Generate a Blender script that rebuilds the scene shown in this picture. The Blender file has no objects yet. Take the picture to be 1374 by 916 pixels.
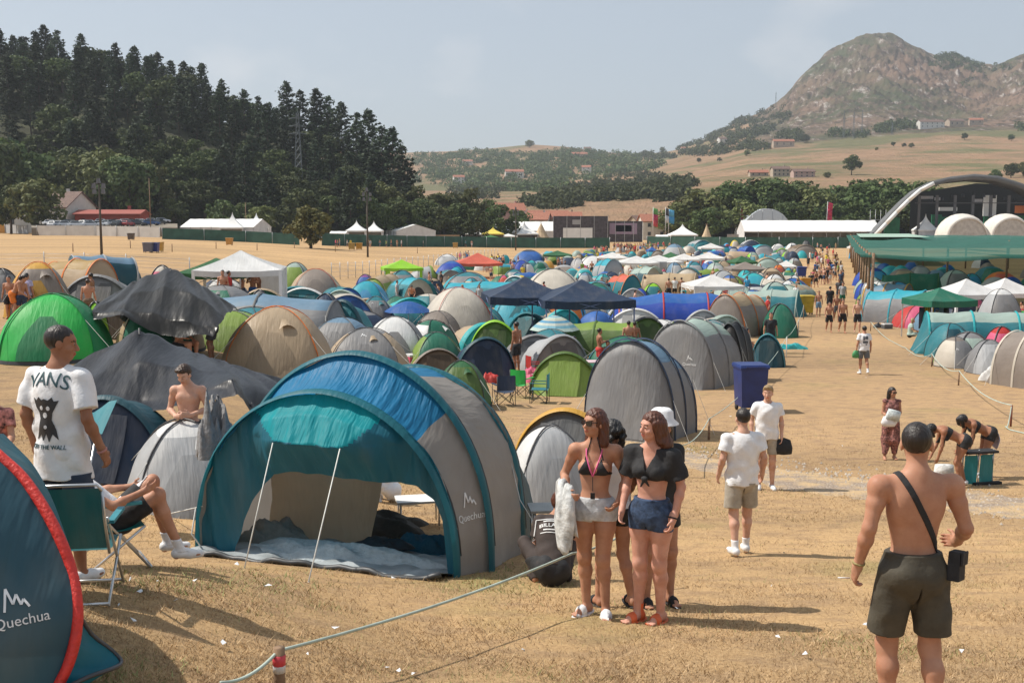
import bpy,math,random,time
import numpy as np
from mathutils import Vector,Matrix
from mathutils.bvhtree import BVHTree
T0=time.time()
random.seed(7);RNG=np.random.default_rng(11)
PI=math.pi
scene=bpy.context.scene
COL=scene.collection
F=1500.0;CX,CY=687.0,458.0;HORIZON=296.0;CAMZ=6.8
TH=math.atan((CY-HORIZON)/F)
cam_d=bpy.data.cameras.new('camera');cam=bpy.data.objects.new('camera',cam_d);COL.objects.link(cam)
cam_d.sensor_width=36;cam_d.lens=36*F/1374.0
cam_d.clip_start=0.1;cam_d.clip_end=20000
cam.location=(0,0,CAMZ);cam.rotation_euler=(PI/2-TH,0,0)
scene.camera=cam
def ray(px,py):
 a=(px-CX)/F;b=(CY-py)/F
 return np.array([a,math.cos(TH)+b*math.sin(TH),-math.sin(TH)+b*math.cos(TH)])
def proj(p):
 x,y,z=p[0],p[1],p[2]-CAMZ
 dep=y*math.cos(TH)-z*math.sin(TH)
 up=y*math.sin(TH)+z*math.cos(TH)
 return CX+F*x/dep,CY-F*up/dep,dep
_hy=np.array([-60,-10,0,4,6,8.8,13.5,19,28,40,58,79,120,9000.])
_hh=np.array([1.7,1.9,2.2,2.6,2.86,3.2,4.05,4.65,5.2,5.6,5.95,6.5,6.8,6.8])
_fy=np.arange(-60,200,0.25);_fh=np.interp(_fy,_hy,_hh)
_k=np.ones(9)/9;_fh2=np.convolve(np.pad(_fh,4,mode='edge'),_k,'valid')
def sst(t):t=np.clip(t,0,1);return t*t*(3-2*t)
def TZ(x,y):
 x=np.asarray(x,float);y=np.asarray(y,float)
 z=CAMZ-np.interp(y,_fy,_fh2)
 z=z+0.55*sst((-x-0.4)/2.7)*sst((11.8-y)/4.2)*sst((y-3)/3)
 u=x/np.maximum(y,20)
 z=z+sst((0.03-u)/0.42)*np.interp(y,[8,10,13,21,27,50,100,270,420,900],[0,.15,.5,1.35,2.0,2.5,2.7,3.4,4.0,4.0])
 return z
def Z(x,y):return float(TZ(x,y))
def G(px,py):
 """where the ray through a photo pixel meets the ground"""
 r=ray(px,py);t=3.0
 for i in range(4000):
  p=r*t
  if CAMZ+p[2]<=Z(p[0],p[1]):break
  t*=1.01
 lo,hi=t/1.01,t
 for _ in range(24):
  m=(lo+hi)/2;p=r*m
  if CAMZ+p[2]<=Z(p[0],p[1]):hi=m
  else:lo=m
 p=r*hi
 return(float(p[0]),float(p[1]),Z(p[0],p[1]))
def GT(px,ytop,h):
 """where a thing of height h whose top is at this photo pixel stands"""
 r=ray(px,ytop);t=27.0
 for i in range(4000):
  p=r*t
  if CAMZ+p[2]<=Z(p[0],p[1])+h:break
  t*=1.005
 lo,hi=t/1.005,t
 for _ in range(24):
  m=(lo+hi)/2;p=r*m
  if CAMZ+p[2]<=Z(p[0],p[1])+h:hi=m
  else:lo=m
 p=r*hi
 return(float(p[0]),float(p[1]),Z(p[0],p[1]))
def AT(px,py,y):
 r=ray(px,py);t=y/r[1];return(float(r[0]*t),y,float(CAMZ+r[2]*t))
def AD(px,d):
 x=(px-CX)/F*d
 for _ in range(20):q=proj((x,d,Z(x,d)+.9));x+=(px-q[0])/F*q[2]
 return(x,d,Z(x,d))
def scl(p):return F/proj(p)[2]
_mats={}
def _mat(name):
 m=bpy.data.materials.new(name);m.use_nodes=True
 nt=m.node_tree;nt.nodes.clear()
 out=nt.nodes.new('ShaderNodeOutputMaterial')
 return m,nt,out
def nd(nt,t,**kw):
 n=nt.nodes.new(t)
 for k,v in kw.items():
  if k in n.inputs.keys()if hasattr(n.inputs,'keys')else False:n.inputs[k].default_value=v
  else:setattr(n,k,v)
 return n
def noise(nt,vec,scale,detail=3,rough=0.55,dim=None):
 n=nt.nodes.new('ShaderNodeTexNoise');n.inputs['Scale'].default_value=scale
 n.inputs['Detail'].default_value=detail;n.inputs['Roughness'].default_value=rough
 if vec is not None:nt.links.new(vec,n.inputs['Vector'])
 return n
def ramp(nt,fac,stops):
 r=nt.nodes.new('ShaderNodeValToRGB');el=r.color_ramp.elements
 while len(el)<len(stops):el.new(0.5)
 for e,(p,c)in zip(el,stops):e.position=p;e.color=(*c,1)if len(c)==3 else c
 nt.links.new(fac,r.inputs['Fac']);return r
def mixc(nt,fac,a,b,mode='MIX'):
 m=nt.nodes.new('ShaderNodeMix');m.data_type='RGBA';m.blend_type=mode
 for s,v in((m.inputs[0],fac),(m.inputs[6],a),(m.inputs[7],b)):
  if isinstance(v,(int,float)):s.default_value=v
  elif isinstance(v,tuple):s.default_value=(*v,1)if len(v)==3 else v
  else:nt.links.new(v,s)
 return m.outputs[2]
def bump(nt,h,strength,dist):
 b=nt.nodes.new('ShaderNodeBump');b.inputs['Strength'].default_value=strength;b.inputs['Distance'].default_value=dist
 nt.links.new(h,b.inputs['Height']);return b.outputs['Normal']
def mapping(nt,src,scale=(1,1,1),loc=(0,0,0),rot=(0,0,0)):
 m=nt.nodes.new('ShaderNodeMapping');m.inputs['Scale'].default_value=scale;m.inputs['Location'].default_value=loc;m.inputs['Rotation'].default_value=rot
 nt.links.new(src,m.inputs['Vector']);return m.outputs[0]
def objco(nt):return nt.nodes.new('ShaderNodeTexCoord').outputs['Object']
def solid(col,rough=0.6,metal=0.0,var=0.12,vscale=6.0,bmp=0.0,spec=0.5,name='paint'):
 key=('s',col,rough,metal,var,vscale,bmp,spec)
 if key in _mats:return _mats[key]
 m,nt,out=_mat(name);p=nt.nodes.new('ShaderNodeBsdfPrincipled')
 co=objco(nt);n=noise(nt,co,vscale,4)
 d=tuple(c*(1-var*1.6)for c in col);l=tuple(min(1,c*(1+var))for c in col)
 r=ramp(nt,n.outputs['Fac'],[(0.3,d),(0.7,l)])
 nt.links.new(r.outputs['Color'],p.inputs['Base Color'])
 p.inputs['Roughness'].default_value=rough;p.inputs['Metallic'].default_value=metal
 p.inputs['Specular IOR Level'].default_value=spec
 if bmp:nt.links.new(bump(nt,n.outputs['Fac'],1.0,bmp),p.inputs['Normal'])
 nt.links.new(p.outputs[0],out.inputs[0]);_mats[key]=m;return m
def fabric(col,trans=0.22,rough=0.55,wr=0.3,shine=0.4,name='fabric',big=1.0):
 """thin tent cloth: wrinkled, faintly dusty, lets some light through"""
 key=('f',col,trans,rough,wr,shine,big)
 if key in _mats:return _mats[key]
 m,nt,out=_mat(name);p=nt.nodes.new('ShaderNodeBsdfPrincipled')
 co=objco(nt)
 n1=noise(nt,co,1.3/big,4,0.6)
 st=mapping(nt,co,(1.0,1.0,0.35));n2=noise(nt,st,2.6/big,3,0.5)
 n3=noise(nt,mapping(nt,co,(4.5,0.5,0.9),rot=(0.3,0.2,0.6)),3.4/big,2,0.5)
 dust=(0.42,0.36,0.27)
 base=ramp(nt,n1 .outputs['Fac'],[(0.25,tuple(c*0.84 for c in col)),(0.75,tuple(min(1,c*1.1)for c in col))]).outputs['Color']
 f=ramp(nt,n2 .outputs['Fac'],[(0.5,(0,0,0)),(0.85,(0.16,0.16,0.16))]).outputs['Color']
 base=mixc(nt,f,base,dust)
 nt.links.new(base,p.inputs['Base Color']);p.inputs['Roughness'].default_value=rough
 p.inputs['Specular IOR Level'].default_value=shine
 add=nt.nodes.new('ShaderNodeMath');add.operation='ADD'
 nt.links.new(n2 .outputs['Fac'],add.inputs[0]);nt.links.new(n3 .outputs['Fac'],add.inputs[1])
 nb=bump(nt,add.outputs[0],wr,0.05*big)
 nt.links.new(nb,p.inputs['Normal'])
 if trans>0:
  tr=nt.nodes.new('ShaderNodeBsdfTranslucent');nt.links.new(base,tr.inputs['Color']);nt.links.new(nb,tr.inputs['Normal'])
  mx=nt.nodes.new('ShaderNodeMixShader');mx.inputs[0].default_value=trans
  nt.links.new(p.outputs[0],mx.inputs[1]);nt.links.new(tr.outputs[0],mx.inputs[2]);nt.links.new(mx.outputs[0],out.inputs[0])
 else:nt.links.new(p.outputs[0],out.inputs[0])
 _mats[key]=m;return m
class MB:
 def __init__(s):s.v=[];s.f=[];s.m=[];s.n=0
 def add(s,vs,fs,mi=0):
  b=s.n;s.v.extend([tuple(map(float,q))for q in vs]);s.n+=len(vs)
  for k,f in enumerate(fs):
   s.f.append(tuple(i+b for i in f));s.m.append(mi[k]if isinstance(mi,(list,tuple,np.ndarray))else mi)
  return b
 def box(s,c,sz,mi=0,rz=0.0,top=(1,1),tilt=None):
  hx,hy,hz=sz[0]/2,sz[1]/2,sz[2]/2;vs=[]
  for z in(-1,1):
   k=top if z>0 else(1,1)
   for x,y in((-1,-1),(1,-1),(1,1),(-1,1)):vs.append(Vector((x*hx*k[0],y*hy*k[1],z*hz)))
  R=Matrix.Rotation(rz,3,'Z')
  if tilt:R=R@Matrix.Rotation(tilt[1],3,tilt[0])
  vs=[R@q+Vector(c)for q in vs]
  s.add(vs,[(3,2,1,0),(4,5,6,7),(0,1,5,4),(1,2,6,5),(2,3,7,6),(3,0,4,7)],mi)
 def tube(s,pts,r,mi=0,n=6,r2=None,cap=True):
  pts=[Vector(p)for p in pts];rings=[];L=len(pts)
  for i,p in enumerate(pts):
   a=pts[max(0,i-1)];b=pts[min(L-1,i+1)];d=(b-a)
   d=d.normalized()if d.length>1e-9 else Vector((0,0,1))
   u=d.cross(Vector((0,0,1)));
   if u.length<0.05:u=d.cross(Vector((0,1,0)))
   u.normalize();w=d.cross(u);rr=r if r2 is None else r+(r2-r)*i/max(1,L-1)
   rings.append([p+(u*math.cos(2*PI*k/n)+w*math.sin(2*PI*k/n))*rr for k in range(n)])
  vs=[q for R in rings for q in R];fs=[]
  for i in range(L-1):
   for k in range(n):fs.append((i*n+k,i*n+(k+1)%n,(i+1)*n+(k+1)%n,(i+1)*n+k))
  if cap:fs.append(tuple(range(n-1,-1,-1)));fs.append(tuple((L-1)*n+k for k in range(n)))
  s.add(vs,fs,mi)
 def grid(s,P,mi=0,wrap=False):
  """P[i][j] points, mi number or f(i,j)"""
  a=len(P);b=len(P[0]);vs=[q for r in P for q in r];fs=[];ms=[]
  for i in range(a-1):
   for j in range(b-(0 if wrap else 1)):
    k=(j+1)%b
    fs.append((i*b+j,i*b+k,(i+1)*b+k,(i+1)*b+j));ms.append(mi(i,j)if callable(mi)else mi)
  keep=[k for k in range(len(fs))if ms[k]is not None and ms[k]>=0]
  s.add(vs,[fs[k]for k in keep],[ms[k]for k in keep])
 def lathe(s,prof,c=(0,0,0),n=16,mi=0,sx=1,sy=1):
  P=[[(c[0]+r*math.cos(2*PI*k/n)*sx,c[1]+r*math.sin(2*PI*k/n)*sy,c[2]+z)for k in range(n)]for r,z in prof]
  s.grid(P,mi,wrap=True)
 def build(s,name,mats,parent=None,smooth=True,loc=None):
  me=bpy.data.meshes.new(name);me.from_pydata(s.v,[],s.f)
  if not isinstance(mats,(list,tuple)):mats=[mats]
  for m in mats:me.materials.append(m)
  if len(mats)>1:me.polygons.foreach_set('material_index',np.array(s.m,np.int32))
  if smooth:me.polygons.foreach_set('use_smooth',np.ones(len(s.f),bool))
  me.update()
  return link(name,me,parent,loc)
def link(name,me,parent=None,loc=None):
 o=bpy.data.objects.new(name,me);COL.objects.link(o)
 if parent is not None:o.parent=parent
 if loc is not None:o.location=loc
 return o
def np_mesh(name,V,Fq,mats,parent=None,smooth=True,mi=None):
 """fast mesh from arrays; Fq (n,3) or (n,4)"""
 me=bpy.data.meshes.new(name);k=Fq.shape[1]
 me.vertices.add(len(V));me.vertices.foreach_set('co',np.asarray(V,np.float32).ravel())
 me.loops.add(Fq.size);me.loops.foreach_set('vertex_index',np.asarray(Fq,np.int32).ravel())
 me.polygons.add(len(Fq));me.polygons.foreach_set('loop_start',np.arange(0,Fq.size,k,dtype=np.int32))
 me.polygons.foreach_set('loop_total',np.full(len(Fq),k,np.int32))
 for m in(mats if isinstance(mats,(list,tuple))else[mats]):me.materials.append(m)
 if mi is not None:me.polygons.foreach_set('material_index',np.asarray(mi,np.int32))
 me.polygons.foreach_set('use_smooth',np.full(len(Fq),smooth,bool))
 me.update();me.validate()
 return link(name,me,parent)
LABELS={}
def tag(o,label=None,cat=None,group=None,kind=None):
 if label:
  o['label']=label
  if label in LABELS and group is None:print('DUP LABEL',label)
  if label in LABELS and group and 'group' not in LABELS[label]:LABELS[label]['group']=group
  LABELS.setdefault(label,o)
  if not 4<=len(label.split())<=16:print('LABEL LEN',label)
 if cat:o['category']=cat
 if group:o['group']=group
 if kind:o['kind']=kind
 return o
def thing(name,label,cat,loc=(0,0,0),rz=0.0,group=None):
 o=bpy.data.objects.new(name,None);COL.objects.link(o);o.empty_display_size=0.2
 o.location=loc;o.rotation_euler=(0,0,rz);tag(o,label,cat,group);return o
def copy_tree(o,parent=None):
 c=o.copy();COL.objects.link(c);c.parent=parent
 for ch in[x for x in bpy.data.objects if x.parent==o]:copy_tree(ch,c)
 return c
def children_of(o):return o.get('_k',None)
def wiggle(x,y,z=0.0,s=1.0):
 return(np.sin(x*1.7*s+y*2.3*s+z)+np.sin(x*3.1*s-y*1.9*s+1.3+z*2.1)*.6+np.sin(y*4.7*s+x*0.7*s+4+z*1.3)*.4)/2
SUN=Vector((-1.0,0.20,1.34)).normalized()
sun_d=bpy.data.lights.new('sun','SUN');sun_d.energy=5.0;sun_d.angle=math.radians(0.5);sun_d.color=(1.0,0.935,0.84)
sun=bpy.data.objects.new('sun',sun_d);COL.objects.link(sun)
sun.rotation_euler=SUN.to_track_quat('Z','Y').to_euler();sun.location=(-50,10,80)
w=bpy.data.worlds.new('World');scene.world=w;w.use_nodes=True
nt=w.node_tree;nt.nodes.clear()
sky=nt.nodes.new('ShaderNodeTexSky');sky.sky_type='NISHITA';sky.sun_disc=False
sky.sun_elevation=math.asin(SUN.z);sky.sun_rotation=math.atan2(SUN.x,SUN.y)
sky.altitude=100;sky.air_density=1.0;sky.dust_density=1.8;sky.ozone_density=1.6
tc=nt.nodes.new('ShaderNodeTexCoord')
cl=noise(nt,mapping(nt,tc.outputs['Generated'],(1,1,1.7),loc=(0.62,0.2,0.1)),5.5,5,0.5)
cr=ramp(nt,cl.outputs['Fac'],[(0.53,(0,0,0)),(0.70,(0.5,0.5,0.5))])
hz=mixc(nt,0.55,sky.outputs[0],(7.2,7.9,8.6))
skyc=mixc(nt,cr.outputs['Color'],hz,(8.4,8.5,8.7))
bg=nt.nodes.new('ShaderNodeBackground');bg.inputs['Strength'].default_value=0.088
nt.links.new(skyc,bg.inputs['Color']);wo=nt.nodes.new('ShaderNodeOutputWorld');nt.links.new(bg.outputs[0],wo.inputs[0])
scene.view_settings.view_transform='Standard';scene.view_settings.look='None'
scene.view_settings.exposure=0.14;scene.view_settings.gamma=1.0
scene.cycles.max_bounces=6;scene.cycles.diffuse_bounces=3;scene.cycles.transmission_bounces=4;scene.cycles.transparent_max_bounces=8
scene.cycles.volume_bounces=0;scene.cycles.use_denoising=True
try:scene.cycles.denoiser='OPENIMAGEDENOISE'
except Exception:pass
scene.cycles.caustics_reflective=False;scene.cycles.caustics_refractive=False
def ground_mat():
 m,nt,out=_mat('dry_grass_ground');p=nt.nodes.new('ShaderNodeBsdfPrincipled');co=objco(nt)
 sep=nt.nodes.new('ShaderNodeSeparateXYZ');nt.links.new(co,sep.inputs[0])
 n_big=noise(nt,co,0.35,5,0.6);n_mid=noise(nt,mapping(nt,co,(1,1.6,1)),2.2,6,0.65);n_fine=noise(nt,co,28,6,0.75)
 straw=ramp(nt,n_fine.outputs['Fac'],[(0.25,(0.25,0.155,0.080)),(0.5,(0.465,0.31,0.163)),(0.78,(0.62,0.44,0.245))]).outputs['Color']
 dirt=ramp(nt,n_fine.outputs['Fac'],[(0.2,(0.20,0.13,0.08)),(0.8,(0.36,0.25,0.16))]).outputs['Color']
 green=ramp(nt,n_fine.outputs['Fac'],[(0.25,(0.14,0.14,0.05)),(0.8,(0.36,0.33,0.13))]).outputs['Color']
 yr=ramp(nt,_div(nt,sep.outputs['Y'],200.0),[(0.07,(0.0,0,0)),(0.14,(0.42,0.42,0.42)),(0.4,(0.30,0.30,0.30)),(0.7,(0,0,0))]).outputs['Color']
 dm=ramp(nt,n_mid.outputs['Fac'],[(0.47,(0,0,0)),(0.64,(0.6,0.6,0.6))]).outputs['Color']
 dmx=mixc(nt,1.0,dm,yr,'ADD')
 c=mixc(nt,dmx,straw,dirt)
 gm=ramp(nt,n_big.outputs['Fac'],[(0.56,(0,0,0)),(0.70,(0.55,0.55,0.55))]).outputs['Color']
 gy=ramp(nt,_div(nt,sep.outputs['Y'],400.0),[(0.03,(1,1,1)),(0.07,(0.5,0.5,0.5)),(0.2,(0.1,0.1,0.1))]).outputs['Color']
 gmm=mixc(nt,1.0,gm,gy,'MULTIPLY')
 c=mixc(nt,gmm,c,green)
 fs=noise(nt,mapping(nt,co,(0.012,0.12,1)),1.0,4,0.6)
 far=ramp(nt,fs.outputs['Fac'],[(0.35,(0.80,0.80,0.80)),(0.65,(1.12,1.10,1.06))]).outputs['Color']
 c=mixc(nt,1.0,c,far,'MULTIPLY')
 nt.links.new(c,p.inputs['Base Color']);p.inputs['Roughness'].default_value=0.95;p.inputs['Specular IOR Level'].default_value=0.1
 nt.links.new(bump(nt,n_fine.outputs['Fac'],0.9,0.02),p.inputs['Normal'])
 nt.links.new(p.outputs[0],out.inputs[0]);return m
def _div(nt,s,k):
 n=nt.nodes.new('ShaderNodeMath');n.operation='DIVIDE';nt.links.new(s,n.inputs[0]);n.inputs[1].default_value=k;return n.outputs[0]
ys=np.concatenate([np.arange(-40,2,2.0),np.arange(2,24,0.2),np.arange(24,100,1.0),np.arange(100,500,6.0),np.geomspace(500,9000,30)])
us=np.concatenate([np.linspace(-6,-0.62,14),np.linspace(-0.6,0.6,121),np.linspace(0.62,6,14)])
XX=us[None,:]*np.maximum(ys[:,None],14.0);YY=np.repeat(ys[:,None],len(us),1)
ZZ=TZ(XX,YY)
near=np.clip((40-YY)/30,0,1)
ZZ=ZZ+0.012*near*(wiggle(XX,YY,0,1.3)+wiggle(XX,YY,2,3.1)*.6)
na,nb_=ZZ.shape;idx=np.arange(na*nb_).reshape(na,nb_)
Fq=np.stack([idx[:-1,:-1],idx[:-1,1:],idx[1:,1:],idx[1:,:-1]],-1).reshape(-1,4)
M_GROUND=ground_mat()
tag(np_mesh('ground',np.stack([XX,YY,ZZ],-1).reshape(-1,3),Fq,M_GROUND),kind='structure')
pl=[(820,590,10),(900,612,22),(1000,634,25),(1100,648,27),(1200,661,29),(1300,674,31),(1420,688,34),(1560,706,36)]
rows=[]
for i in range(64):
 t=i/63*(len(pl)-1);k=min(int(t),len(pl)-2);f=t-k
 q=[pl[k][j]*(1-f)+pl[k+1][j]*f for j in range(3)]
 r=[]
 for j in range(7):
  e=(j/6-.5)*2;jit=random.uniform(-.22,.22)if j in(0,6)else random.uniform(-.05,.05)
  g=G(q[0],q[1]+q[2]/2*(e+jit*1.2));r.append((g[0],g[1],g[2]+(0.018 if abs(e)<.9 else-0.006)))
 rows.append(r)
mb=MB();mb.grid(rows)
def gravel_mat():
 m,nt,out=_mat('gravel');p=nt.nodes.new('ShaderNodeBsdfPrincipled');co=objco(nt)
 v=nt.nodes.new('ShaderNodeTexVoronoi');v.inputs['Scale'].default_value=22;nt.links.new(co,v.inputs['Vector'])
 n=noise(nt,co,2.0,5,.65)
 c=ramp(nt,v.outputs['Distance'],[(0.1,(0.45,0.37,0.29)),(0.5,(0.26,0.20,0.15))]).outputs['Color']
 c=mixc(nt,ramp(nt,n.outputs['Fac'],[(0.42,(0,0,0)),(0.58,(1,1,1))]).outputs['Color'],c,(0.47,0.33,0.18))
 nt.links.new(c,p.inputs['Base Color']);p.inputs['Roughness'].default_value=0.9
 nt.links.new(bump(nt,v.outputs['Distance'],0.8,0.02),p.inputs['Normal']);nt.links.new(p.outputs[0],out.inputs[0]);return m
M_GRAVEL=gravel_mat()
tag(mb.build('gravel_path',M_GRAVEL),kind='structure')
def blades(name,n,px0,px1,py0,py1,hmin,hmax,mats,wdt,power=1.0,ell=None):
 pxs=RNG.uniform(px0,px1,n);s=RNG.uniform(0,1,n)**power;pys=py0+(py1-py0)*s
 a=(pxs-CX)/F;b=(CY-pys)/F
 dx=a;dy=math.cos(TH)+b*math.sin(TH);dz=-math.sin(TH)+b*math.cos(TH)
 t=np.full(n,10.0)
 for _ in range(30):
  zt=TZ(dx*t,dy*t);t=0.5*t+0.5*(zt-CAMZ)/dz
 x=dx*t;y=dy*t;z=TZ(x,y)-0.005
 dens=wiggle(x,y,3,1.1)+RNG.uniform(-.8,.8,n);keep=(dens>-0.5)
 if ell is not None:keep=((pxs-(px0+px1)/2)/(px1-px0)*2)**2+((pys-(py0+py1)/2)/(py1-py0)*2)**2<RNG.uniform(.1,1.1,n)+.25*wiggle(x,y,1,5)
 x,y,z=x[keep],y[keep],z[keep];n=len(x)
 ang=RNG.uniform(0,2*PI,n);h=RNG.uniform(hmin,hmax,n);lean=RNG.uniform(0.3,1.6,n)*h;la=RNG.uniform(0,2*PI,n)
 wv=wdt*RNG.uniform(.6,1.5,n)
 V=np.zeros((n,3,3));V[:,0]=np.stack([x-np.cos(ang)*wv,y-np.sin(ang)*wv,z],-1)
 V[:,1]=np.stack([x+np.cos(ang)*wv,y+np.sin(ang)*wv,z],-1)
 V[:,2]=np.stack([x+np.cos(la)*lean,y+np.sin(la)*lean,z+h],-1)
 Fi=np.arange(n*3).reshape(n,3)
 g=wiggle(x,y,0,.9)+RNG.normal(0,.5,n)
 mi=np.where(g>1.0,2,np.where(RNG.uniform(0,1,n)>.5,1,0))
 return tag(np_mesh(name,V.reshape(-1,3),Fi,mats,smooth=False,mi=mi),kind='stuff')
gm=[solid((0.52,0.37,0.21),.9,var=.2,name='straw'),solid((0.38,0.255,0.14),.9,var=.2,name='dead_grass'),solid((0.27,0.27,0.10),.9,var=.2,name='green_grass')]
blades('dry_grass',150000,-60,1440,640,990,0.015,0.045,gm,0.003,0.8)
blades('dry_grass',60000,-60,1440,560,700,0.02,0.05,gm,0.005,1.0)
def tuft_patch(cx,cy,rx,ry,n):
 blades('green_grass',n,cx-rx,cx+rx,cy-ry,cy+ry,0.02,0.05,[solid((0.30,0.30,0.12),.9,var=.2,name='green_grass')]*3,0.005,ell=1)
tuft_patch(925,600,60,10,1500);tuft_patch(700,775,120,25,2200);tuft_patch(290,780,200,20,2000);tuft_patch(120,900,150,30,1500)
def leaf_mat(c1,c2,name='leaves'):
 m,nt,out=_mat(name);p=nt.nodes.new('ShaderNodeBsdfPrincipled')
 g=nt.nodes.new('ShaderNodeNewGeometry');r=ramp(nt,g.outputs['Random Per Island'],[(0.0,c1),(1.0,c2)])
 oi=nt.nodes.new('ShaderNodeObjectInfo');hs=nt.nodes.new('ShaderNodeHueSaturation')
 mr=nt.nodes.new('ShaderNodeMapRange');mr.inputs['To Min'].default_value=0.65;mr.inputs['To Max'].default_value=1.35
 nt.links.new(oi.outputs['Random'],mr.inputs['Value']);nt.links.new(mr.outputs[0],hs.inputs['Value'])
 nt.links.new(r.outputs['Color'],hs.inputs['Color'])
 mh=nt.nodes.new('ShaderNodeMapRange');mh.inputs['To Min'].default_value=0.475;mh.inputs['To Max'].default_value=0.515
 nt.links.new(oi.outputs['Random'],mh.inputs['Value']);nt.links.new(mh.outputs[0],hs.inputs['Hue'])
 nt.links.new(hs.outputs[0],p.inputs['Base Color']);p.inputs['Roughness'].default_value=0.7;p.inputs['Specular IOR Level'].default_value=0.25
 tr=nt.nodes.new('ShaderNodeBsdfTranslucent');nt.links.new(hs.outputs[0],tr.inputs['Color'])
 mx=nt.nodes.new('ShaderNodeMixShader');mx.inputs[0].default_value=0.18
 nt.links.new(p.outputs[0],mx.inputs[1]);nt.links.new(tr.outputs[0],mx.inputs[2]);nt.links.new(mx.outputs[0],out.inputs[0]);return m
L_PINE=leaf_mat((0.018,0.034,0.018),(0.05,0.075,0.035),'pine_needles')
L_BROAD=leaf_mat((0.03,0.055,0.015),(0.10,0.13,0.04),'broad_leaves')
L_OLIVE=leaf_mat((0.065,0.085,0.024),(0.165,0.18,0.06),'olive_leaves')
L_YELL=leaf_mat((0.10,0.12,0.03),(0.22,0.22,0.07),'light_leaves')
M_BARK=solid((0.10,0.075,0.055),.9,var=.3,bmp=.02,name='bark')
def quads(C,N,size,rng):
 """leaf cards centred C facing roughly N"""
 n=len(C);R=rng.normal(0,1,(n,3));N=N+rng.normal(0,.55,(n,3));N/=np.linalg.norm(N,axis=1)[:,None]+1e-9
 U=np.cross(N,R);U/=np.linalg.norm(U,axis=1)[:,None]+1e-9;W=np.cross(N,U)
 s=(size*rng.uniform(.5,1.3,n))[:,None];s2=s*rng.uniform(.5,1.0,(n,1))
 V=np.stack([C-U*s-W*s2*.4,C+U*s*.3-W*s2,C+U*s+W*s2*.3,C-U*s*.2+W*s2],1)
 return V.reshape(-1,3),np.arange(n*4).reshape(n,4)
def make_broad(seed,H=12,Wd=9,leafm=L_BROAD,clumps=46,per=46,leaf=.42,base=.18,name='broadleaf_tree'):
 rng=np.random.default_rng(seed);C=[];N=[]
 cc=[]
 while len(cc)<clumps:
  q=rng.uniform(-1,1,3)
  if.35<np.linalg.norm(q)<1.0:cc.append(q*rng.uniform(.8,1.08))
 cc=np.array(cc);cz=H*(base+(1-base)/2)
 ctr=cc*np.array([Wd/2,Wd/2,H*(1-base)/2*.92]);ctr[:,2]+=cz
 ctr[:,:2]*=(1-0.25*np.clip(cc[:,2:3],-1,1))
 for c,q in zip(ctr,cc):
  r=rng.uniform(.1,.2)*Wd*np.array([1,1,.72]);d=rng.normal(0,1,(per,3));d/=np.linalg.norm(d,axis=1)[:,None]
  C.append(c+d*r*rng.uniform(.7,1.05,(per,1)));N.append(d+np.array([0,0,.35]))
 V,Fq=quads(np.concatenate(C),np.concatenate(N),leaf,rng)
 root=thing(name,None,None);o=np_mesh('crown',V,Fq,leafm,root,smooth=False)
 mb=MB();tw=Wd*.03
 mb.tube([(0,0,-.6),(0.1,0,H*.2),(0,.1,H*.5),(0,0,H*.75)],tw*1.3,r2=tw*.3,n=7)
 for k in range(6):
  a=k*1.1+rng.uniform(0,.5);z0=H*rng.uniform(.2,.4);e=ctr[rng.integers(len(ctr))]
  mb.tube([(0,0,z0),tuple(e*np.array([.5,.5,0])+np.array([0,0,(z0+e[2])/2])),tuple(e)],tw*.55,r2=tw*.12,n=5)
 t=mb.build('trunk',M_BARK,root);return[root,o,t]
def make_pine(seed,H=20,leafm=L_PINE,ragged=.35,name='pine_tree',Wd=6.5,low=.15):
 rng=np.random.default_rng(seed);C=[];N=[];mb=MB()
 mb.tube([(0,0,-1),(0.1,0,H*.4),(0,.15,H*.8),(0,0,H*.985)],.26,r2=.04,n=6)
 z=H*low
 while z<H*.98:
  f=(z/H-low)/(1-low);rad=Wd/2*(1-f)**.5*rng.uniform(1-ragged,1.08)+.25
  nb=rng.integers(4,7);a0=rng.uniform(0,6.3)
  for k in range(nb):
   a=a0+k*2*PI/nb+rng.uniform(-.4,.4);L=rad*rng.uniform(.6,1.1)
   if rng.uniform()<ragged*.35:continue
   up=rng.uniform(-.05,.45);n=int(7+L*5)
   t=rng.uniform(.15,1,n)**.7
   P=np.stack([np.cos(a)*L*t,np.sin(a)*L*t,z+up*L*t+rng.normal(0,.12,n)],-1)+rng.normal(0,.16,(n,3))*(1+.4*t[:,None])
   C.append(P);N.append(np.tile([np.cos(a)*.4,np.sin(a)*.4,1.0],(n,1)))
   if k<3:mb.tube([(0,0,z-.1),(math.cos(a)*L*.9,math.sin(a)*L*.9,z+up*L*.9)],.06,r2=.02,n=3,cap=False)
  z+=rng.uniform(.45,.85)
 C.append(np.stack([np.zeros(14),np.zeros(14),np.linspace(H*.88,H*1.01,14)],-1)+rng.normal(0,.1,(14,3)));N.append(np.tile([0.,0,1],(14,1)))
 V,Fq=quads(np.concatenate(C),np.concatenate(N),.40,rng)
 root=thing(name,None,None);o=np_mesh('crown',V,Fq,leafm,root,smooth=False)
 t=mb.build('trunk',M_BARK,root);return[root,o,t]
def place_tree(proto,loc,s,rz,label,group,sz=None,cat='tree',name=None):
 if not proto[0].get('used'):
  r=proto[0];r['used']=1;del_used.append(r)
 else:
  r=proto[0].copy();COL.objects.link(r)
  for c in proto[1:]:
   d=c.copy();COL.objects.link(d);d.parent=r
 r.location=loc;r.rotation_euler=(0,0,rz);r.scale=(s,s,sz or s);tag(r,label,cat,group);return r
del_used=[]
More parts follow.
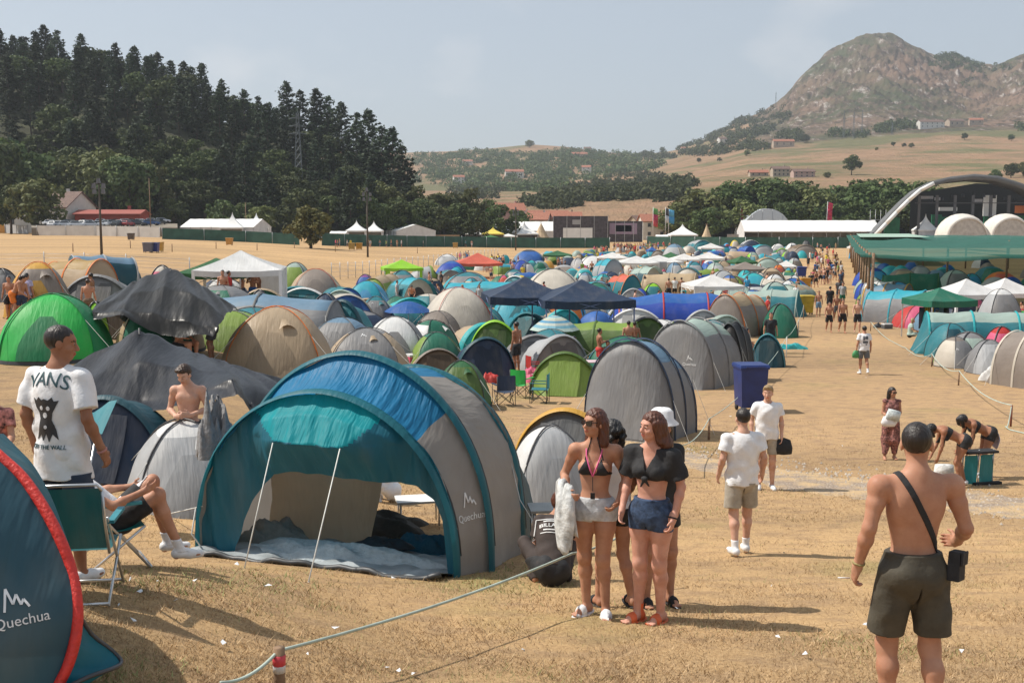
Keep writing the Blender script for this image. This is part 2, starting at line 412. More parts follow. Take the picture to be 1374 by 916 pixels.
def fh_z(x,y):
 """the wooded spur on the left, crest falling to the right"""
 x=np.asarray(x,float);y=np.asarray(y,float);u=x/np.maximum(y,1)
 px=CX+F*u
 crest=np.interp(px,[-400,0,120,240,330,400,470,530,565,600],[70,57,54,46,37,31,24,14,5,0])
 t=sst((y-312)/105.0)
 return np.where(px<600,crest*t,0)+TZ(x,y)-0.4+1.0*wiggle(x*.06,y*.06)
ys2=np.linspace(300,560,54);us2=np.linspace(-0.95,-0.05,80)
X2=us2[None]*ys2[:,None];Y2=np.repeat(ys2[:,None],len(us2),1)
Z2=fh_z(X2,Y2)
back=sst((Y2-480)/70);Z2=Z2*(1-back)+(TZ(X2,Y2)-2)*back
na,nb_=Z2 .shape;idx=np.arange(na*nb_).reshape(na,nb_)
Fq=np.stack([idx[:-1,:-1],idx[:-1,1:],idx[1:,1:],idx[1:,:-1]],-1).reshape(-1,4)
tag(np_mesh('wooded_hill',np.stack([X2,Y2,Z2],-1).reshape(-1,3),Fq,solid((0.055,0.06,0.028),.95,var=.35,vscale=.2,name='undergrowth')),kind='structure')
pines=[make_pine(s,H=h,ragged=r,Wd=wd,low=lo)for s,h,r,wd,lo in((1,20,.3,9.5,.08),(2,23,.42,10.5,.2),(3,18,.28,8.6,.08),(4,21,.5,10.5,.3),(5,24,.4,10,.15))]
broads=[make_broad(s,h,wd,lm,cl_,66,lf*.86)for s,h,wd,lm,cl_,lf in((11,12,10,L_BROAD,50,.42),(12,10,9,L_BROAD,44,.4),(13,11,10,L_OLIVE,50,.42),(14,8,8,L_OLIVE,40,.36),(15,13,9,L_BROAD,52,.42))]
light_tree=make_broad(16,8,9,L_YELL,44,48,.34,base=.12)
cnt=0
rng=random.Random(5)
y=330.0
while y<455 and cnt<275:
 px=-60.0
 while px<556:
  pxx=px+rng.uniform(-6,6);yy=y+rng.uniform(-5,5);x=(pxx-CX)/F*yy
  lim=np.interp(pxx,[0,400,500,556],[452,435,415,375])
  if yy<lim:
   z=float(fh_z(x,yy))
   front=yy<362
   if rng.random()<(0.8 if front else 0.16)and pxx>40:
    pr=broads[rng.choice([0,1,4])];s=rng.uniform(.85,1.2);lb='dark broadleaf tree among the conifers of the wooded hill';gp='broadleaf trees of the wooded hill'
   else:
    pr=rng.choice(pines);s=rng.uniform(.70,.95)*1.0;lb='tall dark conifer in the dense forest of the wooded hill';gp='conifers of the wooded hill'
   place_tree(pr,(x,yy,z-.5),s*1.08,rng.uniform(0,6),lb,gp,sz=s*(rng.uniform(.74,1.05)if gp[0]=='c' else rng.uniform(.85,1.1)));cnt+=1
  px+=rng.uniform(24,33)*350/yy
 y+=11.5
print('forest trees',cnt)
for k,(px,top,yy)in enumerate([(362,138,422),(384,118,416),(402,122,420),(424,128,412),(441,130,410),(458,146,400),(478,152,394),(494,158,388),(512,170,380),(526,182,374),(540,196,366)]):
 b=fh_z((px-CX)/F*yy,yy);t=AT(px,top,yy)
 s=(t[2]-float(b))/21
 pr=[pines[3],pines[1]][k%2]
 place_tree(pr,(t[0],yy,float(b)),s*1.15 if s>.6 else s,k*1.3,'ragged tall pine against the sky at the end of the wooded spur','ragged pines at the end of the spur',sz=s)
k=0
for px,top,yy,pi in[(-20,172,262,0),(18,178,275,4),(48,232,238,3),(90,205,285,2),(122,200,286,2),(150,196,280,2),(172,204,276,0),(196,212,285,2),(218,222,270,2),(246,236,262,3),(268,226,268,2),(292,232,272,3),(318,244,262,2),(340,248,268,0),(362,238,275,3),(388,250,262,2),(430,246,258,3),(452,262,250,2),(476,248,262,0),(505,240,258,2),(528,250,262,2),(556,246,268,2),(580,252,270,3),(604,254,275,0),(628,250,280,2),(650,262,285,0),(232,262,240,1),(300,268,238,1),(350,270,240,3),(395,266,244,1),(512,268,240,0),(545,270,244,1),(590,272,246,1),(12,245,240,1),(70,226,300,0),(105,232,305,4),(570,262,255,0),(618,268,255,1),(640,275,250,1)]:
 yy+=(45 if px<215 else 82)if px<425 else 88;top+=4;p=AT(px,top,yy);zb=max(Z(p[0],yy),float(fh_z(p[0],yy)));H0=(12,10,11,8,13)[pi];s=(p[2]-zb)/H0
 place_tree(broads[pi],(p[0],yy,zb),s*rng.uniform(.8,1.15),k*2.1,'olive green broadleaf tree in the belt behind the marquees and parked cars','broadleaf trees behind the car park',sz=s);k+=1
p=AT(416,276,212);zb=Z(p[0],212);place_tree(light_tree,(p[0],212,zb),(p[2]-zb)/8*1.0,1.0,'yellowish green rounded tree standing before the green fence',None)
_sk=np.array([[300,196],[440,205],[540,207],[560,206],[600,205],[660,201],[700,197],[715,196],[760,199],[800,205],[840,208],[865,209],[900,204],[925,196],[950,186],[975,172],[1000,160],[1020,151],[1035,143],[1050,128],[1062,112],[1075,100],[1090,88],[1100,77],[1115,68],[1128,62],[1140,56],[1155,53],[1168,51],[1180,52],[1195,57],[1208,65],[1222,71],[1240,80],[1262,80],[1285,86],[1305,92],[1322,94],[1340,87],[1358,79],[1374,75],[1430,56],[1500,66],[1600,95],[1800,130],[2100,190]],float)
_rock=np.array([[300,0],[930,0],[990,.35],[1040,.9],[1100,1],[1320,1],[1500,1],[1800,.5],[2100,0]],float)
def hill_py(px,d):
 """photo height of the slope seen in column px at distance d"""
 s=np.interp(px,_sk[:,0],_sk[:,1]);m=np.interp(px,_rock[:,0],_rock[:,1])
 foot=np.interp(px,[300,700,860,950,1000,1100,1200,1374,1700],[258,246,232,214,200,192,186,180,176])
 midp=np.interp(px,[300,700,860,950,1100,1374,1700],[282,274,262,250,246,240,236])
 t1=sst((d-430)/260);t2=np.clip((d-690)/760,0,1);t3=np.clip((d-1450)/850,0,1)
 p=302+(midp-302)*t1;p=p+(foot-p)*t2**.85;e=.75+.35*m
 p=p+(s-p)*t3**e
 return p
def hz_at(px,d):
 z=CAMZ+d*(HORIZON-hill_py(px,d))/F
 x=(px-CX)/F*d;k=sst((d-700)/700);m=np.interp(px,_rock[:,0],_rock[:,1])
 rockz=(np.clip(d-1500,0,800)/800)*m*np.clip((2330-d)/200,0.12,1)
 z=z+k*3.0*wiggle(x*.006,d*.006)*(1-rockz)*np.clip((2290-d)/200,0,1)
 r=np.abs(wiggle(x*.022+1.1*np.sin(d*.006),d*.004,1.0));r2=np.abs(wiggle(x*.06,d*.03,4.0));r3=wiggle(x*.17,d*.1,2.0)
 z=z+rockz*(-34*r+16*r2+5*r3+3.5*wiggle(x*.4,d*.3,5.)+8)
 return z
dd=np.concatenate([np.linspace(430,700,16),np.linspace(720,1450,40),np.linspace(1460,2300,150)])
pxs=np.concatenate([np.linspace(250,900,110),np.linspace(904,1420,260),np.linspace(1430,2100,60)])
PX,DD=np.meshgrid(pxs,dd)
HZ=hz_at(PX,DD)
ext=np.linspace(2330,3300,14);PX3,D3=np.meshgrid(pxs,ext)
zr=hz_at(pxs,np.full(len(pxs),2300.));ZE=zr[None]*(1-((D3-2300)/1000)**1.2*.9)-4
PX=np.vstack([PX,PX3]);DD=np.vstack([DD,D3]);HZ=np.vstack([HZ,ZE])
HXm=(PX-CX)/F*DD
def hill_mat():
 m,nt,out=_mat('hillside');p=nt.nodes.new('ShaderNodeBsdfPrincipled');co=objco(nt)
 at=nt.nodes.new('ShaderNodeAttribute');at.attribute_name='rock'
 n1=noise(nt,co,.006,5,.6);n2=noise(nt,co,.03,6,.7);n3=noise(nt,mapping(nt,co,(1,.35,.5),rot=(0,.5,0)),.075,6,.75)
 past=ramp(nt,n1 .outputs['Fac'],[(0.40,(0.10,0.12,0.05)),(0.46,(0.22,0.155,0.09)),(0.53,(0.33,0.20,0.125)),(0.59,(0.21,0.16,0.085)),(0.64,(0.11,0.13,0.055))]).outputs['Color']
 past=mixc(nt,.25,past,ramp(nt,n2 .outputs['Fac'],[(.35,(.20,.14,.085)),(.65,(.38,.26,.165))]).outputs['Color'])
 rock=ramp(nt,n3 .outputs['Fac'],[(0.40,(0.035,0.038,0.022)),(0.49,(0.085,0.062,0.047)),(0.57,(0.155,0.11,0.086)),(0.61,(0.42,0.38,0.35))]).outputs['Color']
 scr=ramp(nt,n1 .outputs['Fac'],[(0.4,(0.075,0.085,0.045)),(0.6,(0.21,0.14,0.10))]).outputs['Color']
 rf=ramp(nt,n2 .outputs['Fac'],[(0.45,(0.05,0.05,0.05)),(0.57,(0.9,0.9,0.9))]).outputs['Color']
 rock=mixc(nt,rf,scr,rock)
 ms=nt.nodes.new('ShaderNodeMath');ms.operation='ADD';nt.links.new(at.outputs['Fac'],ms.inputs[0])
 mm=nt.nodes.new('ShaderNodeMath');mm.operation='MULTIPLY_ADD';nt.links.new(n2 .outputs['Fac'],mm.inputs[0]);mm.inputs[1].default_value=.6;mm.inputs[2].default_value=-.3
 nt.links.new(mm.outputs[0],ms.inputs[1])
 f=ramp(nt,ms.outputs[0],[(0.42,(0,0,0)),(0.58,(1,1,1))]).outputs['Color']
 nt.links.new(mixc(nt,f,past,rock),p.inputs['Base Color']);p.inputs['Roughness'].default_value=.95;p.inputs['Specular IOR Level'].default_value=.1
 nt.links.new(bump(nt,n3 .outputs['Fac'],1.0,6.0),p.inputs['Normal']);nt.links.new(p.outputs[0],out.inputs[0]);return m
na,nb_=HZ.shape;idx=np.arange(na*nb_).reshape(na,nb_)
Fq=np.stack([idx[:-1,:-1],idx[:-1,1:],idx[1:,1:],idx[1:,:-1]],-1).reshape(-1,4)
hill=np_mesh('mountain_and_hills',np.stack([HXm,DD,HZ],-1).reshape(-1,3),Fq,hill_mat())
rk=np.interp(PX,_rock[:,0],_rock[:,1])*sst((DD-1420)/130)
a_=hill.data.attributes.new('rock','FLOAT','POINT');a_.data.foreach_set('value',rk.astype(np.float32).ravel())
tag(hill,kind='structure')
_dt=np.linspace(440,2299,500)
def HP(px,py):
 """point of the hillside seen at this photo pixel (the nearest crossing)"""
 c=hill_py(np.full(500,float(px)),_dt);k=np.argmax(c<=py)if(c<=py).any()else 499
 d=_dt[k];return((px-CX)/F*d,d,float(hz_at(np.array([float(px)]),np.array([d]))[0]))
def wood(label_unused,regs,seed,hgt=(7,12),leafm=L_BROAD,dens=1.5,name='hillside_woods'):
 rng=np.random.default_rng(seed);C=[];N=[];S=[]
 for(px,py,rx,ry,n)in regs:
  for _ in range(int(n*dens)):
   a=rng.uniform(0,6.28);r=math.sqrt(rng.uniform());x,y,z=HP(px+rx*r*math.cos(a),py+ry*r*math.sin(a))
   h=rng.uniform(*hgt);w_=h*rng.uniform(.4,.65);k=58 if y>1300 else 85
   d=rng.normal(0,1,(k,3));d/=np.linalg.norm(d,axis=1)[:,None];d[:,2]=np.abs(d[:,2])*1.0-.15
   lump=1+.28*np.sin(d[:,:1]*5+r*9)*np.cos(d[:,1:2]*4+a)
   C.append(np.array([x,y,z])+d*np.array([w_,w_,h*.8])*rng.uniform(.75,1.0,(k,1))*lump);N.append(d);S.append(np.full(k,.11*h))
 V,Fq=quads(np.concatenate(C),np.concatenate(N),np.concatenate(S),rng)
 return tag(np_mesh(name,V,Fq,leafm,smooth=False),kind='stuff')
wood('',[(580,218,32,9,55),(640,212,40,7,55),(700,216,40,9,60),(760,212,45,9,80),(820,214,40,7,60),(740,226,55,5,40),(690,232,50,4,30),(800,222,50,4,40),(850,222,40,5,34),(620,232,60,5,40),(590,245,40,6,24),(640,250,35,8,40),(700,246,60,3,20),(760,240,60,4,40),(720,256,50,4,30),(830,230,50,4,34),(670,222,60,4,30)],31,(9,15))
wood('',[(830,258,60,12,110),(890,262,30,10,50),(770,266,45,8,55),(850,240,45,4,26),(740,275,40,6,30),(900,250,30,5,18),(640,262,40,6,24)],32,(7,11))
wood('',[(880,212,26,4,34),(930,206,26,5,40),(975,188,32,11,90),(1010,176,26,12,70),(1035,160,24,9,50),(1000,200,40,5,34),(960,206,14,5,14),(990,165,14,6,20),(1055,186,18,5,20),(925,196,16,3,14)],33,(9,15))
wood('',[(1262,86,20,8,60),(1280,92,26,6,56),(1255,98,24,7,24),(1300,104,18,8,20),(1205,172,22,5,34),(1185,178,16,4,16),(1120,182,16,4,14),(1290,118,16,6,10),(1365,175,12,5,12),(1150,184,12,3,8),(1330,100,14,6,12)],34,(8,13))
for k,(px,py,h,lb)in enumerate([(935,221,11,'lone round tree on the pasture beside the hillside wood'),(962,219,9,'small dark tree on the green meadow strip'),(998,212,13,'rounded tree beside the pale farmhouse under the mountain'),(1106,240,8,'small bare-stemmed tree right of the long farmhouse'),(1138,236,26,'broad grey-green tree standing on the pasture above the tree belt'),(1192,200,7,'first tiny bush of three in the open pasture'),(1206,202,6,'middle tiny bush of three in the open pasture'),(1216,203,7,'last tiny bush of three in the open pasture'),(1170,206,6,'tiny solitary shrub on the upper pasture'),(1286,190,12,'lopsided tree on the pasture below the white farm'),(1348,190,11,'low spreading tree on the upper right pasture'),(1075,192,15,'dark tree at the foot of the mountain scree'),(1062,184,13,'second dark tree at the foot of the mountain scree'),(710,200,20,'flat-topped tree alone on the skyline of the far hill'),(886,196,15,'leaning tree on the skyline where the ridge rises'),(1350,240,17,'tall tree cluster behind the stage roof, at the edge'),(1330,245,13,'bushy tree behind the right arm of the stage roof'),(1366,238,16,'dense tree behind the stage roof on the slope')]):
 h*=.58 if py>205 else.8;q=HP(px,py);pr=broads[k%5];s=h/(12,10,11,8,13)[k%5]
 place_tree(pr,(q[0],q[1],q[2]-.5),s*1.15,k,lb,None,sz=s)
k=0
for px,top,yy,pi in[(905,276,330,2),(925,262,335,2),(942,254,330,2),(962,248,335,4),(985,242,340,0),(1005,238,345,0),(1028,236,340,4),(1048,238,335,0),(1068,242,345,1),(1088,250,330,2),(1105,252,338,0),(1125,246,345,4),(1146,240,340,0),(1166,244,330,1),(1186,238,345,0),(1206,236,338,4),(1228,242,330,0),(1245,246,345,1),(1268,252,350,0),(1295,252,352,4),(1325,250,352,0),(1352,248,352,1),(1385,250,350,4),(950,278,312,1),(1000,268,312,2),(1060,270,315,0),(1110,272,318,1),(1150,268,316,4),(1195,266,318,0),(1235,268,318,1),(880,285,345,1),(672,274,300,1),(700,282,330,1)]:
 yy+=62;p=AT(px,top,yy);zb=Z(p[0],yy);H0=(12,10,11,8,13)[pi];s=(p[2]-zb)/H0
 place_tree(broads[pi],(p[0],yy,zb),s*rng.uniform(1.0,1.3),k*1.7,'dark green broadleaf tree in the belt behind the long marquee and the stage','broadleaf trees behind the stage',sz=s);k+=1
p=AT(945,262,322);zb=Z(p[0],322)
M_WALLW=solid((0.62,0.60,0.55),.9,var=.08,vscale=.6,name='whitewash');M_WALLB=solid((0.42,0.34,0.26),.9,var=.12,vscale=.6,name='stone_wall')
M_TILE=solid((0.33,0.13,0.08),.85,var=.25,vscale=2.5,name='roof_tiles');M_TILED=solid((0.16,0.10,0.08),.85,var=.25,vscale=2.0,name='dark_roof_tiles');M_WIN=solid((0.05,0.06,0.07),.2,var=.1,name='window_glass')
def house(loc,L,Wd,Hh,rz,label,wall=M_WALLW,roof=M_TILE,nw=3,rows=2,sink=2.0,rh=None,cat='house'):
 r=thing('house',label,cat,loc,rz)
 mb=MB();mb.box((0,0,(Hh-sink)/2),(L,Wd,Hh+sink));rh=rh or Wd*.26
 mb.add([(-L/2,-Wd/2,Hh),(-L/2,Wd/2,Hh),(-L/2,0,Hh+rh),(L/2,-Wd/2,Hh),(L/2,Wd/2,Hh),(L/2,0,Hh+rh)],[(0,2,1),(3,4,5)])
 mb.build('wall',wall,r,False)
 rb=MB();e=.5;t=.25
 for s in(-1,1):
  y0,z0=s*(Wd/2+e),Hh-e*rh/(Wd/2)
  V=[(-L/2-e,y0,z0),(L/2+e,y0,z0),(L/2+e,0,Hh+rh),(-L/2-e,0,Hh+rh)]
  V2=[(a,b,c+t)for a,b,c in V];rb.add(V+V2,[(0,1,2,3),(7,6,5,4),(0,4,5,1),(1,5,6,2),(3,2,6,7),(0,3,7,4)])
 ro=rb.build('roof',roof,r,False)
 c=MB();c.box((L*.25,Wd*.12,Hh+rh*.9+.5),(.7,.7,1.8));c.build('chimney',wall,ro,False)
 for j in range(rows):
  for i in range(nw):
   x=(i+.5)/nw*L-L/2;z=Hh*(j+.55)/rows
   w_=MB();w_.box((x,-Wd/2-.03,z),(min(1.1,L/nw*.4),.1,Hh/rows*.42));w_.build('window',M_WIN,r,False)
 return r
for px,py,L,Wd,Hh,rz,lb,wl,rf,nw,rows in[(1240,176,34,12,8,.1,'white farmhouse under the rocky slope on the upper pasture',M_WALLW,M_TILED,5,2),(1272,174,22,12,7,.2,'low dark-roofed farm building beside the white farmhouse',M_WALLB,M_TILED,3,1),(1300,172,18,10,6,-.2,'small stone barn in the bushes right of the farm',M_WALLB,M_TILE,2,1),(1046,198,26,10,7,.0,'pale farmhouse with reddish roof at the edge of the wood',M_WALLB,M_TILE,3,1),(965,200,12,9,10,.3,'small white house among trees below the ridge',M_WALLW,M_TILED,2,2),(914,205,9,8,6,.0,'tiny pale hut on the lower ridge',M_WALLW,M_TILE,2,1),(776,416-200,26,12,7,.1,'long low house with brown roof on the far hill',M_WALLB,M_TILE,4,1),(786,232,12,10,8,-.2,'bright white house on the far slope',M_WALLW,M_TILE,2,2),(690,242,24,12,8,.1,'wide house with orange roof on the slope between woods',M_WALLW,M_TILE,4,1),(616,248,14,10,7,.2,'red-roofed house at the edge of the wooded spur',M_WALLW,M_TILE,3,2),(628,222,16,10,6,.1,'small pale house high on the far hill',M_WALLW,M_TILE,3,1),(787,205,14,10,6,0,'tiny house just under the far ridge',M_WALLB,M_TILED,2,1)]:
 q=HP(px,py);house(q,L,Wd,Hh,rz,lb,wl,rf,nw,rows)
def hp_house(px,ytop,yy,L,Wd,Hh,rz,lb,wl,rf,nw,rows,**kw):
 p=AT(px,ytop,yy);house((p[0],yy,p[2]-Hh-Wd*.26),L,Wd,Hh,rz,lb,wl,rf,nw,rows,sink=30,**kw)
q=HP(1043,238);house(q,12,7,5,.05,'grey stone manor at the foot of the pasture',M_WALLB,M_TILED,4,2)
q=HP(1073,239);house(q,15,7,3.6,.1,'pinkish outbuilding right of the stone manor',solid((.45,.32,.27),.9,name='pink_wall'),M_TILED,4,2)
q=HP(1014,238);house(q,13,7,2.6,.0,'long red-roofed barn left of the stone manor',M_WALLB,M_TILE,3,1)
for px,yt,yy,L,Wd,Hh,rz,lb,wl,rf,nw,rows in[(683,273,480,12,12,9,.2,'pinkish block of flats with red roof in the village',solid((.5,.3,.26),.9,name='pink_wall'),M_TILE,3,3),(700,284,470,9,9,6,.0,'grey-white village house left of the big screen',M_WALLW,M_TILED,3,2),(722,286,450,9,10,5,-.2,'low village house with a red roof behind the beige tipi',M_WALLW,M_TILE,3,1),(735,283,460,16,12,6,.1,'village house with a wide bright red roof',M_WALLB,M_TILE,4,1),(756,285,455,14,10,5,.0,'village house with dark red roof partly behind the screen',M_WALLB,M_TILE,3,1),(876,288,400,9,9,6,.1,'white village house with a red roof beside the dark screen',M_WALLW,M_TILE,2,2),(862,290,420,8,8,5,.4,'small village house between screen and flags',M_WALLB,M_TILED,2,1),(895,290,410,6,7,6,0,'narrow brown house behind the white pagoda tent',M_WALLB,M_TILE,2,2)]:
 p=AT(px,yt,yy);house((p[0],yy,p[2]-Hh-Wd*.26),L,Wd,Hh,rz,lb,wl,rf,nw,rows,sink=4)
p=AT(84,238,305);zb=Z(p[0],305)
hh=house((p[0]-4,305,zb),20,13,6.8,-.25,'white hall with a wide dark brown roof behind the parked cars',M_WALLW,M_TILED,3,1,rh=4.0)
p=AT(150,266,300);zb=Z(p[0],300);house((p[0],300,zb),17,8,5.0,0,'low red shed with flat red roof beside the white hall',solid((.30,.06,.045),.8,name='red_boards'),solid((.30,.08,.06),.8,name='red_roof'),4,1,rh=1.0)
def pylon(loc,H,label,wd=3.0,n=12,arms=True,name='lattice_pylon'):
 r=thing(name,label,'pylon',loc,.3);m_=solid((.13,.15,.16),.7,.2,name='galvanised_steel');mb=MB()
 for i in range(n):
  z0,z1=H*i/n,H*(i+1)/n;a0,a1=wd/2*(1-.8*i/n),wd/2*(1-.8*(i+1)/n)
  q0=[(a0,a0),(-a0,a0),(-a0,-a0),(a0,-a0)];q1=[(a1,a1),(-a1,a1),(-a1,-a1),(a1,-a1)]
  for k in range(4):
   mb.tube([(*q0[k],z0),(*q1[k],z1)],.1,n=4,cap=False);mb.tube([(*q0[k],z0),(*q1[(k+1)%4],z1)],.06,n=3,cap=False);mb.tube([(*q0[(k+1)%4],z0),(*q1[k],z1)],.06,n=3,cap=False)
 mb.build('lattice',m_,r,False)
 if arms:
  for z in(.78,.86,.94):
   a=MB();a.tube([(-wd*.9,0,H*z),(0,0,H*z+.5),(wd*.9,0,H*z)],.1,n=4);a.tube([(-wd*.9,0,H*z),(wd*.9,0,H*z)],.08,n=4);a.build('cross_arm',m_,r,False)
 return r
p=AT(399,152,352);zb=float(fh_z(p[0],352));pylon((p[0],352,zb),p[2]-zb,'grey lattice pylon rising in front of the wooded hill')
for px,yb,yt,lb in[(1126,186,150,'thin grey transmission mast low on the mountain side'),(1139,188,152,'thin transmission mast right beside the first mast'),(1150,184,150,'third thin mast on the mountain foot'),(1035,150,124,'lonely thin antenna mast on the mountain shoulder'),(1190,184,168,'short pale mast near the hedge under the mountain')]:
 q=HP(px,yb);pylon(q,q[1]*(yb-yt)/F,lb,wd=2.6,n=8,arms=False,name='antenna_mast')
hb=MB();hb.box((0,1650,160),(5200,3500,470));hzm,nth,outh=_mat('haze_air')
pv=nth.nodes.new('ShaderNodeVolumePrincipled');pv.inputs['Color'].default_value=(0.86,0.92,1.0,1);pv.inputs['Density'].default_value=0.00013;pv.inputs['Anisotropy'].default_value=0.3
nth.links.new(pv.outputs[0],outh.inputs['Volume']);hzo=hb.build('haze',hzm,smooth=False);tag(hzo,kind='stuff')
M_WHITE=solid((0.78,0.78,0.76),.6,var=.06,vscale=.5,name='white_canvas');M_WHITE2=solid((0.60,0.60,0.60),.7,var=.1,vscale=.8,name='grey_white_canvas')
M_STEEL=solid((0.45,0.46,0.47),.4,.6,name='steel');M_DARK=solid((0.03,0.03,0.033),.6,name='black');M_WOOD=solid((0.26,0.165,0.10),.85,var=.3,vscale=9,bmp=.01,name='weathered_wood')
M_NET=solid((0.035,0.10,0.075),.85,var=.18,vscale=.7,name='green_fence_net')
def net_mat(col=(0.03,0.15,0.115),a=.86):
 m,nt,out=_mat('shade_net');p=nt.nodes.new('ShaderNodeBsdfPrincipled');co=objco(nt);n=noise(nt,mapping(nt,co,(.25,1.4,1)),1.0,4,.6)
 r=ramp(nt,n.outputs['Fac'],[(.3,tuple(c*.8 for c in col)),(.7,tuple(c*1.2 for c in col))]);nt.links.new(r.outputs[0],p.inputs['Base Color']);p.inputs['Roughness'].default_value=.8
 tl=nt.nodes.new('ShaderNodeBsdfTranslucent');nt.links.new(r.outputs[0],tl.inputs['Color']);tp=nt.nodes.new('ShaderNodeBsdfTransparent')
 m1=nt.nodes.new('ShaderNodeMixShader');m1 .inputs[0].default_value=.3;nt.links.new(p.outputs[0],m1 .inputs[1]);nt.links.new(tl.outputs[0],m1 .inputs[2])
 m2=nt.nodes.new('ShaderNodeMixShader');m2 .inputs[0].default_value=a;nt.links.new(tp.outputs[0],m2 .inputs[1]);nt.links.new(m1 .outputs[0],m2 .inputs[2]);nt.links.new(m2 .outputs[0],out.inputs[0]);return m
def fence_run(name,pts,h,mat,label,step=6.0,post=.05,thick=.04,cat='fence',wave=.03,base=0.03):
 r=thing(name,label,cat,pts[0]);o=Vector(pts[0]);P=[]
 for a,b in zip(pts[:-1],pts[1:]):
  L=math.dist(a[:2],b[:2]);n=max(1,int(L/step))
  for i in range(n):t=i/n;x=a[0]+(b[0]-a[0])*t;y=a[1]+(b[1]-a[1])*t;P.append((x,y,Z(x,y)))
 P.append(pts[-1]);mb=MB();rows=[]
 for i,q in enumerate(P):
  w_=random.uniform(-wave,wave);rows.append([(q[0]-o.x,q[1]-o.y-thick,q[2]-o.z+base),(q[0]-o.x,q[1]-o.y-thick,q[2]-o.z+h+w_),(q[0]-o.x,q[1]-o.y+thick,q[2]-o.z+h+w_),(q[0]-o.x,q[1]-o.y+thick,q[2]-o.z+base)])
 mb.grid(rows);mb.build('fence_panel',mat,r,False)
 for i,q in enumerate(P[:100]):
  pb=MB();pb.tube([(q[0]-o.x,q[1]-o.y-.12,q[2]-o.z-.2),(q[0]-o.x,q[1]-o.y-.12,q[2]-o.z+h+.12)],post,n=5);pb.build('fence_post',M_STEEL,r)
 return r
fence_run('screened_fence',[G(218,321),G(330,325),G(402,329)],2.3,M_NET,'dark green netted fence below the long white marquee with two peaks')
fence_run('screened_fence',[G(432,329.5),G(620,331.5),G(818,333)],2.6,M_NET,'long dark green netted fence crossing the field before the marquees')
fence_run('screened_fence',[G(868,331),G(1000,333),G(1090,333),G(1158,333),G(1420,333)],2.7,M_NET,'dark green netted fence behind the end of the camp and the net canopy')
fence_run('site_hoarding',[G(50,316),G(128,316.5),G(215,319)],2.3,solid((.56,.54,.51),.9,var=.1,vscale=.5,name='pale_hoarding'),'pale grey hoarding wall in front of the parked cars',wave=0)
fence_run('site_hoarding',[G(8,313),G(38,314)],2.2,solid((.40,.41,.42),.9,name='grey_hoarding'),'short grey hoarding beside the orange container',wave=0)
fence_run('site_hoarding',[G(-14,313),G(7,313)],2.3,solid((.55,.28,.06),.8,name='orange_hoarding'),'orange container panel at the edge of the hoarding',wave=0)
def marquee(loc,L,Wd,He,Hr,rz,label,bays=6,side=True,mat=M_WHITE,sidem=M_WHITE2,cat='marquee',dark=False):
 r=thing('marquee',label,cat,loc,rz);mb=MB()
 for i in range(bays):
  x0=-L/2+L*i/bays;x1=x0+L/bays;seg=[[(x,s_*Wd/2*(1.01),He)if s_ else(x,0,Hr)for s_ in(-1,0,1)]for x in(x0,(x0+x1)/2,x1)]
  for k in range(3):seg[1][k]=(seg[1][k][0],seg[1][k][1],seg[1][k][2]-.06)
  mb.grid(seg)
 for s_ in(-1,1):mb.box((0,s_*Wd/2,He-.15),(L,.08,.3))
 mb.build('roof',mat,r,False)
 g=MB()
 for x in(-L/2+.05,L/2-.05):g.add([(x,-Wd/2,0),(x,Wd/2,0),(x,Wd/2,He),(x,0,Hr-.1),(x,-Wd/2,He)],[(0,1,2,3,4)])
 if side:g.box((0,-Wd/2+.1,He/2),(L-.2,.05,He-.1))
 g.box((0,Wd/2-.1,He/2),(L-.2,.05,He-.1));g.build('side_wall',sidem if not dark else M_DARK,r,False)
 for i in range(bays+1):
  p_=MB();p_.box((-L/2+L*i/bays,-Wd/2-.02,He/2),(.12,.12,He));p_.build('post',M_STEEL,r,False)
 return r
def pagoda(loc,wd,He,Hp,rz,label,mat=M_WHITE,cat='tent',open_=True,group=None):
 r=thing('pagoda_tent',label,cat,loc,rz,group);mb=MB();P=[]
 for i in range(9):
  t=i/8;k=(1-t)**1.9*.97+.012+.02*(1-t);zz=He+(Hp-He)*t
  P.append([(a*wd/2*k,b*wd/2*k,zz)for a,b in((-1,-1),(0,-1),(1,-1),(1,0),(1,1),(0,1),(-1,1),(-1,0))])
 P.insert(0,[(a*1.0,b*1.0,He-.35)for a,b,_ in P[0]]);mb.grid(P,wrap=True);mb.build('roof',mat,r,False)
 for a,b in((-1,-1),(1,-1),(1,1),(-1,1)):
  q=MB();q.box((a*wd/2*.95,b*wd/2*.95,He/2),(.12,.12,He));q.build('leg',M_WHITE2,r,False)
 g=MB();g.box((0,wd/2*.93,He/2),(wd*.93,.05,He))
 for s_ in(-1,1):g.box((s_*wd/2*.93,0,He/2),(.05,wd*.9,He))
 if not open_:g.box((0,-wd/2*.93,He/2),(wd*.93,.05,He))
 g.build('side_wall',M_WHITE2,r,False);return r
def at_g(px,yb,add=0):g=G(px,yb);return(g[0],g[1]+add,Z(g[0],g[1]+add))
q=at_g(285,318.5,14);s=scl(q);marquee(q,100/s,14,2.6,22/s+.4,-.1,'long white marquee behind the green fence with two peaked tents at its side',7)
q=at_g(312,319,.5);s=scl(q);pagoda(q,30/s,2.6,34/s,.1,'white peaked tent, first of the two beside the long white marquee')
q=at_g(344,319,.5);s=scl(q);pagoda(q,34/s,2.6,33/s,.1,'white peaked tent at the end of the long white marquee')
q=at_g(473,325,8);s=scl(q);pagoda(q,26/s,3.0,29/s,0,'white peaked tent beside the tall lamp post behind the green fence')
q=at_g(497,325,8);s=scl(q);pagoda(q,24/s,3.0,28/s,0,'white peaked tent next to the grey gabled marquee')
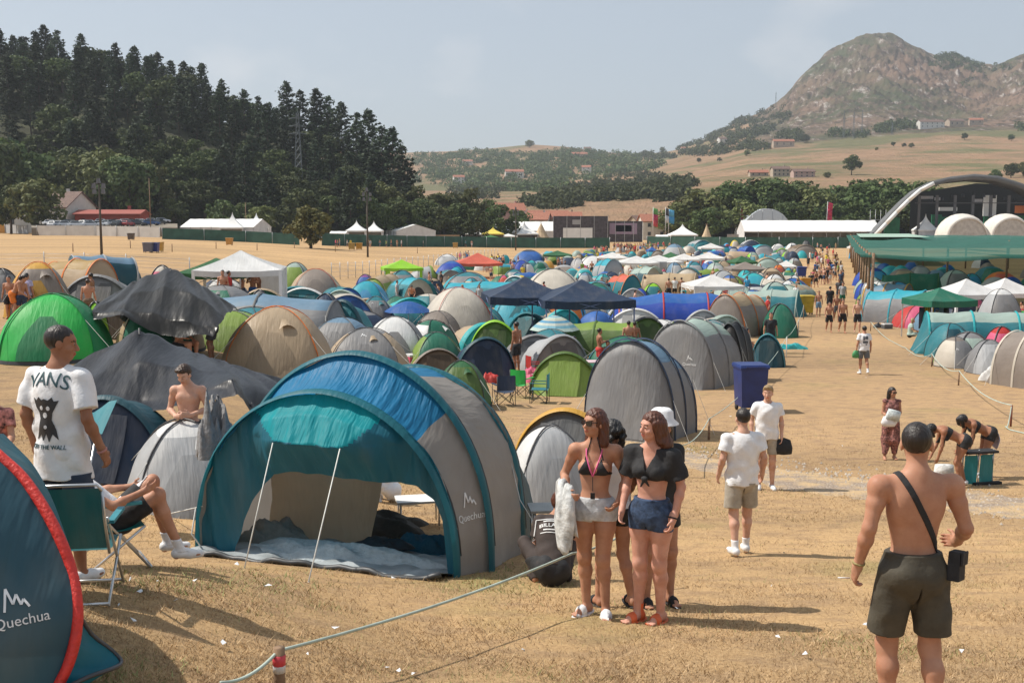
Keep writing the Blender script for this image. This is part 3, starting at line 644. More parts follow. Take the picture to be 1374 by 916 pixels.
q=at_g(545,325,14);s=scl(q);mq=marquee(q,46/s,12,3.2,5.0,-1.15,'grey-white gabled marquee with a dark painted emblem on its front',4)
em=MB();em.lathe([(0.01,0),(1.0,.0),(.9,.6),(1.1,1.3),(.55,2.2),(.15,2.9),(.01,3.0)],(-46/s/2-.0,0,0),n=10,sx=.04);em.build('emblem',M_DARK,mq)
q=at_g(447,325,10);s=scl(q);marquee(q,22/s,5,2.2,2.7,0,'low flat white booth left of the peaked tents',2)
q=at_g(592,326,9);s=scl(q);r=thing('wooden_barrier','long tan plywood barrier beside the gabled marquee','barrier',q);mb=MB();mb.box((0,0,1.1),(44/s,.2,2.2));mb.build('board',solid((.36,.24,.14),.8,name='plywood'),r,False)
q=at_g(690,325,26);s=scl(q);marquee(q,112/s,14,3.4,24/s+.4,0,'wide white marquee behind the yellow canopy and the flags',8)
q=at_g(634,325,10);s=scl(q);pagoda(q,22/s,2.4,25/s,0,'small white peaked tent left of the yellow canopy')
q=at_g(704,325,10);s=scl(q);pagoda(q,30/s,2.6,27/s,.3,'white peaked tent between the yellow canopy and the beige tipi')
q=at_g(682,325,4);s=scl(q);pagoda(q,20/s,1.9,12/s,.3,'little low white tent in front of the wide marquee')
q=at_g(661,325,6);s=scl(q);pagoda(q,26/s,2.6,20/s,.2,'yellow canopy tent before the wide white marquee',solid((.75,.60,.10),.6,name='yellow_canvas'))
q=at_g(658,326,2);s=scl(q);pagoda(q,18/s,1.8,11/s,.2,'small bright green canopy under the yellow canopy',solid((.25,.65,.20),.6,name='green_canvas'))
def tipi(loc,wd,H,label,col=(.50,.38,.24)):
 r=thing('tipi',label,'tent',loc);mb=MB();mb.lathe([(wd/2,0),(wd*.36,H*.18),(wd*.2,H*.5),(wd*.07,H*.84),(.05,H*.99)],n=12);mb.build('canvas',solid(col,.8,var=.15,vscale=.6,name='tipi_canvas'),r,False)
 for k in range(3):p_=MB();a=k*2.1;p_.tube([(math.cos(a)*.15,math.sin(a)*.15,H*.8),(-math.cos(a)*.3,-math.sin(a)*.3,H*1.06)],.05,n=4);p_.build('pole',M_WOOD,r)
q=at_g(727,325,9);s=scl(q);tipi(q,32/s,25/s,'wide beige tipi left of the dark screen')
q=at_g(954,326,8);s=scl(q);tipi(q,22/s,24/s,'beige tipi next to the white pagoda beyond the camp')
q=at_g(921,327,8);s=scl(q);pagoda(q,36/s,2.6,26/s,0,'large white peaked tent at the far end of the camp')
q=at_g(900,327,12);s=scl(q);marquee(q,26/s,4,2.0,2.5,0,'low white booth left of the large peaked tent',2)
q=at_g(1008,326,6);s=scl(q);r=thing('site_hoarding','grey-brown hoarding beside the long white marquee','barrier',q);mb=MB();mb.box((0,0,1.3),(54/s,.2,2.6));mb.build('board',solid((.27,.25,.23),.8,name='grey_board'),r,False)
def screen_wall(px0,px1,yt,yb,add,label,parts):
 a=at_g((px0+px1)/2,yb,add);s=scl(a);W_=(px1-px0)/s;H_=(yb-yt)/s;r=thing('stage_screen',label,'stage',a)
 mb=MB();mb.box((0,.4,H_/2),(W_,.6,H_));mb.build('scrim',solid((.075,.065,.075),.8,var=.3,vscale=1.2,name='printed_scrim'),r,False)
 for(x0,x1,z0,z1,m_,nm)in parts:b=MB();b.box(((x0+x1)/2*W_,.04,(z0+z1)/2*H_),((x1-x0)*W_,.1,(z1-z0)*H_));b.build(nm,m_,r,False)
 for k in range(5):b=MB();b.box((W_*(k/4-.5),.05,H_/2),(.14,.2,H_+.3));b.build('truss_post',M_STEEL,r,False)
screen_wall(745,818,291,326,10,'dark printed stage scrim with a wide white opening',[(-.32,.22,.12,.55,M_WHITE,'white_panel'),(-.15,.0,.68,.86,solid((.35,.35,.36),.6,name='pale_print'),'printed_sign')])
screen_wall(820,868,298,326,14,'second dark scrim with a pink lit banner at the entrance',[(-.42,.35,.38,.9,solid((.30,.22,.30),.6,name='mauve_banner'),'banner'),(-.25,.2,.5,.8,solid((.60,.25,.50),.6,name='pink_banner'),'pink_sign')])
q=at_g(1100,327,14);s=scl(q);mqq=marquee(q,180/s,12,3.6,30/s,0,'very long white marquee with open dark front left of the stage',10,side=False)
q2=at_g(1064,327,34);s=scl(q2);r=thing('arched_hall','pale grey arched hall roof behind the long white marquee','hall',q2);mb=MB()
W_=70/s;H_=44/s;mb.grid([[(W_/2*math.cos(PI*j/14),y,1+(H_-1)*math.sin(PI*j/14))for j in range(15)]for y in(0,4,8,12)]);mb.add([(W_/2*math.cos(PI*j/14),0.02,1+(H_-1)*math.sin(PI*j/14))for j in range(15)],[tuple(range(15))]);mb.build('roof',solid((.45,.49,.53),.5,name='hall_sheet'),r)
for k in range(6):b=MB();x=W_*(k/5-.5)*.96;b.tube([(x,-.08,0),(x,-.08,1+(H_-1)*math.sqrt(max(0,1-(2*x/W_)**2)))],.06,n=4);b.build('rib',M_STEEL,r)
y0=335.0;base=G(1280,322)
r=thing('main_stage','big stage under a sweeping pale arch roof with a dark backdrop','stage',(0,y0,0))
arc=[(1172,312),(1186,297),(1200,282),(1216,266),(1232,252),(1250,243),(1275,237),(1308,233.5),(1340,236),(1372,246),(1400,262),(1430,290),(1450,320)]
def A3(px,py,y):a=AT(px,py,y);return(a[0],y-y0,a[2])
mb=MB();rows=[]
for i,(px,py)in enumerate(arc):
 t_=4+4*math.sin(PI*i/12);f0=A3(px,py,y0);f1=A3(px+(3 if i<6 else-3),py+t_*.9,y0-.2);b1=(f0[0],7,f0[2]-1.0)
 rows.append([f1,f0,(f0[0],3.5,f0[2]-.4),b1,(f0[0],7,f0[2]-2.0),(f0[0],3.5,f0[2]-1.4),(f1[0],.4,f1[2])])
mb.grid(rows,wrap=True);mb.build('arch_roof',solid((.12,.125,.13),.8,var=.15,vscale=.3,name='roof_membrane'),r)
mb=MB()
for(px,py),(qx,qy)in zip(arc[:5],arc[1:6]):mb.tube([A3(px+3,py+3,y0-1.2),A3(qx+3,qy+3,y0-1.2)],.62,n=6)
mb.build('white_leg',M_WHITE,r)
b=MB();a0=A3(1222,256,y0+14);a1=A3(1440,330,y0+14);b.add([(a0[0],14,0),(a1[0],14,0),(a1[0],14,a0[2]+1),(A3(1310,246,y0+14)[0],14,A3(1310,246,y0+14)[2]),(a0[0],14,a0[2]-1)],[(0,1,2,3,4)]);b.build('backdrop',solid((.02,.022,.022),.9,name='black_drape'),r,False)
def sb(nm,px0,px1,yt,yb,dy,mat,th=.4):p0=A3(px0,yt,y0+dy);p1=A3(px1,yb,y0+dy);b=MB();b.box(((p0[0]+p1[0])/2,dy,(p0[2]+p1[2])/2),(abs(p1[0]-p0[0]),th,abs(p0[2]-p1[2])));b.build(nm,mat,r,False)
M_GRN=solid((.02,.19,.085),.7,var=.25,vscale=.8,name='green_drape')
for px0,px1,yt,yb in((1187,1206,292,326),(1250,1262,288,326),(1263,1276,291,326),(1320,1336,290,326),(1354,1374,289,326)):sb('green_drape',px0,px1,yt,yb,8,M_GRN)
for px0,px1,yt,yb in((1236,1252,263,267),(1254,1262,265,269),(1306,1318,267,271)):sb('stage_banner',px0,px1,yt,yb,6,solid((.40,.40,.42),.6,name='banner_grey'))
sb('white_print',1260,1284,278,283,7,M_WHITE);sb('white_tower',1320,1336,262,290,6,M_WHITE);sb('orange_box',1362,1374,276,286,5,solid((.7,.2,.05),.6,name='orange'))
MTR=solid((.10,.10,.105),.6,.3,name='dark_truss')
for k in range(7):sb('truss',1232+k*24,1233+k*24,262,326,3,MTR)
sb('truss',1228,1380,272,273,3,MTR)
for k in range(9):
 q=A3(1250+14*k,262-8*math.sin(PI*k/8)+10,y0+4);b=MB();b.lathe([(.5,0),(.5,.9),(.2,1.1)],q,8);b.build('stage_light',M_DARK,r)
q=at_g(1178,326,2);r=thing('scaffold','thin scaffold frame where the marquee meets the stage leg','scaffold',q);s=scl(q);mb=MB()
for i in range(5):
 mb.tube([(-2+i*1.6,0,0),(-2+i*1.6,0,44/s)],.05,n=4)
for z in(3,5,7):mb.tube([(-2,0,z),(4.4,0,z)],.05,n=4);mb.tube([(-2,0,z-2),(4.4,0,z)],.04,n=4)
mb.build('frame',M_STEEL,r)
q=at_g(1236,326,-3);s=scl(q);pagoda(q,28/s,21/s-.7,39/s,0,'white peaked tent in front of the stage between banner and domes',open_=False)
q=at_g(1226,326,-6);s=scl(q);r=thing('site_cabin','low pale site cabin at the foot of the peaked tent','cabin',q);mb=MB();mb.box((0,0,1.1),(48/s,2.4,2.2));mb.build('wall',M_WHITE2,r,False);b=MB();b.box((8,-1.25,1.4),(3,.1,1));b.build('window',M_WIN,r,False)
def dome_hall(px,wpx,ytop,label):
 q=at_g(px,327,-2);s=scl(q);R=wpx/s/2;H_=(327-ytop)/s;r=thing('inflatable_dome',label,'tent',q,.12);rows=[]
 mb=MB()
 for i in range(-4,13):
  kk=math.cos((i-2)/11.5*PI/2*.92)**.5;rows.append([(R*math.cos(PI*j/16)*kk,R*.8*(i-3)/9,H_*math.sin(PI*j/16)**.8*kk)for j in range(17)])
 mb.grid(rows,mi=lambda i,j:0);fr=[(R*.85*math.cos(PI*j/16),-R*.60,H_*.85*math.sin(PI*j/16)**.8)for j in range(17)]
 o=mb.build('shell',solid((.66,.62,.56),.7,var=.08,vscale=.5,name='cream_membrane'),r);md=o.modifiers.new('s','SOLIDIFY');md.thickness=.3
 f=MB();f.add(fr+[(0,-R*.60,0)],[tuple(range(17))]);f.build('front_wall',solid((.50,.48,.45),.7,var=.15,vscale=.9,name='grey_membrane'),r,False)
 for k in(0,4,9,14):b=MB();b.tube([(x,y-.02,z+.1)for x,y,z in rows[k]],.14,n=5,cap=False);b.build('rib',M_WHITE,r)
 return r
dome_hall(1284,66,288,'cream half-dome tent nearer the peaked white tent');dome_hall(1342,64,288,'cream half-dome tent at the right of its twin')
def banner(px,yt,yb,wpx,add,cols,label,lean=0.0,name='banner_flag'):
 g=at_g(px,324,add);s=scl(g);H_=(324-yt)/s;r=thing(name,label,'flag',g);mb=MB();mb.tube([(0,0,0),(lean*.3,0,H_+.3)],.09,n=5);mb.build('pole',M_WHITE2,r);W_=wpx/s;h0=(324-yb)/s
 n=len(cols)
 for k,c in enumerate(cols):
  f=MB();z0=h0+(H_-h0)*k/n;z1=h0+(H_-h0)*(k+1)/n
  f.grid([[(.1+u*W_/4+lean*z/H_*.4,.22*math.sin(u*1.8+z*1.3)+e,z-.10*u)for u in range(5)]for e,z in((0,z0),(0,(z0+z1)/2),(0,z1))]);o=f.build('cloth',solid(c,.7,name='flag_cloth'),r);md=o.modifiers.new('s','SOLIDIFY');md.thickness=.04
banner(566,286,302,9,8,[(.65,.28,.05),(.65,.28,.05),(.03,.12,.35),(.65,.28,.05),(.65,.28,.05)],'orange flag with a blue mark above the gabled marquee')
banner(606,288,306,5,8,[(.6,.62,.6),(.05,.25,.5),(.6,.62,.65)],'narrow blue and white banner beyond the green fence')
banner(634,289,304,4,10,[(.45,.04,.08)],'small dark red banner left of the yellow canopy')
banner(650,278,306,6,8,[(.5,.03,.08),(.5,.03,.08),(.5,.03,.08),(.12,.4,.05)],'tall red banner with green tip above the yellow canopy')
banner(880,280,304,6,8,[(.5,.05,.06),(.45,.03,.10),(.1,.3,.08)],'red and green flag near the village house')
banner(897,280,299,4,8,[(.6,.62,.65),(.05,.05,.06)],'thin white and black flag beside the blue banner')
banner(902,282,300,7,9,[(.05,.3,.6),(.1,.4,.65)],'bright blue banner above the far camp')
banner(998,275,305,4,6,[(.2,.4,.06),(.5,.03,.07),(.5,.03,.07)],'thin red banner in front of the tree belt')
banner(1110,272,298,6,2,[(.5,.03,.08),(.5,.03,.08),(.5,.03,.08)],'red flag on a leaning pole above the long white marquee',lean=1.2)
banner(1212,277,306,8,-6,[(.04,.25,.6),(.7,.72,.72),(.7,.45,.05),(.04,.25,.6)],'broad blue surf banner with white and orange shapes by the stage')
banner(1299,250,300,5,-8,[(.45,.05,.08),(.45,.05,.08),(.5,.06,.08),(.55,.45,.05)],'red flag with yellow top in front of the stage')
def lamp(px,yb,yt,label):
 g=G(px,yb);s=scl(g);H_=(yb-yt)/s;r=thing('street_lamp',label,'lamp post',g);mb=MB();mb.tube([(0,0,-.2),(0,0,H_*.96)],.17,r2=.10,n=8);mb.build('pole',solid((.09,.075,.06),.8,name='dark_pole'),r)
 b=MB();b.tube([(-.6,0,H_*.93),(.6,0,H_*.93)],.05,n=4);b.tube([(0,0,H_*.9),(0,0,H_)],.08,n=5);b.build('bracket',M_DARK,r)
 for x,z in((-.55,.90),(.55,.90),(0,.965),(-.5,.83),(.5,.83)):b=MB();b.box((x,-.15,H_*z),(.42,.4,.55),top=(.7,.7));b.build('lamp_head',solid((.12,.12,.13),.3,name='lamp_glass'),r,False)
lamp(136.5,343,240,'tall dark lamp post rising before the parked cars');lamp(493.5,345,252,'tall dark lamp post beside the two peaked white tents');lamp(692,336,278,'dark lamp post in front of the wide white marquee')
for px,yb,yt,lb in((202,300,240,'thin bare utility pole among the olive trees by the car park'),(330,300,272,'thin pale pole behind the peaked tents'),(425,312,276,'slim grey pole right of the yellowish tree')):
 g=G(px,318);g=(AT(px,300,g[1]+10)[0],g[1]+10,Z(g[0],g[1]+10));s=scl(g);r=thing('utility_pole',lb,'pole',g);mb=MB();mb.tube([(0,0,0),(0,0,(318-yt)/s)],.13,r2=.08,n=6);mb.build('shaft',M_WOOD,r);b=MB();b.box((0,0,(318-yt)/s),(.8,.2,.2));b.build('cross_arm',M_DARK,r,False)
def car_proto():
 r=thing('parked_car',None,None);b=MB()
 prof=[(-2.15,.35,.78),(-2.05,.32,.92),(-1.3,.3,.98),(1.0,.3,1.0),(1.95,.3,.86),(2.15,.36,.66)]
 rows=[[(x,-.86,z0),(x,-.9,(z0+z1)/2),(x,-.8,z1),(x,.8,z1),(x,.9,(z0+z1)/2),(x,.86,z0)]for x,z0,z1 in prof]
 b.grid(rows,wrap=True);b.add(rows[0],[(0,1,2,3,4,5)]);b.add(rows[-1],[(5,4,3,2,1,0)])
 b.add([(-1.75,-.78,.95),(1.05,-.78,.98),(.35,-.62,1.42),(-1.35,-.62,1.42),(-1.75,.78,.95),(1.05,.78,.98),(.35,.62,1.42),(-1.35,.62,1.42)],[(2,3,7,6),(0,3,2,1),(4,5,6,7),(0,4,7,3),(1,2,6,5)])
 body=b.build('body',solid((.5,.5,.5),.25,.3,name='car_paint'),r,False)
 g=MB();
 for s_ in(-1,1):g.add([(-1.5,s_*.775,1.02),(.85,s_*.775,1.02),(.3,s_*.655,1.36),(-1.25,s_*.655,1.36)],[(0,1,2,3)])
 g.add([(1.03,-.7,1.02),(1.03,.7,1.02),(.42,.56,1.39),(.42,-.56,1.39)],[(0,1,2,3)]);g.add([(-1.78,-.7,1.0),(-1.78,.7,1.0),(-1.42,.56,1.38),(-1.42,-.56,1.38)],[(3,2,1,0)]);w_=g.build('window',solid((.03,.04,.05),.08,name='car_glass'),r,False)
 out=[r,body,w_]
 for x in(-1.35,1.35):
  for y in(-.82,.82):q=MB();q.tube([(x,y-.1,.32),(x,y+.1,.32)],.32,n=12);out.append(q.build('wheel',M_DARK,r))
 return out
carp=car_proto();first=True
g0=G(130,316.5);car_z=lambda y:Z(g0[0],g0[1])+1.75+(y-g0[1])*.028
rows=[[(AT(px,300,y_)[0],y_,car_z(y_)-.004 if k else Z(AT(px,300,y_)[0],y_)-.2)for px in(42,80,120,160,200,238)]for k,y_ in enumerate((g0[1]+3.4,g0[1]+3.6,g0[1]+18,g0[1]+34))]
mb=MB();mb.grid(rows);tag(mb.build('car_park',solid((.20,.17,.13),.95,var=.2,vscale=.5,name='gravel_lot'),None,False),kind='structure')
ccol={'silver':(.5,.52,.55),'white':(.75,.75,.75),'dark grey':(.06,.065,.07),'red':(.35,.03,.03),'blue':(.05,.10,.22)}
for k,(px,add,cn,rz)in enumerate([(74,8,'silver',1.4),(82,14,'white',1.5),(90,8,'silver',.1),(101,15,'dark grey',1.5),(104,7,'white',.2),(114,14,'white',1.4),(122,20,'silver',.2),(124,6,'silver',.1),(133,10,'white',.1),(145,14,'silver',1.5),(152,20,'dark grey',.2),(158,7,'dark grey',1.5),(163,15,'silver',1.5),(170,22,'white',.2),(171,7,'red',1.4),(178,15,'dark grey',1.6),(184,8,'dark grey',.1),(190,18,'white',.1),(194,12,'silver',1.5),(203,7,'blue',.1),(205,20,'white',.2),(214,12,'dark grey',1.5),(70,20,'white',0),(95,24,'dark grey',0),(138,26,'silver',0),(218,22,'silver',.3)]):
 q=at_g(px,316.5,add);q=(AT(px,300,q[1])[0],q[1],car_z(q[1]))
 if first:r=carp[0];parts_=carp[1:];first=False
 else:
  r=carp[0].copy();COL.objects.link(r);parts_=[]
  for c in carp[1:]:d=c.copy();COL.objects.link(d);d.parent=r;parts_.append(d)
 r.location=q;r.rotation_euler=(0,0,rz);tag(r,cn+' car parked in the rows behind the pale hoarding wall','car',cn+' parked cars');parts_[0].material_slots[0].link='OBJECT';parts_[0].material_slots[0].material=solid(ccol[cn],.25,.2,name='car_paint')
NA,NB=G(1168,428),G(1140,344);hN=4.0
def NP(u,v):
 x=NA[0]+(NB[0]-NA[0])*v+u;y=NA[1]+(NB[1]-NA[1])*v-.03*u;return x,y,Z(x,y)
r=thing('shade_canopy','huge dark green shade net canopy on rows of wooden poles','canopy',NP(0,0));o=Vector(NP(0,0))
mb=MB();rows=[]
for i in range(41):
 row=[]
 for j in range(31):
  x,y,z=NP(i*1.75-.8,j/30);sag=.20*abs(math.sin(PI*i/5))+.10*abs(math.sin(PI*j/3));row.append((x-o.x,y-o.y,z+hN+.15-sag-o.z+.1*math.sin(i*1.3+j)))
 x,y,z=row[0];row.insert(0,(x,y-.05,z-.15-.12*abs(math.sin(i*.9))));rows.append(row)
mb.grid(rows);mb.build('shade_net',net_mat(),r)
mb=MB();rows=[]
for i in range(9):
 x0,y0_,z0_=NP(1+i*1.3,.68);x1,y1_,z1_=NP(1+i*1.2,.95);rows.append([(x0-o.x,y0_-o.y,z0_-o.z+hN+.35),(x1-o.x,y1_-o.y,z1_-o.z+hN+.4)])
mb.grid(rows);mb.build('pale_net_strip',solid((.30,.42,.34),.8,name='pale_net'),r,False)
for v in[0,.06,.12,.18,.25,.33,.42,.52,.64,.78,.9,1.0]:
 x,y,z=NP(0,v);b=MB();b.tube([(x-o.x,y-o.y,z-o.z-.2),(x-o.x+.05,y-o.y,z-o.z+hN+.25)],.13,r2=.10,n=7);b.build('pole',M_WOOD,r)
for v in(.0,.3,.62):
 for u in(8,14,20,26,31,36,41,46,52,58):
  if v==0 and u not in(8,26,41,14):continue
  x,y,z=NP(u+v*3,v if v else.0);b=MB();b.tube([(x-o.x,y-o.y,z-o.z-.2),(x-o.x,y-o.y,z-o.z+hN)],.12,n=6)
  if v or u in(14,26,41):b.build('pole',M_WOOD,r)
C=dict(teal=(.03,.20,.24),dteal=(.018,.085,.115),cyan=(.03,.36,.46),turq=(.03,.42,.45),blue=(.03,.13,.42),royal=(.02,.07,.40),navy=(.025,.045,.09),lblue=(.16,.27,.38),grey=(.24,.24,.245),dgrey=(.09,.095,.10),lgrey=(.42,.43,.44),white=(.72,.72,.71),cream=(.60,.55,.47),beige=(.42,.32,.21),tan=(.46,.35,.23),taupe=(.26,.22,.19),black=(.018,.02,.024),green=(.03,.45,.08),dgreen=(.015,.24,.09),lime=(.28,.60,.03),olive=(.22,.33,.06),dolive=(.08,.15,.03),mint=(.36,.46,.41),ngreen=(.02,.16,.10),orange=(.70,.19,.03),amber=(.62,.35,.06),mustard=(.36,.23,.07),red=(.50,.04,.035),coral=(.62,.13,.08),pink=(.65,.12,.22),purple=(.25,.08,.28),yellow=(.65,.50,.05),sand=(.48,.36,.22),brown=(.15,.10,.06),fgreen=(.03,.13,.045),skyb=(.05,.33,.58))
def FB(c,big=1.0,**k):return fabric(C[c]if isinstance(c,str)else c,big=big,**k)
M_POLE=solid((.05,.05,.055),.4,name='tent_pole');M_CORD=solid((.62,.62,.58),.7,name='cord');M_ALU=solid((.62,.63,.64),.3,.7,name='aluminium')
M_SHEET=solid((.045,.05,.055),.7,name='ground_sheet')
def arch_pts(w,h,n,p=.82,pw=1.0):
 p=p+.12;pw=1.08
 out=[]
 for j in range(n+1):
  a=PI*j/n;c,s_=math.cos(a),max(0.0,math.sin(a));out.append((w/2*math.copysign(abs(c)**pw,c),h*s_**p))
 return out
def arch_shell(mb,arches,n=18,m=5,sag=.05,colf=None,p=.82,seed=0,wr=.010):
 """arches: (y, w, h, lean). colf(seg, u, a01)->material"""
 rows=[];tags=[]
 for k in range(len(arches)-1):
  A,B=arches[k],arches[k+1];mm=m
  for i in range(mm+(1 if k==len(arches)-2 else 0)):
   t=i/mm;sg=1-sag*math.sin(PI*t);w=(A[1]+(B[1]-A[1])*t)*sg;h=(A[2]+(B[2]-A[2])*t)*(1-sag*.8*math.sin(PI*t))
   y=A[0]+(B[0]-A[0])*t;ln=A[3]+(B[3]-A[3])*t;row=[]
   for(x,z)in arch_pts(w,h,n,p):
    q=wr*math.sin(x*9+z*13+y*7+seed)*min(1,z*3)*min(1,h);row.append((x*(1+q*.5),y+ln*(z/max(h,.05))+q,z*(1+q)+(.0 if z>.02 else 0)))
   rows.append(row);tags.append((k,t))
 def mi(i,j):return colf(tags[i][0],tags[i][1]+.5/m,(j+.5)/n)if colf else 0
 mb.grid(rows,mi);return rows
def tent_parts_arch(root,arches,cols,n=18,p=.82,band=None,seedbands=None,r=.012,skip=()):
 for k,A in enumerate(arches):
  if k in skip or A[2]<.3:continue
  pts=[(x*1.008,A[0]+A[3]*z/A[2],z*1.01+.004)for x,z in arch_pts(A[1],A[2],n,p)]
  b=MB()
  if band:
   rows=[[(x,y-bw,z)for x,y,z in pts]for bw in(-band,0,band)]
   rows[1]=[(x*1.012,y,z*1.014)for x,y,z in rows[1]]
   b.grid(rows);b.build('arch_band',cols,root)
  else:b.tube(pts,r,n=5);b.build('arch_pole',cols,root)
def dome_R(phi,e=3.0):return(abs(math.cos(phi))**e+abs(math.sin(phi))**e)**(-1/e)
def dome_shell(mb,w,l,h,colf,n=40,m=10,vest=0.0,vph=-PI/2,sag=.07,e=3.0,pz=1.0):
 rows=[]
 for i in range(m+1):
  t=max(.02,i/m);row=[]
  for j in range(n):
   phi=2*PI*j/n+.001;R=dome_R(phi,e);dd_=math.atan2(math.sin(phi-vph),math.cos(phi-vph))
   sg=1-sag*math.sin(PI*min(1,t*1.05))*abs(math.cos(2*phi));v=1+vest*math.exp(-(dd_/.55)**2)*t**1.5
   r=math.sin(t*PI/2)**1.02;z=h*max(0.0,math.cos(t*PI/2))**pz;q=1+.008*math.sin(phi*9+t*14)+.025*math.sin(phi*2+w*37)*t+.015*math.sin(phi*3+t*5+h*53)
   row.append((w/2*R*r*math.cos(phi)*sg*v*q*.92,l/2*R*r*math.sin(phi)*sg*v*q*.92,z*(1-.0*t)))
  rows.append(row)
 rows.insert(0,[(0,0,h*1.0)]*n)
 mb.grid(rows,lambda i,j:colf(max(0,i-1)/m,2*PI*(j+.5)/n),wrap=True);return rows
def pegs(root,pts,top=None):
 for i,q in enumerate(pts):
  if top:b=MB();b.tube([top[i],q],.006,n=4,cap=False);b.build('guy_line',M_CORD,root)
def dome_tent(loc,rz,w,l,h,cols,label,tier=2,vest=.25,cap=True,group=None,name='dome_tent',split=None):
 r=thing(name,label,'tent',loc,rz,group);big=1.0 if h*tier>3 else 1.4
 n,m={0:(20,6),1:(28,8),2:(40,10),3:(64,18)}[tier]
 c0,c1,c2=cols[0],cols[1],cols[2]if len(cols)>2 else cols[1]
 def colf(t,ph):
  k=int(((ph+PI/4)%(2*PI))/(PI/2))
  if cap and t<.30:return 2
  return 1 if k==(split if split is not None else 3)or(split==9 and k in(0,2))else 0
 mb=MB();rows=dome_shell(mb,w,l,h,colf,n,m,vest);mats=[FB(c0,big),FB(c1,big),FB(c2,big)]
 mb.build('tent_shell',mats,r)
 if tier>=1:
  for s_ in(1,-1):
   b=MB();pts=[]
   for t in range(-12,13):
    f=abs(t)/12;phi=(PI/4 if t>0 else PI/4+PI)if s_>0 else(3*PI/4 if t>0 else-PI/4);R=dome_R(phi,3.0);rr=math.sin(f*PI/2)**1.02*1.0 if f else 0
    pts.append((w/2*R*rr*math.cos(phi)*.94,l/2*R*rr*math.sin(phi)*.94,h*max(0,math.cos(f*PI/2))**1.0*1.012+.01))
   b.tube(pts,.014 if tier>1 else.03,n=5);b.build('pole',M_POLE if len(cols)<4 else FB(cols[3]),r)
 if tier>=1:
  b=MB();gr=[]
  for i in range(7):
   t=.52+.46*i/6;row=[]
   for j in range(7):
    hw=.50*(.25+.75*math.sin(min(1,(i+.5)/5)*PI/2));ph=-PI/2+(j/6-.5)*hw*1.6;R=dome_R(ph,3.0);dv=ph+PI/2;v=1+vest*math.exp(-(dv/.55)**2)*t**1.5
    sg=1-.07*math.sin(PI*min(1,t*1.05))*abs(math.cos(2*ph));rr=math.sin(t*PI/2)**1.02
    row.append((w/2*R*rr*math.cos(ph)*sg*v*.935,l/2*R*rr*math.sin(ph)*sg*v*.935,h*max(0.0,math.cos(t*PI/2))**1.0+.012))
   gr.append(row)
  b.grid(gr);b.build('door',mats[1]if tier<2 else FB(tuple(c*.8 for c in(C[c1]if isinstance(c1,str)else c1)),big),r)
 if tier>=2:
  for ph0 in((-PI/2+.35,)if h*w%.3<.12 else()):
   b=MB();gr=[];r0=math.sin(.36*PI/2);z0=h*math.cos(.36*PI/2);cx_,cy_=w/2*r0*math.cos(ph0)*.9,l/2*r0*math.sin(ph0)*.9;hw_=.12*h
   for i in range(6):t=i/5;gr.append([(cx_+math.cos(ph0)*(.16*t*h)-math.sin(ph0)*hw_*a*(.3+.7*t),cy_+math.sin(ph0)*(.16*t*h)+math.cos(ph0)*hw_*a*(.3+.7*t),z0+.035-.07*h*t-.06*h*a*a*t)for a in(-1,-.5,0,.5,1)])
   b.grid(gr);b.build('vent',mats[0],r)
  rr_=rows[-1];b=MB();b.grid([[(x*1.01,y*1.01,.05)for x,y,z in rr_],[(x*1.02,y*1.02,-.03)for x,y,z in rr_]],wrap=True);b.build('ground_sheet_edge',M_SHEET,r)
  q=[(w*.62,-l*.6,0.0),(-w*.62,-l*.6,0.0),(w*.62,l*.55,0),(-w*.6,l*.6,0)];tp=[(w*.3,-l*.3,h*.62),(-w*.3,-l*.3,h*.62),(w*.3,l*.3,h*.62),(-w*.3,l*.3,h*.62)];pegs(r,q,tp)
 return r
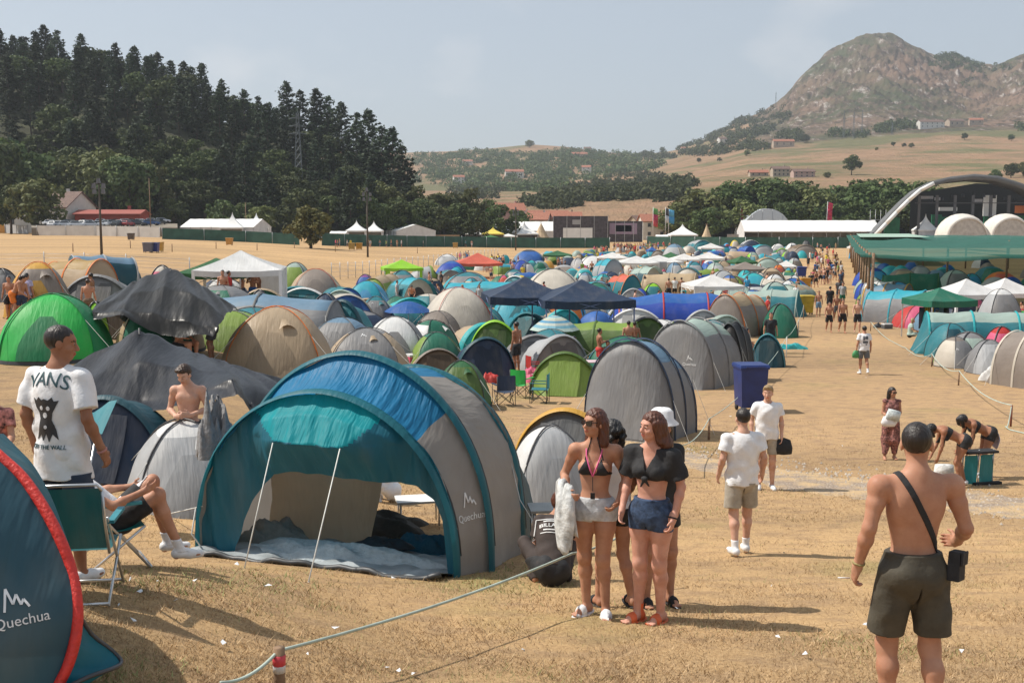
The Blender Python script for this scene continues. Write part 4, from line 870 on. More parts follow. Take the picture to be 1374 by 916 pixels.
def tunnel_tent(loc,rz,w,l,h,cols,label,tier=2,narch=3,open_=False,name='tunnel_tent',front=.25,roofstripe=True,group=None,hr=(1,1,.9),p=.82):
 r=thing(name,label,'tent',loc,rz,group);big=1.3;n,m={0:(12,2),1:(16,3),2:(22,5),3:(30,8)}[tier]
 ar=[];ys_=[-l/2+l*k/(narch-1)for k in range(narch)]
 for k,y in enumerate(ys_):f=k/max(1,narch-1);s_=np.interp(f,[0,.5,1],hr);ar.append((y,w*(1-.06*f),h*float(s_),-.04*h if k==0 else 0))
 full=list(ar)
 if not open_:full=[(ys_[0]-w*front,w*.8,.05,0)]+full
 full=full+[(ys_[-1]+w*.22,w*.72,.05,0)]
 c0,c1,c2=(cols+[cols[1]])[:3]if len(cols)==2 else cols[:3];off=0 if open_ else 1
 def colf(sg,u,a):
  if sg-off<0:return 1
  if sg>=len(full)-2:return 1
  return 0 if(not roofstripe or.26<a<.74)else 1
 mb=MB();arch_shell(mb,full,n,m,.045,colf,p=p);mb.build('tent_shell',[FB(c0,big),FB(c1,big)],r)
 if tier>=1:tent_parts_arch(r,ar,FB(c2)if tier<3 else FB(c2),n,p,band=.045 if tier>1 else.06)
 if open_:
  b=MB();A=ar[0];pts=arch_pts(A[1]*.97,A[2]*.96,n,p);y=A[0]+.35;b.add([(x,y,z)for x,z in pts],[tuple(range(n+1))]);b.build('inner_wall',FB('dgrey' if c1 in('grey','dgrey','black')else 'cream'),r,False)
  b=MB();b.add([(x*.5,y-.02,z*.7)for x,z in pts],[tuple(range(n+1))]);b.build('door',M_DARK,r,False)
 elif tier>=1:
  b=MB();A0,A1=full[0],full[1];gr=[]
  for i in range(5):
   t=.08+.8*i/4;row=[]
   for j in range(7):x=(j/6-.5)*w*.55*(1-.5*t);yy=A0[0]+(A1[0]-A0[0])*t;zz=A1[2]*t*.93;row.append((x,yy-.03,zz*(1-(x/w)**2)))
   gr.append(row)
  b.grid(gr);b.build('door',FB(c1,big),r)
 if tier>=2:
  for y in(ys_[0],ys_[-1]):
   for s_ in(-1,1):pegs(r,[(s_*w*.72,y-.3,0)],[(s_*w*.42,y,h*.55)])
 return r
def pop_tent(loc,rz,w,l,h,cols,label,tier=2,group=None,logo=False,dark_door=True):
 r=thing('popup_tent',label,'tent',loc,rz,group);n,m={0:(14,3),1:(18,4),2:(26,6),3:(40,10)}[tier]
 full=[(-l*.52,w*.55,.04,0),(-l*.22,w,h,-.05*h),(l*.18,w*.92,h*.84,0),(l*.52,w*.45,.05,0)]
 c0,c1=cols[0],cols[1];c2=cols[2]if len(cols)>2 else cols[0]
 mb=MB();arch_shell(mb,full,n,m,.02,lambda s_,u,a:(1 if s_==0 else 0),p=.9);mb.build('tent_shell',[FB(c0),FB(c1)],r)
 if tier>=1:
  A=full[1];b=MB();pts=[(x*1.01,A[0]+A[3]*z/A[2],z*1.015)for x,z in arch_pts(A[1],A[2],n,.9)]
  rows=[[(x*k,y+dy,z*k2)for x,y,z in pts]for dy,k,k2 in((-.10*w/2,.99,.97),(-.04,1.02,1.02),(.06*w,1.0,1.0))];b.grid(rows);b.build('arch_band',FB(c2),r)
 if tier>=1:
  b=MB();A0,A1=full[0],full[1];gr=[]
  for i in range(6):
   t=.06+.78*i/5;row=[]
   for j in range(9):
    f=(j/8-.5)*2;W_=(A0[1]+(A1[1]-A0[1])*t)*.36*math.sqrt(1-.7*t);x=f*W_;hz_=A1[2]*t;row.append((x,A0[0]+(A1[0]-A0[0])*t-.05-.02*t,hz_*(1-.5*(x/w)**2)*.97))
   gr.append(row)
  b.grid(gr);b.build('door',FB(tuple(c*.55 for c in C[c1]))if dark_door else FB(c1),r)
 return r
def gazebo(loc,rz,w,h,col,label,tier=2,legs='white',legw=.05,valance=.25,ridge=None,panels=(),rough=.5,group=None,name='gazebo',hr=.72,trussed=True):
 r=thing(name,label,'gazebo',loc,rz,group);mb=MB();he=h*hr;rows=[]
 for i in range(7):
  t=i/6;k=1-t;zz=he+(h-he)*(t-.07*math.sin(PI*t));row=[]
  for a,b_ in((-1,-1),(-.5,-1),(0,-1),(.5,-1),(1,-1),(1,-.5),(1,0),(1,.5),(1,1),(.5,1),(0,1),(-.5,1),(-1,1),(-1,.5),(-1,0),(-1,-.5)):
   mid=1-(1-abs(a))*(1 if abs(b_)==1 else 0)*.06*k-(1-abs(b_))*(1 if abs(a)==1 else 0)*.06*k
   row.append((a*w/2*max(k,.015)*mid,b_*w/2*max(k,.015)*mid,zz-(.05*w/3*k if mid<1 else 0)))
  rows.append(row)
 e=rows[0];rows=[[(x*1.005,y*1.005,z-valance*(1-.0))for x,y,z in e]]+rows
 m_=FB(col,1.3,rough=rough,trans=.25);mb.grid(rows,wrap=True);mb.build('roof',m_,r,False)
 ml={'white':M_WHITE,'blue':solid((.16,.20,.36),.5,name='blue_leg'),'dark':M_POLE,'alu':M_ALU}[legs]
 for a,b_ in((-1,-1),(1,-1),(1,1),(-1,1)):
  q=MB();q.box((a*w/2*.97,b_*w/2*.97,he/2),(legw,legw,he));q.build('leg',ml,r,False)
 if trussed and tier>=2:
  q=MB()
  for s_ in(-1,1):
   for k in range(3):
    x0,x1=-w/2+w*k/3,-w/2+w*(k+1)/3
    for z0,z1 in((he-.1,he-.45),(he-.45,he-.1)):q.tube([(x0,s_*w/2*.95,z0),(x1,s_*w/2*.95,z1)],.015,n=4);q.tube([(s_*w/2*.95,x0,z0),(s_*w/2*.95,x1,z1)],.015,n=4)
  q.build('truss',ml,r,False)
 for pnl in panels:
  q=MB();x0,x1,s_=pnl[0],pnl[1],pnl[2]
  if s_ in(-1,1):P=[[(w*(x0+(x1-x0)*j/6),s_*w/2*.96+.03*math.sin(j*2.1),z)for j in range(7)]for z in(.05,he*.5,he)]
  else:sg=s_/2;P=[[(sg*w/2*.96+.03*math.sin(j*2.1),w*(x0+(x1-x0)*j/6),z)for j in range(7)]for z in(.05,he*.5,he)]
  q.grid(P);q.build('side_curtain',FB(pnl[3]if len(pnl)>3 else col,1.3),r)
 return r
def parasol(loc,w,h,drop,cols,label,tilt=.0,n=8,rings=False):
 r=thing('parasol',label,'parasol',loc);c=MB();rows=[]
 for i in range(9):
  t=i/8;k=1-t*.98
  rows.append([(w/2*k*math.cos(2*PI*j/(n*2))*(1 if j%2==0 else.955),w/2*k*math.sin(2*PI*j/(n*2))*(1 if j%2==0 else.955),h-drop*(k**1.7)+.0)for j in range(n*2)])
 R=Matrix.Rotation(tilt,3,'Y');ctr=Vector((0,0,h-drop));rows=[[tuple(R@(Vector(q)-ctr)+ctr)for q in row]for row in rows]
 k_=len(cols);c.grid(rows,(lambda i,j:i%k_)if rings else(lambda i,j:(j//2)%k_),wrap=True);c.build('canopy',[FB(q,trans=.35)for q in cols],r,False)
 p_=MB();p_.tube([(0,0,0),(0,0,h-drop*.2)],.02,n=6);p_.build('pole',M_ALU,r)
 b=MB()
 for j in range(n):b.tube([tuple(Vector(rows[0][j*2])*.98+Vector((0,0,.0))),(0,0,h-drop*.9),],.008,n=3,cap=False)
 b.build('rib',M_ALU,r);return r
def put(px,yt,base,wpx):
 """photo numbers -> location, width in metres, height in metres"""
 if base>20:L=G(px,base);s=scl(L);return L,wpx/s,(base-yt)/s
 L=GT(px,yt,base);s=scl(L);return L,wpx/s,base
def T(kind,px,yt,base,wpx,rz,cols,label,tier=2,ar=1.0,group=None,**k):
 L,W_,H_=put(px,yt,base,wpx);a=math.radians(rz);c,s_=abs(math.cos(a)),abs(math.sin(a));w=W_*1.12/(c+ar*s_*.9);l=w*ar
 yo=(l*c+w*s_)*.35 if base>20 else 0;L=(L[0]*(1+yo/L[1]),L[1]+yo,0);L=(L[0],L[1],Z(L[0],L[1])-.02)
 if base>20:H_=max(.5,proj_h(L,yt))
 SPOTS.append((L[0],L[1],max(w,l)/2))
 if kind=='d':return dome_tent(L,a,w,l,H_,cols,label,tier,group=group,**k)
 if kind in 'tp' and 'p' not in k and kind=='t':k['p']=.66+.3*((px*7.3)%1)
 if kind=='t':return tunnel_tent(L,a,w,l,H_,cols,label,tier,group=group,**k)
 if kind=='p':return pop_tent(L,a,w,l,H_,cols,label,tier,group=group,**k)
 if kind=='g':return gazebo(L,a,w,H_,cols[0],label,tier,group=group,**k)
def proj_h(L,yt):
 lo,hi=0,12.
 for _ in range(30):
  m=(lo+hi)/2
  if proj((L[0],L[1],L[2]+m))[1]>yt:lo=m
  else:hi=m
 return lo
SPOTS=[]
def text_mesh(body,size,font_ext=0.0):
 cu=bpy.data.curves.new('lettering','FONT');cu.body=body;cu.size=size;cu.align_x='CENTER';cu.resolution_u=3
 ob=bpy.data.objects.new('lettering',cu);COL.objects.link(ob);dg=bpy.context.evaluated_depsgraph_get();me=bpy.data.meshes.new_from_object(ob.evaluated_get(dg));V=[tuple(v.co)for v in me.vertices];Fs=[tuple(p.vertices)for p in me.polygons]
 bpy.data.objects.remove(ob);bpy.data.curves.remove(cu);bpy.data.meshes.remove(me);return V,Fs
def wrap_on(target,V,Fs,origin,right,up,fwd,mat,parent,name='lettering',off=.006,sub=True):
 """project flat shapes along fwd on the mesh target (both in target's local frame) and keep them just proud"""
 me=target.data;bv=BVHTree.FromPolygons([v.co for v in me.vertices],[tuple(p.vertices)for p in me.polygons]);out=[]
 import bmesh
 bm=bmesh.new();vs=[bm.verts.new(v)for v in V]
 for f in Fs:
  try:bm.faces.new([vs[i]for i in f])
  except ValueError:pass
 if sub:
  bmesh.ops.triangulate(bm,faces=bm.faces[:])
  mx_=max(v.co.x for v in bm.verts)-min(v.co.x for v in bm.verts)
  for _ in range(3):
   E=[e for e in bm.edges if e.calc_length()>mx_*.05]
   if E:bmesh.ops.subdivide_edges(bm,edges=E,cuts=1);bmesh.ops.triangulate(bm,faces=[f for f in bm.faces if len(f.verts)>3])
 m2=bpy.data.meshes.new(name)
 for v in bm.verts:
  q=Vector(origin)+Vector(right)*v.co.x+Vector(up)*v.co.y;h=bv.ray_cast(q,Vector(fwd));v.co=(h[0]-Vector(fwd)*off)if h[0]else q
 bm.to_mesh(m2);bm.free();m2 .materials.append(mat);o=link(name,m2,parent);md=o.modifiers.new('s','SOLIDIFY');md.thickness=.003;md.offset=0;return o
M_LOGO=solid((.75,.76,.76),.6,name='logo_white')
def peaks_mark(s=1.0):
 z=[(-.5,0),(-.28,1.0),(-.1,.28),(.1,.68),(.22,.2),(.36,.42),(.55,.05)];V=[];Fs=[];t=.10
 pts=[(a*s,b*s)for a,b in z]
 for i in range(len(pts)-1):
  (x0,y0),(x1,y1)=pts[i],pts[i+1];L=math.hypot(x1-x0,y1-y0);nx,ny=-(y1-y0)/L*t*s/2,(x1-x0)/L*t*s/2;b=len(V);V+=[(x0+nx,y0+ny,0),(x0-nx,y0-ny,0),(x1-nx,y1-ny,0),(x1+nx,y1+ny,0)];Fs.append((b,b+1,b+2,b+3))
 return V,Fs
def logo_at(px,py,size,word=None):
 dg=bpy.context.evaluated_depsgraph_get();hit,loc,nrm_,idx_,ob,mt_=scene.ray_cast(dg,Vector((0,0,CAMZ)),Vector(ray(px,py)).normalized())
 if hit and ob.name.startswith('haze'):e=Vector(ray(px,py)).normalized();hit,loc,nrm_,idx_,ob,mt_=scene.ray_cast(dg,loc+e*.1,e)
 if not hit or not ob.parent or ob.name.split('.')[0]not in('tent_shell',):print('LOGO',px,py,ob.name if hit else None);return
 M=ob.matrix_world.inverted();n_=(M.to_3x3()@nrm_).normalized();d_=(M.to_3x3()@Vector(ray(px,py))).normalized();n_=n_ if n_.dot(d_)<0 else-n_;rt_=Vector((0,0,1)).cross(n_).normalized();V,Fs=peaks_mark(size)
 if word:V2,F2=text_mesh(word,size*.7);k=len(V);V=[(x,y+size*.25,0)for x,y,z in V]+[(x,y-size*.6,0)for x,y,z in V2];Fs=Fs+[tuple(i+k for i in f)for f in F2]
 wrap_on(ob,V,Fs,M@loc+n_*.3,rt_,n_.cross(rt_),-n_,M_LOGO,ob,off=.012)
f0,f1=Vector(G(268,737)),Vector(G(613,774));f3=Vector(G(702,742))
ax=(f1-f0);W1=ax.length;ax.z=0;ax.normalize();dp=Vector((-ax.y,ax.x,0))
o=(f0+f1)/2;hr_=thing('tunnel_tent','large turquoise, blue and grey tunnel tent with its open porch held up by white cords','tent',(o.x,o.y,0),math.atan2(ax.y,ax.x))
def hz_(x,y):w_=Vector((o.x,o.y,0))+ax*x+dp*y;return Z(w_.x,w_.y)
z0h=hz_(0,0);hr_.location.z=z0h
H1=proj_h((o.x,o.y,z0h),526);rgt=W1/2
def hx3():v=f3-Vector((o.x,o.y,0));v.z=0;return v.dot(ax),v.dot(dp)
r3x,r3y=hx3();v2=Vector(G(655,768))-o;r2x,r2y=v2 .dot(ax),v2 .dot(dp)
HA=[]
w2=W1*1.03;HA.append((0,0,W1,H1));HA.append((max(r2y,.55),r2x-w2/2,w2,0));HA.append((r3y,r3x-W1*.46,W1*.92,0))
def topfit(cx_,y,ytarget):
 w_=Vector((o.x,o.y,0))+ax*cx_+dp*y;return proj_h((w_.x,w_.y,z0h),ytarget)
HA[1]=(*HA[1][:3],topfit(HA[1][1],HA[1][0],475));HA[2]=(*HA[2][:3],topfit(HA[2][1],HA[2][0],490)*.99)
print('HERO',W1,HA)
HA.append((HA[2][0]+1.1,HA[2][1],W1*.8,HA[2][3]*.5))
NH=44
def hero_arch(y,cx_,w,h,n=NH,k=1.0,zb=True):
 out=[]
 for x,z in arch_pts(w*k,h*k,n,.72):g=hz_(cx_+x,y)-z0h if zb else 0;out.append((cx_+x,y,z+g*max(0,1-z/.8)))
 return out
def hseg(A,B,m,sag):
 rows=[]
 for i in range(m+1):
  t=i/m;s_=1-sag*math.sin(PI*t);y,cx_,w,h=[A[q]+(B[q]-A[q])*t for q in range(4)]
  row=hero_arch(y,cx_,w*s_,h*s_);rows.append([(x+.012*math.sin(y*9+z*14),yy,z+.012*math.sin(x*11+yy*5)*min(1,z))for x,yy,z in row])
 return rows
mt=FB('turq',1.0,trans=.35);mb_=fabric((.02,.23,.46),trans=.42,wr=.8,name='fabric');mteal=fabric((.012,.135,.175),trans=.25);mgrey=fabric((.34,.31,.28),trans=.3,wr=.35);mdk=fabric((.012,.07,.10),trans=.1)
b=MB();b.grid(hseg(HA[0],HA[1],7,.035),lambda i,j:(1 if j<NH*.24 or j>NH*.80 else 0));porcho=b.build('porch_roof',[mb_,mgrey],hr_)
b=MB();b.grid(hseg(HA[1],HA[2],10,.03),lambda i,j:(1 if j<NH*.37 or j>NH*.8 else 0));roofo=b.build('roof',[mb_,mgrey],hr_)
b=MB();b.grid(hseg(HA[2],HA[3],8,.02));b.build('rear_shell',mdk,hr_)
for k,(A,bw,m_)in enumerate(((HA[0],.085,mteal),(HA[1],.075,mteal),(HA[2],.07,mteal))):
 b=MB();rows=[[(x,y+dy,z)for x,y,z in hero_arch(A[0],A[1],A[2],A[3],k=kk)]for dy,kk in((-bw,1.0),(-bw*.5,1.018),(bw*.5,1.018),(bw,1.002))];b.grid(rows);b.build('arch_band',m_,hr_)
 b=MB();b.tube([(x,y+bw*1.1,z)for x,y,z in hero_arch(A[0],A[1],A[2],A[3],k=1.006)][1:12],.012,n=4);b.build('webbing',M_POLE,hr_)
Wf,Hf=W1,H1;g1,g2=(-.245*1,0),(.0,0)
def inv(px,py,y):
 r=Vector(ray(px,py));c=Vector((0,0,CAMZ));n_=dp;t=((o+dp*y)-c).dot(n_)/r.dot(n_);q=c+r*t;d_=q-Vector((o.x,o.y,z0h));return d_.dot(ax),d_.z
P1=inv(366,594,-.42);P2=inv(456,602,-.42)
TL,TR=inv(344,556,0),inv(508,566,0)
door=[inv(*q,0)for q in((312,740),(336,676),(352,650),(372,634),(400,629),(440,633),(500,643),(560,652),(580,672),(592,700),(600,768))]
dxs=[q[0]for q in door];dzs=[max(.0,q[1])for q in door]
def fz_top(x):t=min(1,abs(2*x/Wf));return Hf*max(0.0,1-t**2)**.36
NX,NZ=130,54;rows=[]
def seg_d(p,a,b2):
 a,b2,p=np.array(a),np.array(b2),np.array(p);t=np.clip(np.dot(p-a,b2-a)/np.dot(b2-a,b2-a),0,1);return np.linalg.norm(p-a-t*(b2-a))
def lower(x):return float(np.interp(x,dxs,dzs,left=0,right=0))if dxs[0]<x<dxs[-1]else hz_(x,0)-z0h
for i in range(NZ+1):
 row=[]
 for j in range(NX+1):
  a_=-math.cos(PI*j/NX);x=a_*Wf/2*.992;zt=max(fz_top(x)*.985,.01);lo=min(lower(x),zt-.005);z=lo+(zt-lo)*(i/NZ)
  dsg=seg_d((x,z),P1,P2);d1=math.dist((x,z),P1);d2=math.dist((x,z),P2)
  f=max(0,1-dsg/.60)**1.15;f=f*min(1,max(0,(zt-z))/.18);fold=.02*math.sin(x*16)*(1 if z<P1[1]else.4)+.012*math.sin(x*31+z*7)
  row.append((x,-.42*f+fold+.02,z))
 rows.append(row)
def fcol(i,j):
 x=rows[i][j][0];z=rows[i][j][2]
 if z>(P1[1]+(P2[1]-P1[1])*np.clip((x-P1[0])/(P2[0]-P1[0]),0,1)):
  t=max(0.0,(z-P1[1])/(TL[1]-P1[1]));xl=P1[0]+(TL[0]-P1[0])*min(1.15,t)**.8;xr=P2[0]+(TR[0]-P2[0])*min(1.15,t)**.8
  if xl<x<xr:return 0
 return 1
b=MB();b.grid(rows,fcol);b.build('front_wall',[fabric((.02,.50,.56),trans=.6,wr=.7,name='fabric'),fabric((.010,.13,.19),trans=.22,wr=.5,name='fabric')],hr_)
def gl(px,py,y):q=Vector(G(px,py));d_=q-Vector((o.x,o.y,z0h));return(d_.dot(ax),d_.dot(dp),d_.z)
for P_,gp in((P1,(328,762)),(P2,(414,780))):
 b=MB();b.tube([(P_[0],-.42,P_[1]),gl(*gp,0)],.0065,n=5);b.build('guy_line',M_CORD,hr_)
 b=MB();b.tube([gl(*gp,0),tuple(Vector(gl(*gp,0))+Vector((.02,.02,-.12)))],.012,n=5);b.build('peg',M_STEEL,hr_)
lf=hero_arch(0,0,W1,H1)
b=MB();q=lf[-4];e=lf[-1];b.tube([(q[0],-.1,q[2]),(q[0]+.02,-.22,q[2]*.5),(e[0]+.14,-.12,e[2]+.03)],.009,n=5);b.build('guy_line',M_CORD,hr_)
b=MB();q=lf[-5];qq=gl(222,690,0);b.tube([(q[0],-.02,q[2]*.8),qq],.006,n=4);b.build('guy_line',M_CORD,hr_)
b=MB();q=hero_arch(*HA[2])[8];qq=gl(752,800,0);b.tube([q,(q[0]+.3,q[1]-.3,q[2]*.35),(q[0]+.7,q[1]-.6,.02)],.006,n=4);b.build('guy_line',M_CORD,hr_)
ry=HA[2][0]-.05;xa=inv(497,650,ry)[0]
b=MB();rw=[];yi=1.15;fi=(yi-HA[1][0])/(HA[2][0]-HA[1][0]);ci,wi,hi_=[HA[1][q]+(HA[2][q]-HA[1][q])*fi for q in(1,2,3)];xa2=inv(500,650,yi)[0]
for i in range(9):
 row=[]
 for j in range(25):
  x=ci-wi*.48+(xa2+.16-.42*(1-i/8)-(ci-wi*.48))*j/24;t=min(.985,abs((x-ci)/(wi*.5)));zt=hi_*(1-t*t)**.36*.93;row.append((x,yi+.04*math.sin(x*7+i)+.45*(j/24)**2,hz_(x,yi)-z0h-.03+(zt+.10-(hz_(x,yi)-z0h))*i/8-.03))
 rw.append(row)
b.grid(rw);b.build('inner_wall',fabric((.68,.53,.37),trans=.5,wr=.4),hr_)
b=MB();zt=HA[2][3]*.99;xr=HA[2][1]+W1*.455;xs_=np.linspace(xa,xr,12);rw=[[],[]]
for x in xs_:
 t=min(.99,abs((x-HA[2][1])/(W1*.46)));zt=HA[2][3]*(1-t*t)**.36;lo=1.22 if x<xr-.25 else 1.22*max(0,(xr-x)/.25);rw[0].append((x,ry,min(lo,zt-.02)));rw[1].append((x,ry,zt-.01))
b.grid(rw);b.build('rear_wall',fabric((.15,.17,.17),trans=.2),hr_)
b=MB();b.tube([(xa+.02,ry-.02,1.25),(xa-.05,ry-.06,.65),(xa-.14,ry-.1,.05)],.05,n=6);b.build('rolled_door',FB('brown'),hr_)
b=MB();rows=[]
for i in range(15):
 v=-.34+(ry+.2)*i/14;row=[]
 for j in range(41):
  x=-W1/2*.97+W1*.97*j/40;cr=.022*math.sin(x*7+v*9)+.014*math.sin(x*17-v*5)+.012*math.sin(v*31+x*3);row.append((x,v+.04*math.sin(x*5),hz_(x,v)-z0h+.035+max(-.02,cr)))
 rows.append(row)
b.grid(rows);b.build('ground_sheet',solid((.34,.37,.38),.55,var=.3,vscale=3,bmp=.03,name='grey_sheet'),hr_)
b=MB();b.tube([(x,y-.01,z-.01)for x,y,z in rows[0]],.03,n=6);b.build('sheet_edge',solid((.05,.055,.06),.5,name='dark_edge'),hr_)
def heap(px,py,wx,wy,h,mat,label,name='blanket',cat='blanket',rz=0.0,seed=0,parent_pt=None,n=22,yb=0.05):
 g=parent_pt or G(px,py);r_=random.Random(seed);b=MB();rows=[]
 ph=[r_.uniform(0,6)for _ in range(6)]
 for i in range(n):
  row=[]
  for j in range(n):
   u,v=i/(n-1)*2-1,j/(n-1)*2-1;rr=math.hypot(u,v);k=max(0,1-rr**2.2)if rr<1 else 0
   e=1+.18*math.sin(3*math.atan2(v,u)+ph[0])+.1*math.sin(5*math.atan2(v,u)+ph[1]);z=h*k**.6*(1+.35*math.sin(u*6+ph[2]+2*v)*math.sin(v*5+ph[3])+.2*math.sin(u*15+v*9+ph[4]))
   sc_=1/max(1,rr);row.append((u*wx/2*e*sc_,v*wy/2*e*sc_,z-.01))
  rows.append(row)
 b.grid(rows);o_=b.build(name,mat,None);o_.location=(g[0],g[1],g[2]+yb);o_.rotation_euler=(0,0,rz);tag(o_,label,cat);return o_
def floor_pt(px,py):return G(px,py)
heap(452,752,2.5,.55,.13,solid((.45,.49,.50),.8,bmp=.03,vscale=12,name='fleece'),'long crumpled pale grey blanket along the front of the open porch',seed=3,rz=math.atan2(ax.y,ax.x),yb=.05)
heap(360,728,1.0,.7,.2,solid((.26,.24,.21),.8,bmp=.03,vscale=10,name='canvas'),'crumpled brownish-grey canvas heap at the left inside the porch',seed=5,yb=.04,name='canvas_heap',cat='canvas')
heap(500,712,1.5,.8,.17,solid((.09,.075,.06),.8,bmp=.03,vscale=10,name='sleeping_bag'),'dark brown sleeping bag heap at the back of the porch',seed=6,yb=.04,name='sleeping_bag',cat='sleeping bag')
heap(566,742,.8,.5,.16,solid((.02,.09,.13),.7,bmp=.03,vscale=10,name='bag'),'dark teal crumpled bag at the right of the porch floor',seed=8,yb=.04,name='crumpled_bag',cat='bag')
heap(508,744,.7,.4,.09,M_DARK,'black cloth lying on the grey blanket in the porch',seed=9,yb=.10,name='cloth',cat='cloth')
V,Fs=text_mesh('Quechua',.105);side=inv
q=Vector(ray(628,686));c=Vector((0,0,CAMZ));Rm=Matrix.Rotation(-math.atan2(ax.y,ax.x),3,'Z')
def loc_of(w_):return Rm@(Vector(w_)-Vector((o.x,o.y,z0h)))
def on_hero(px,py,V,Fs,par):
 bv=BVHTree.FromPolygons([v.co for v in porcho.data.vertices],[tuple(p.vertices)for p in porcho.data.polygons]);org=loc_of(c);d_=(Rm@Vector(ray(px,py))).normalized();h=bv.ray_cast(org,d_)
 if not h[0]:print('HERO LOGO MISS');return
 nrm=h[1]if h[1].dot(d_)<0 else-h[1];up=Vector((0,0,1));rt=up.cross(nrm).normalized();up2=nrm.cross(rt);wrap_on(porcho,V,Fs,h[0]+nrm*.3,rt,up2,-nrm,M_LOGO,porcho,off=.008)
V2,F2=peaks_mark(.15);b0=len(V);V2=[(x,y+.14,0)for x,y,z in V2];on_hero(631,697,V+V2,Fs+[tuple(i+b0 for i in f)for f in F2],hr_)
L=G(10,960);s=scl(L);q_=(-2.9,5.35);Lq=(q_[0],q_[1],Z(*q_)-.02)
pr_=thing('popup_tent','dark blue pop-up tent with red piping and a teal hem, cut by the left edge','tent',Lq,0)
def at_local(px,py,y):p_=AT(px,py,y);return Vector((p_[0]-Lq[0],p_[1]-Lq[1],p_[2]-Lq[2]))
ed=[(-30,585),(0,612),(30,640),(58,680),(80,722),(96,765),(103,805),(103,845),(92,890),(74,930),(60,985)]
yh=[q*.815 for q in(6.9,6.85,6.8,6.72,6.65,6.6,6.52,6.46,6.40,6.35,6.3)]
hoop=[at_local(px,py,y)for(px,py),y in zip(ed,yh)]
def smooth_pts(P,k=4):
 out=[];n=len(P)
 for i in range(n-1):
  p0,p1,p2,p3=P[max(i-1,0)],P[i],P[i+1],P[min(i+2,n-1)]
  for t_ in range(k):t=t_/k;out.append(.5*((2*p1)+(-p0+p2)*t+(2*p0-5*p1+4*p2-p3)*t*t+(-p0+3*p1-3*p2+p3)*t**3))
 out.append(P[-1]);return out
hoop=smooth_pts(hoop);ctr=at_local(-330,800,5.1)
rows=[]
for i in range(15):
 t=i/14;row=[]
 for p_ in hoop:q=p_.lerp(ctr+Vector((0,0,(p_.z-ctr.z)*.55)),t);q.y-=.55*math.sin(PI*min(1,t*.9)*.62);q.y+=.02*math.sin(p_.z*9+t*8);row.append(tuple(q))
 rows.append(row)
b=MB();b.grid(rows,lambda i,j:1 if False else 0);shellp=b.build('tent_shell',fabric((.022,.075,.105),trans=.12,wr=.3),pr_)
b=MB();b.tube([tuple(p_)for p_ in hoop],.028,n=8);b.build('red_piping',solid((.62,.035,.025),.5,bmp=.01,vscale=40,name='red_webbing'),pr_)
hem=smooth_pts([at_local(a_,b_,c_*.815)for a_,b_,c_ in((103,818,6.5),(122,850,6.62),(150,872,6.72),(163,888,6.7),(150,897,6.55),(118,908,6.4),(84,925,6.3))],3);b=MB();n_=len(hem);hp2=[hoop[int(26+(len(hoop)-27)*i/(n_-1))]for i in range(n_)]
b.grid([[tuple(hp2[i].lerp(hem[i],t/5)+Vector((0,0,-.03*math.sin(PI*t/5))))for i in range(n_)]for t in range(6)]);b.build('hem_skirt',fabric((.01,.16,.22),trans=.3),pr_)
b=MB();b.tube([tuple(h_)for h_ in hem],.012,n=5);b.build('hem_edge',M_POLE,pr_)
b=MB();rows2=[[tuple(p_+Vector((.0,0.02,0)))for p_ in hoop]]
for k in range(1,8):t=k/7;rows2 .append([tuple(p_.lerp(ctr+Vector((0,1.3,(p_.z-ctr.z)*.4)),t)+Vector((0,1.5*math.sin(PI*t)*.5,-.1*t)))for p_ in hoop])
b.grid(rows2);b.build('rear_shell',fabric((.01,.12,.17),trans=.2),pr_)
bvp=BVHTree.FromPolygons([v.co for v in shellp.data.vertices],[tuple(p.vertices)for p in shellp.data.polygons])
V,Fs=text_mesh('Quechua',.070);org=Vector((0,0,CAMZ))-Vector(Lq);d_=Vector(ray(30,838)).normalized();h=bvp.ray_cast(org,d_)
if h[0]:
 nrm=h[1]if h[1].dot(d_)<0 else-h[1];rt=Vector((0,0,1)).cross(nrm).normalized();wrap_on(shellp,V,Fs,h[0]+nrm*.3,rt,nrm.cross(rt),-nrm,M_LOGO,shellp)
 V2,F2=peaks_mark(.108);h2=bvp.ray_cast(org,Vector(ray(22,818)).normalized());wrap_on(shellp,V2,F2,h2[0]+nrm*.3,rt,nrm.cross(rt),-nrm,M_LOGO,shellp)
def film(name,label,ctrl,mat,cat='tarpaulin',sub=7,wr=.03,poles=()):
 """ctrl[i][j] = (px, py, distance)"""
 def lin(Q,k):return[Q[i].lerp(Q[i+1],.5*(t/k)+.5*(t/k)**2*(3-2*t/k))for i in range(len(Q)-1)for t in range(k)]+[Q[-1]]
 sub=14;P=[[Vector(AT(*q))for q in r_]for r_ in ctrl];P=[lin(r_,sub)for r_ in P];nj=len(P[0]);colz=[lin([P[i][j]for i in range(len(P))],sub)for j in range(nj)];ni=len(colz[0])
 jp=nj*.42
 o_=P[0][0].copy();o_.z=Z(o_.x,o_.y);b=MB()
 rows=[[tuple(colz[j][i]-o_+Vector((0,wr*.4*math.sin(i*.3+j*.15),wr*(.9*math.sin((j-jp)/(i+9)*22+.6*math.sin(i*.2))+.5*abs(math.sin((j-jp)/(i+14)*47+1))+.25*math.sin(i*.5-j*.3))*min(1,i/12))))for j in range(nj)]for i in range(ni)]
 r_=thing(name,label,cat,tuple(o_));b.grid(rows);b.build('sheet',mat,r_)
 for px,py,y in poles:q=Vector(AT(px,py,y))-o_;z_=Z(*(q+o_).xy)-o_.z;p_=MB();p_.tube([(q.x,q.y,z_),tuple(q)],.018,n=6);p_.build('pole',M_POLE,r_)
 return r_
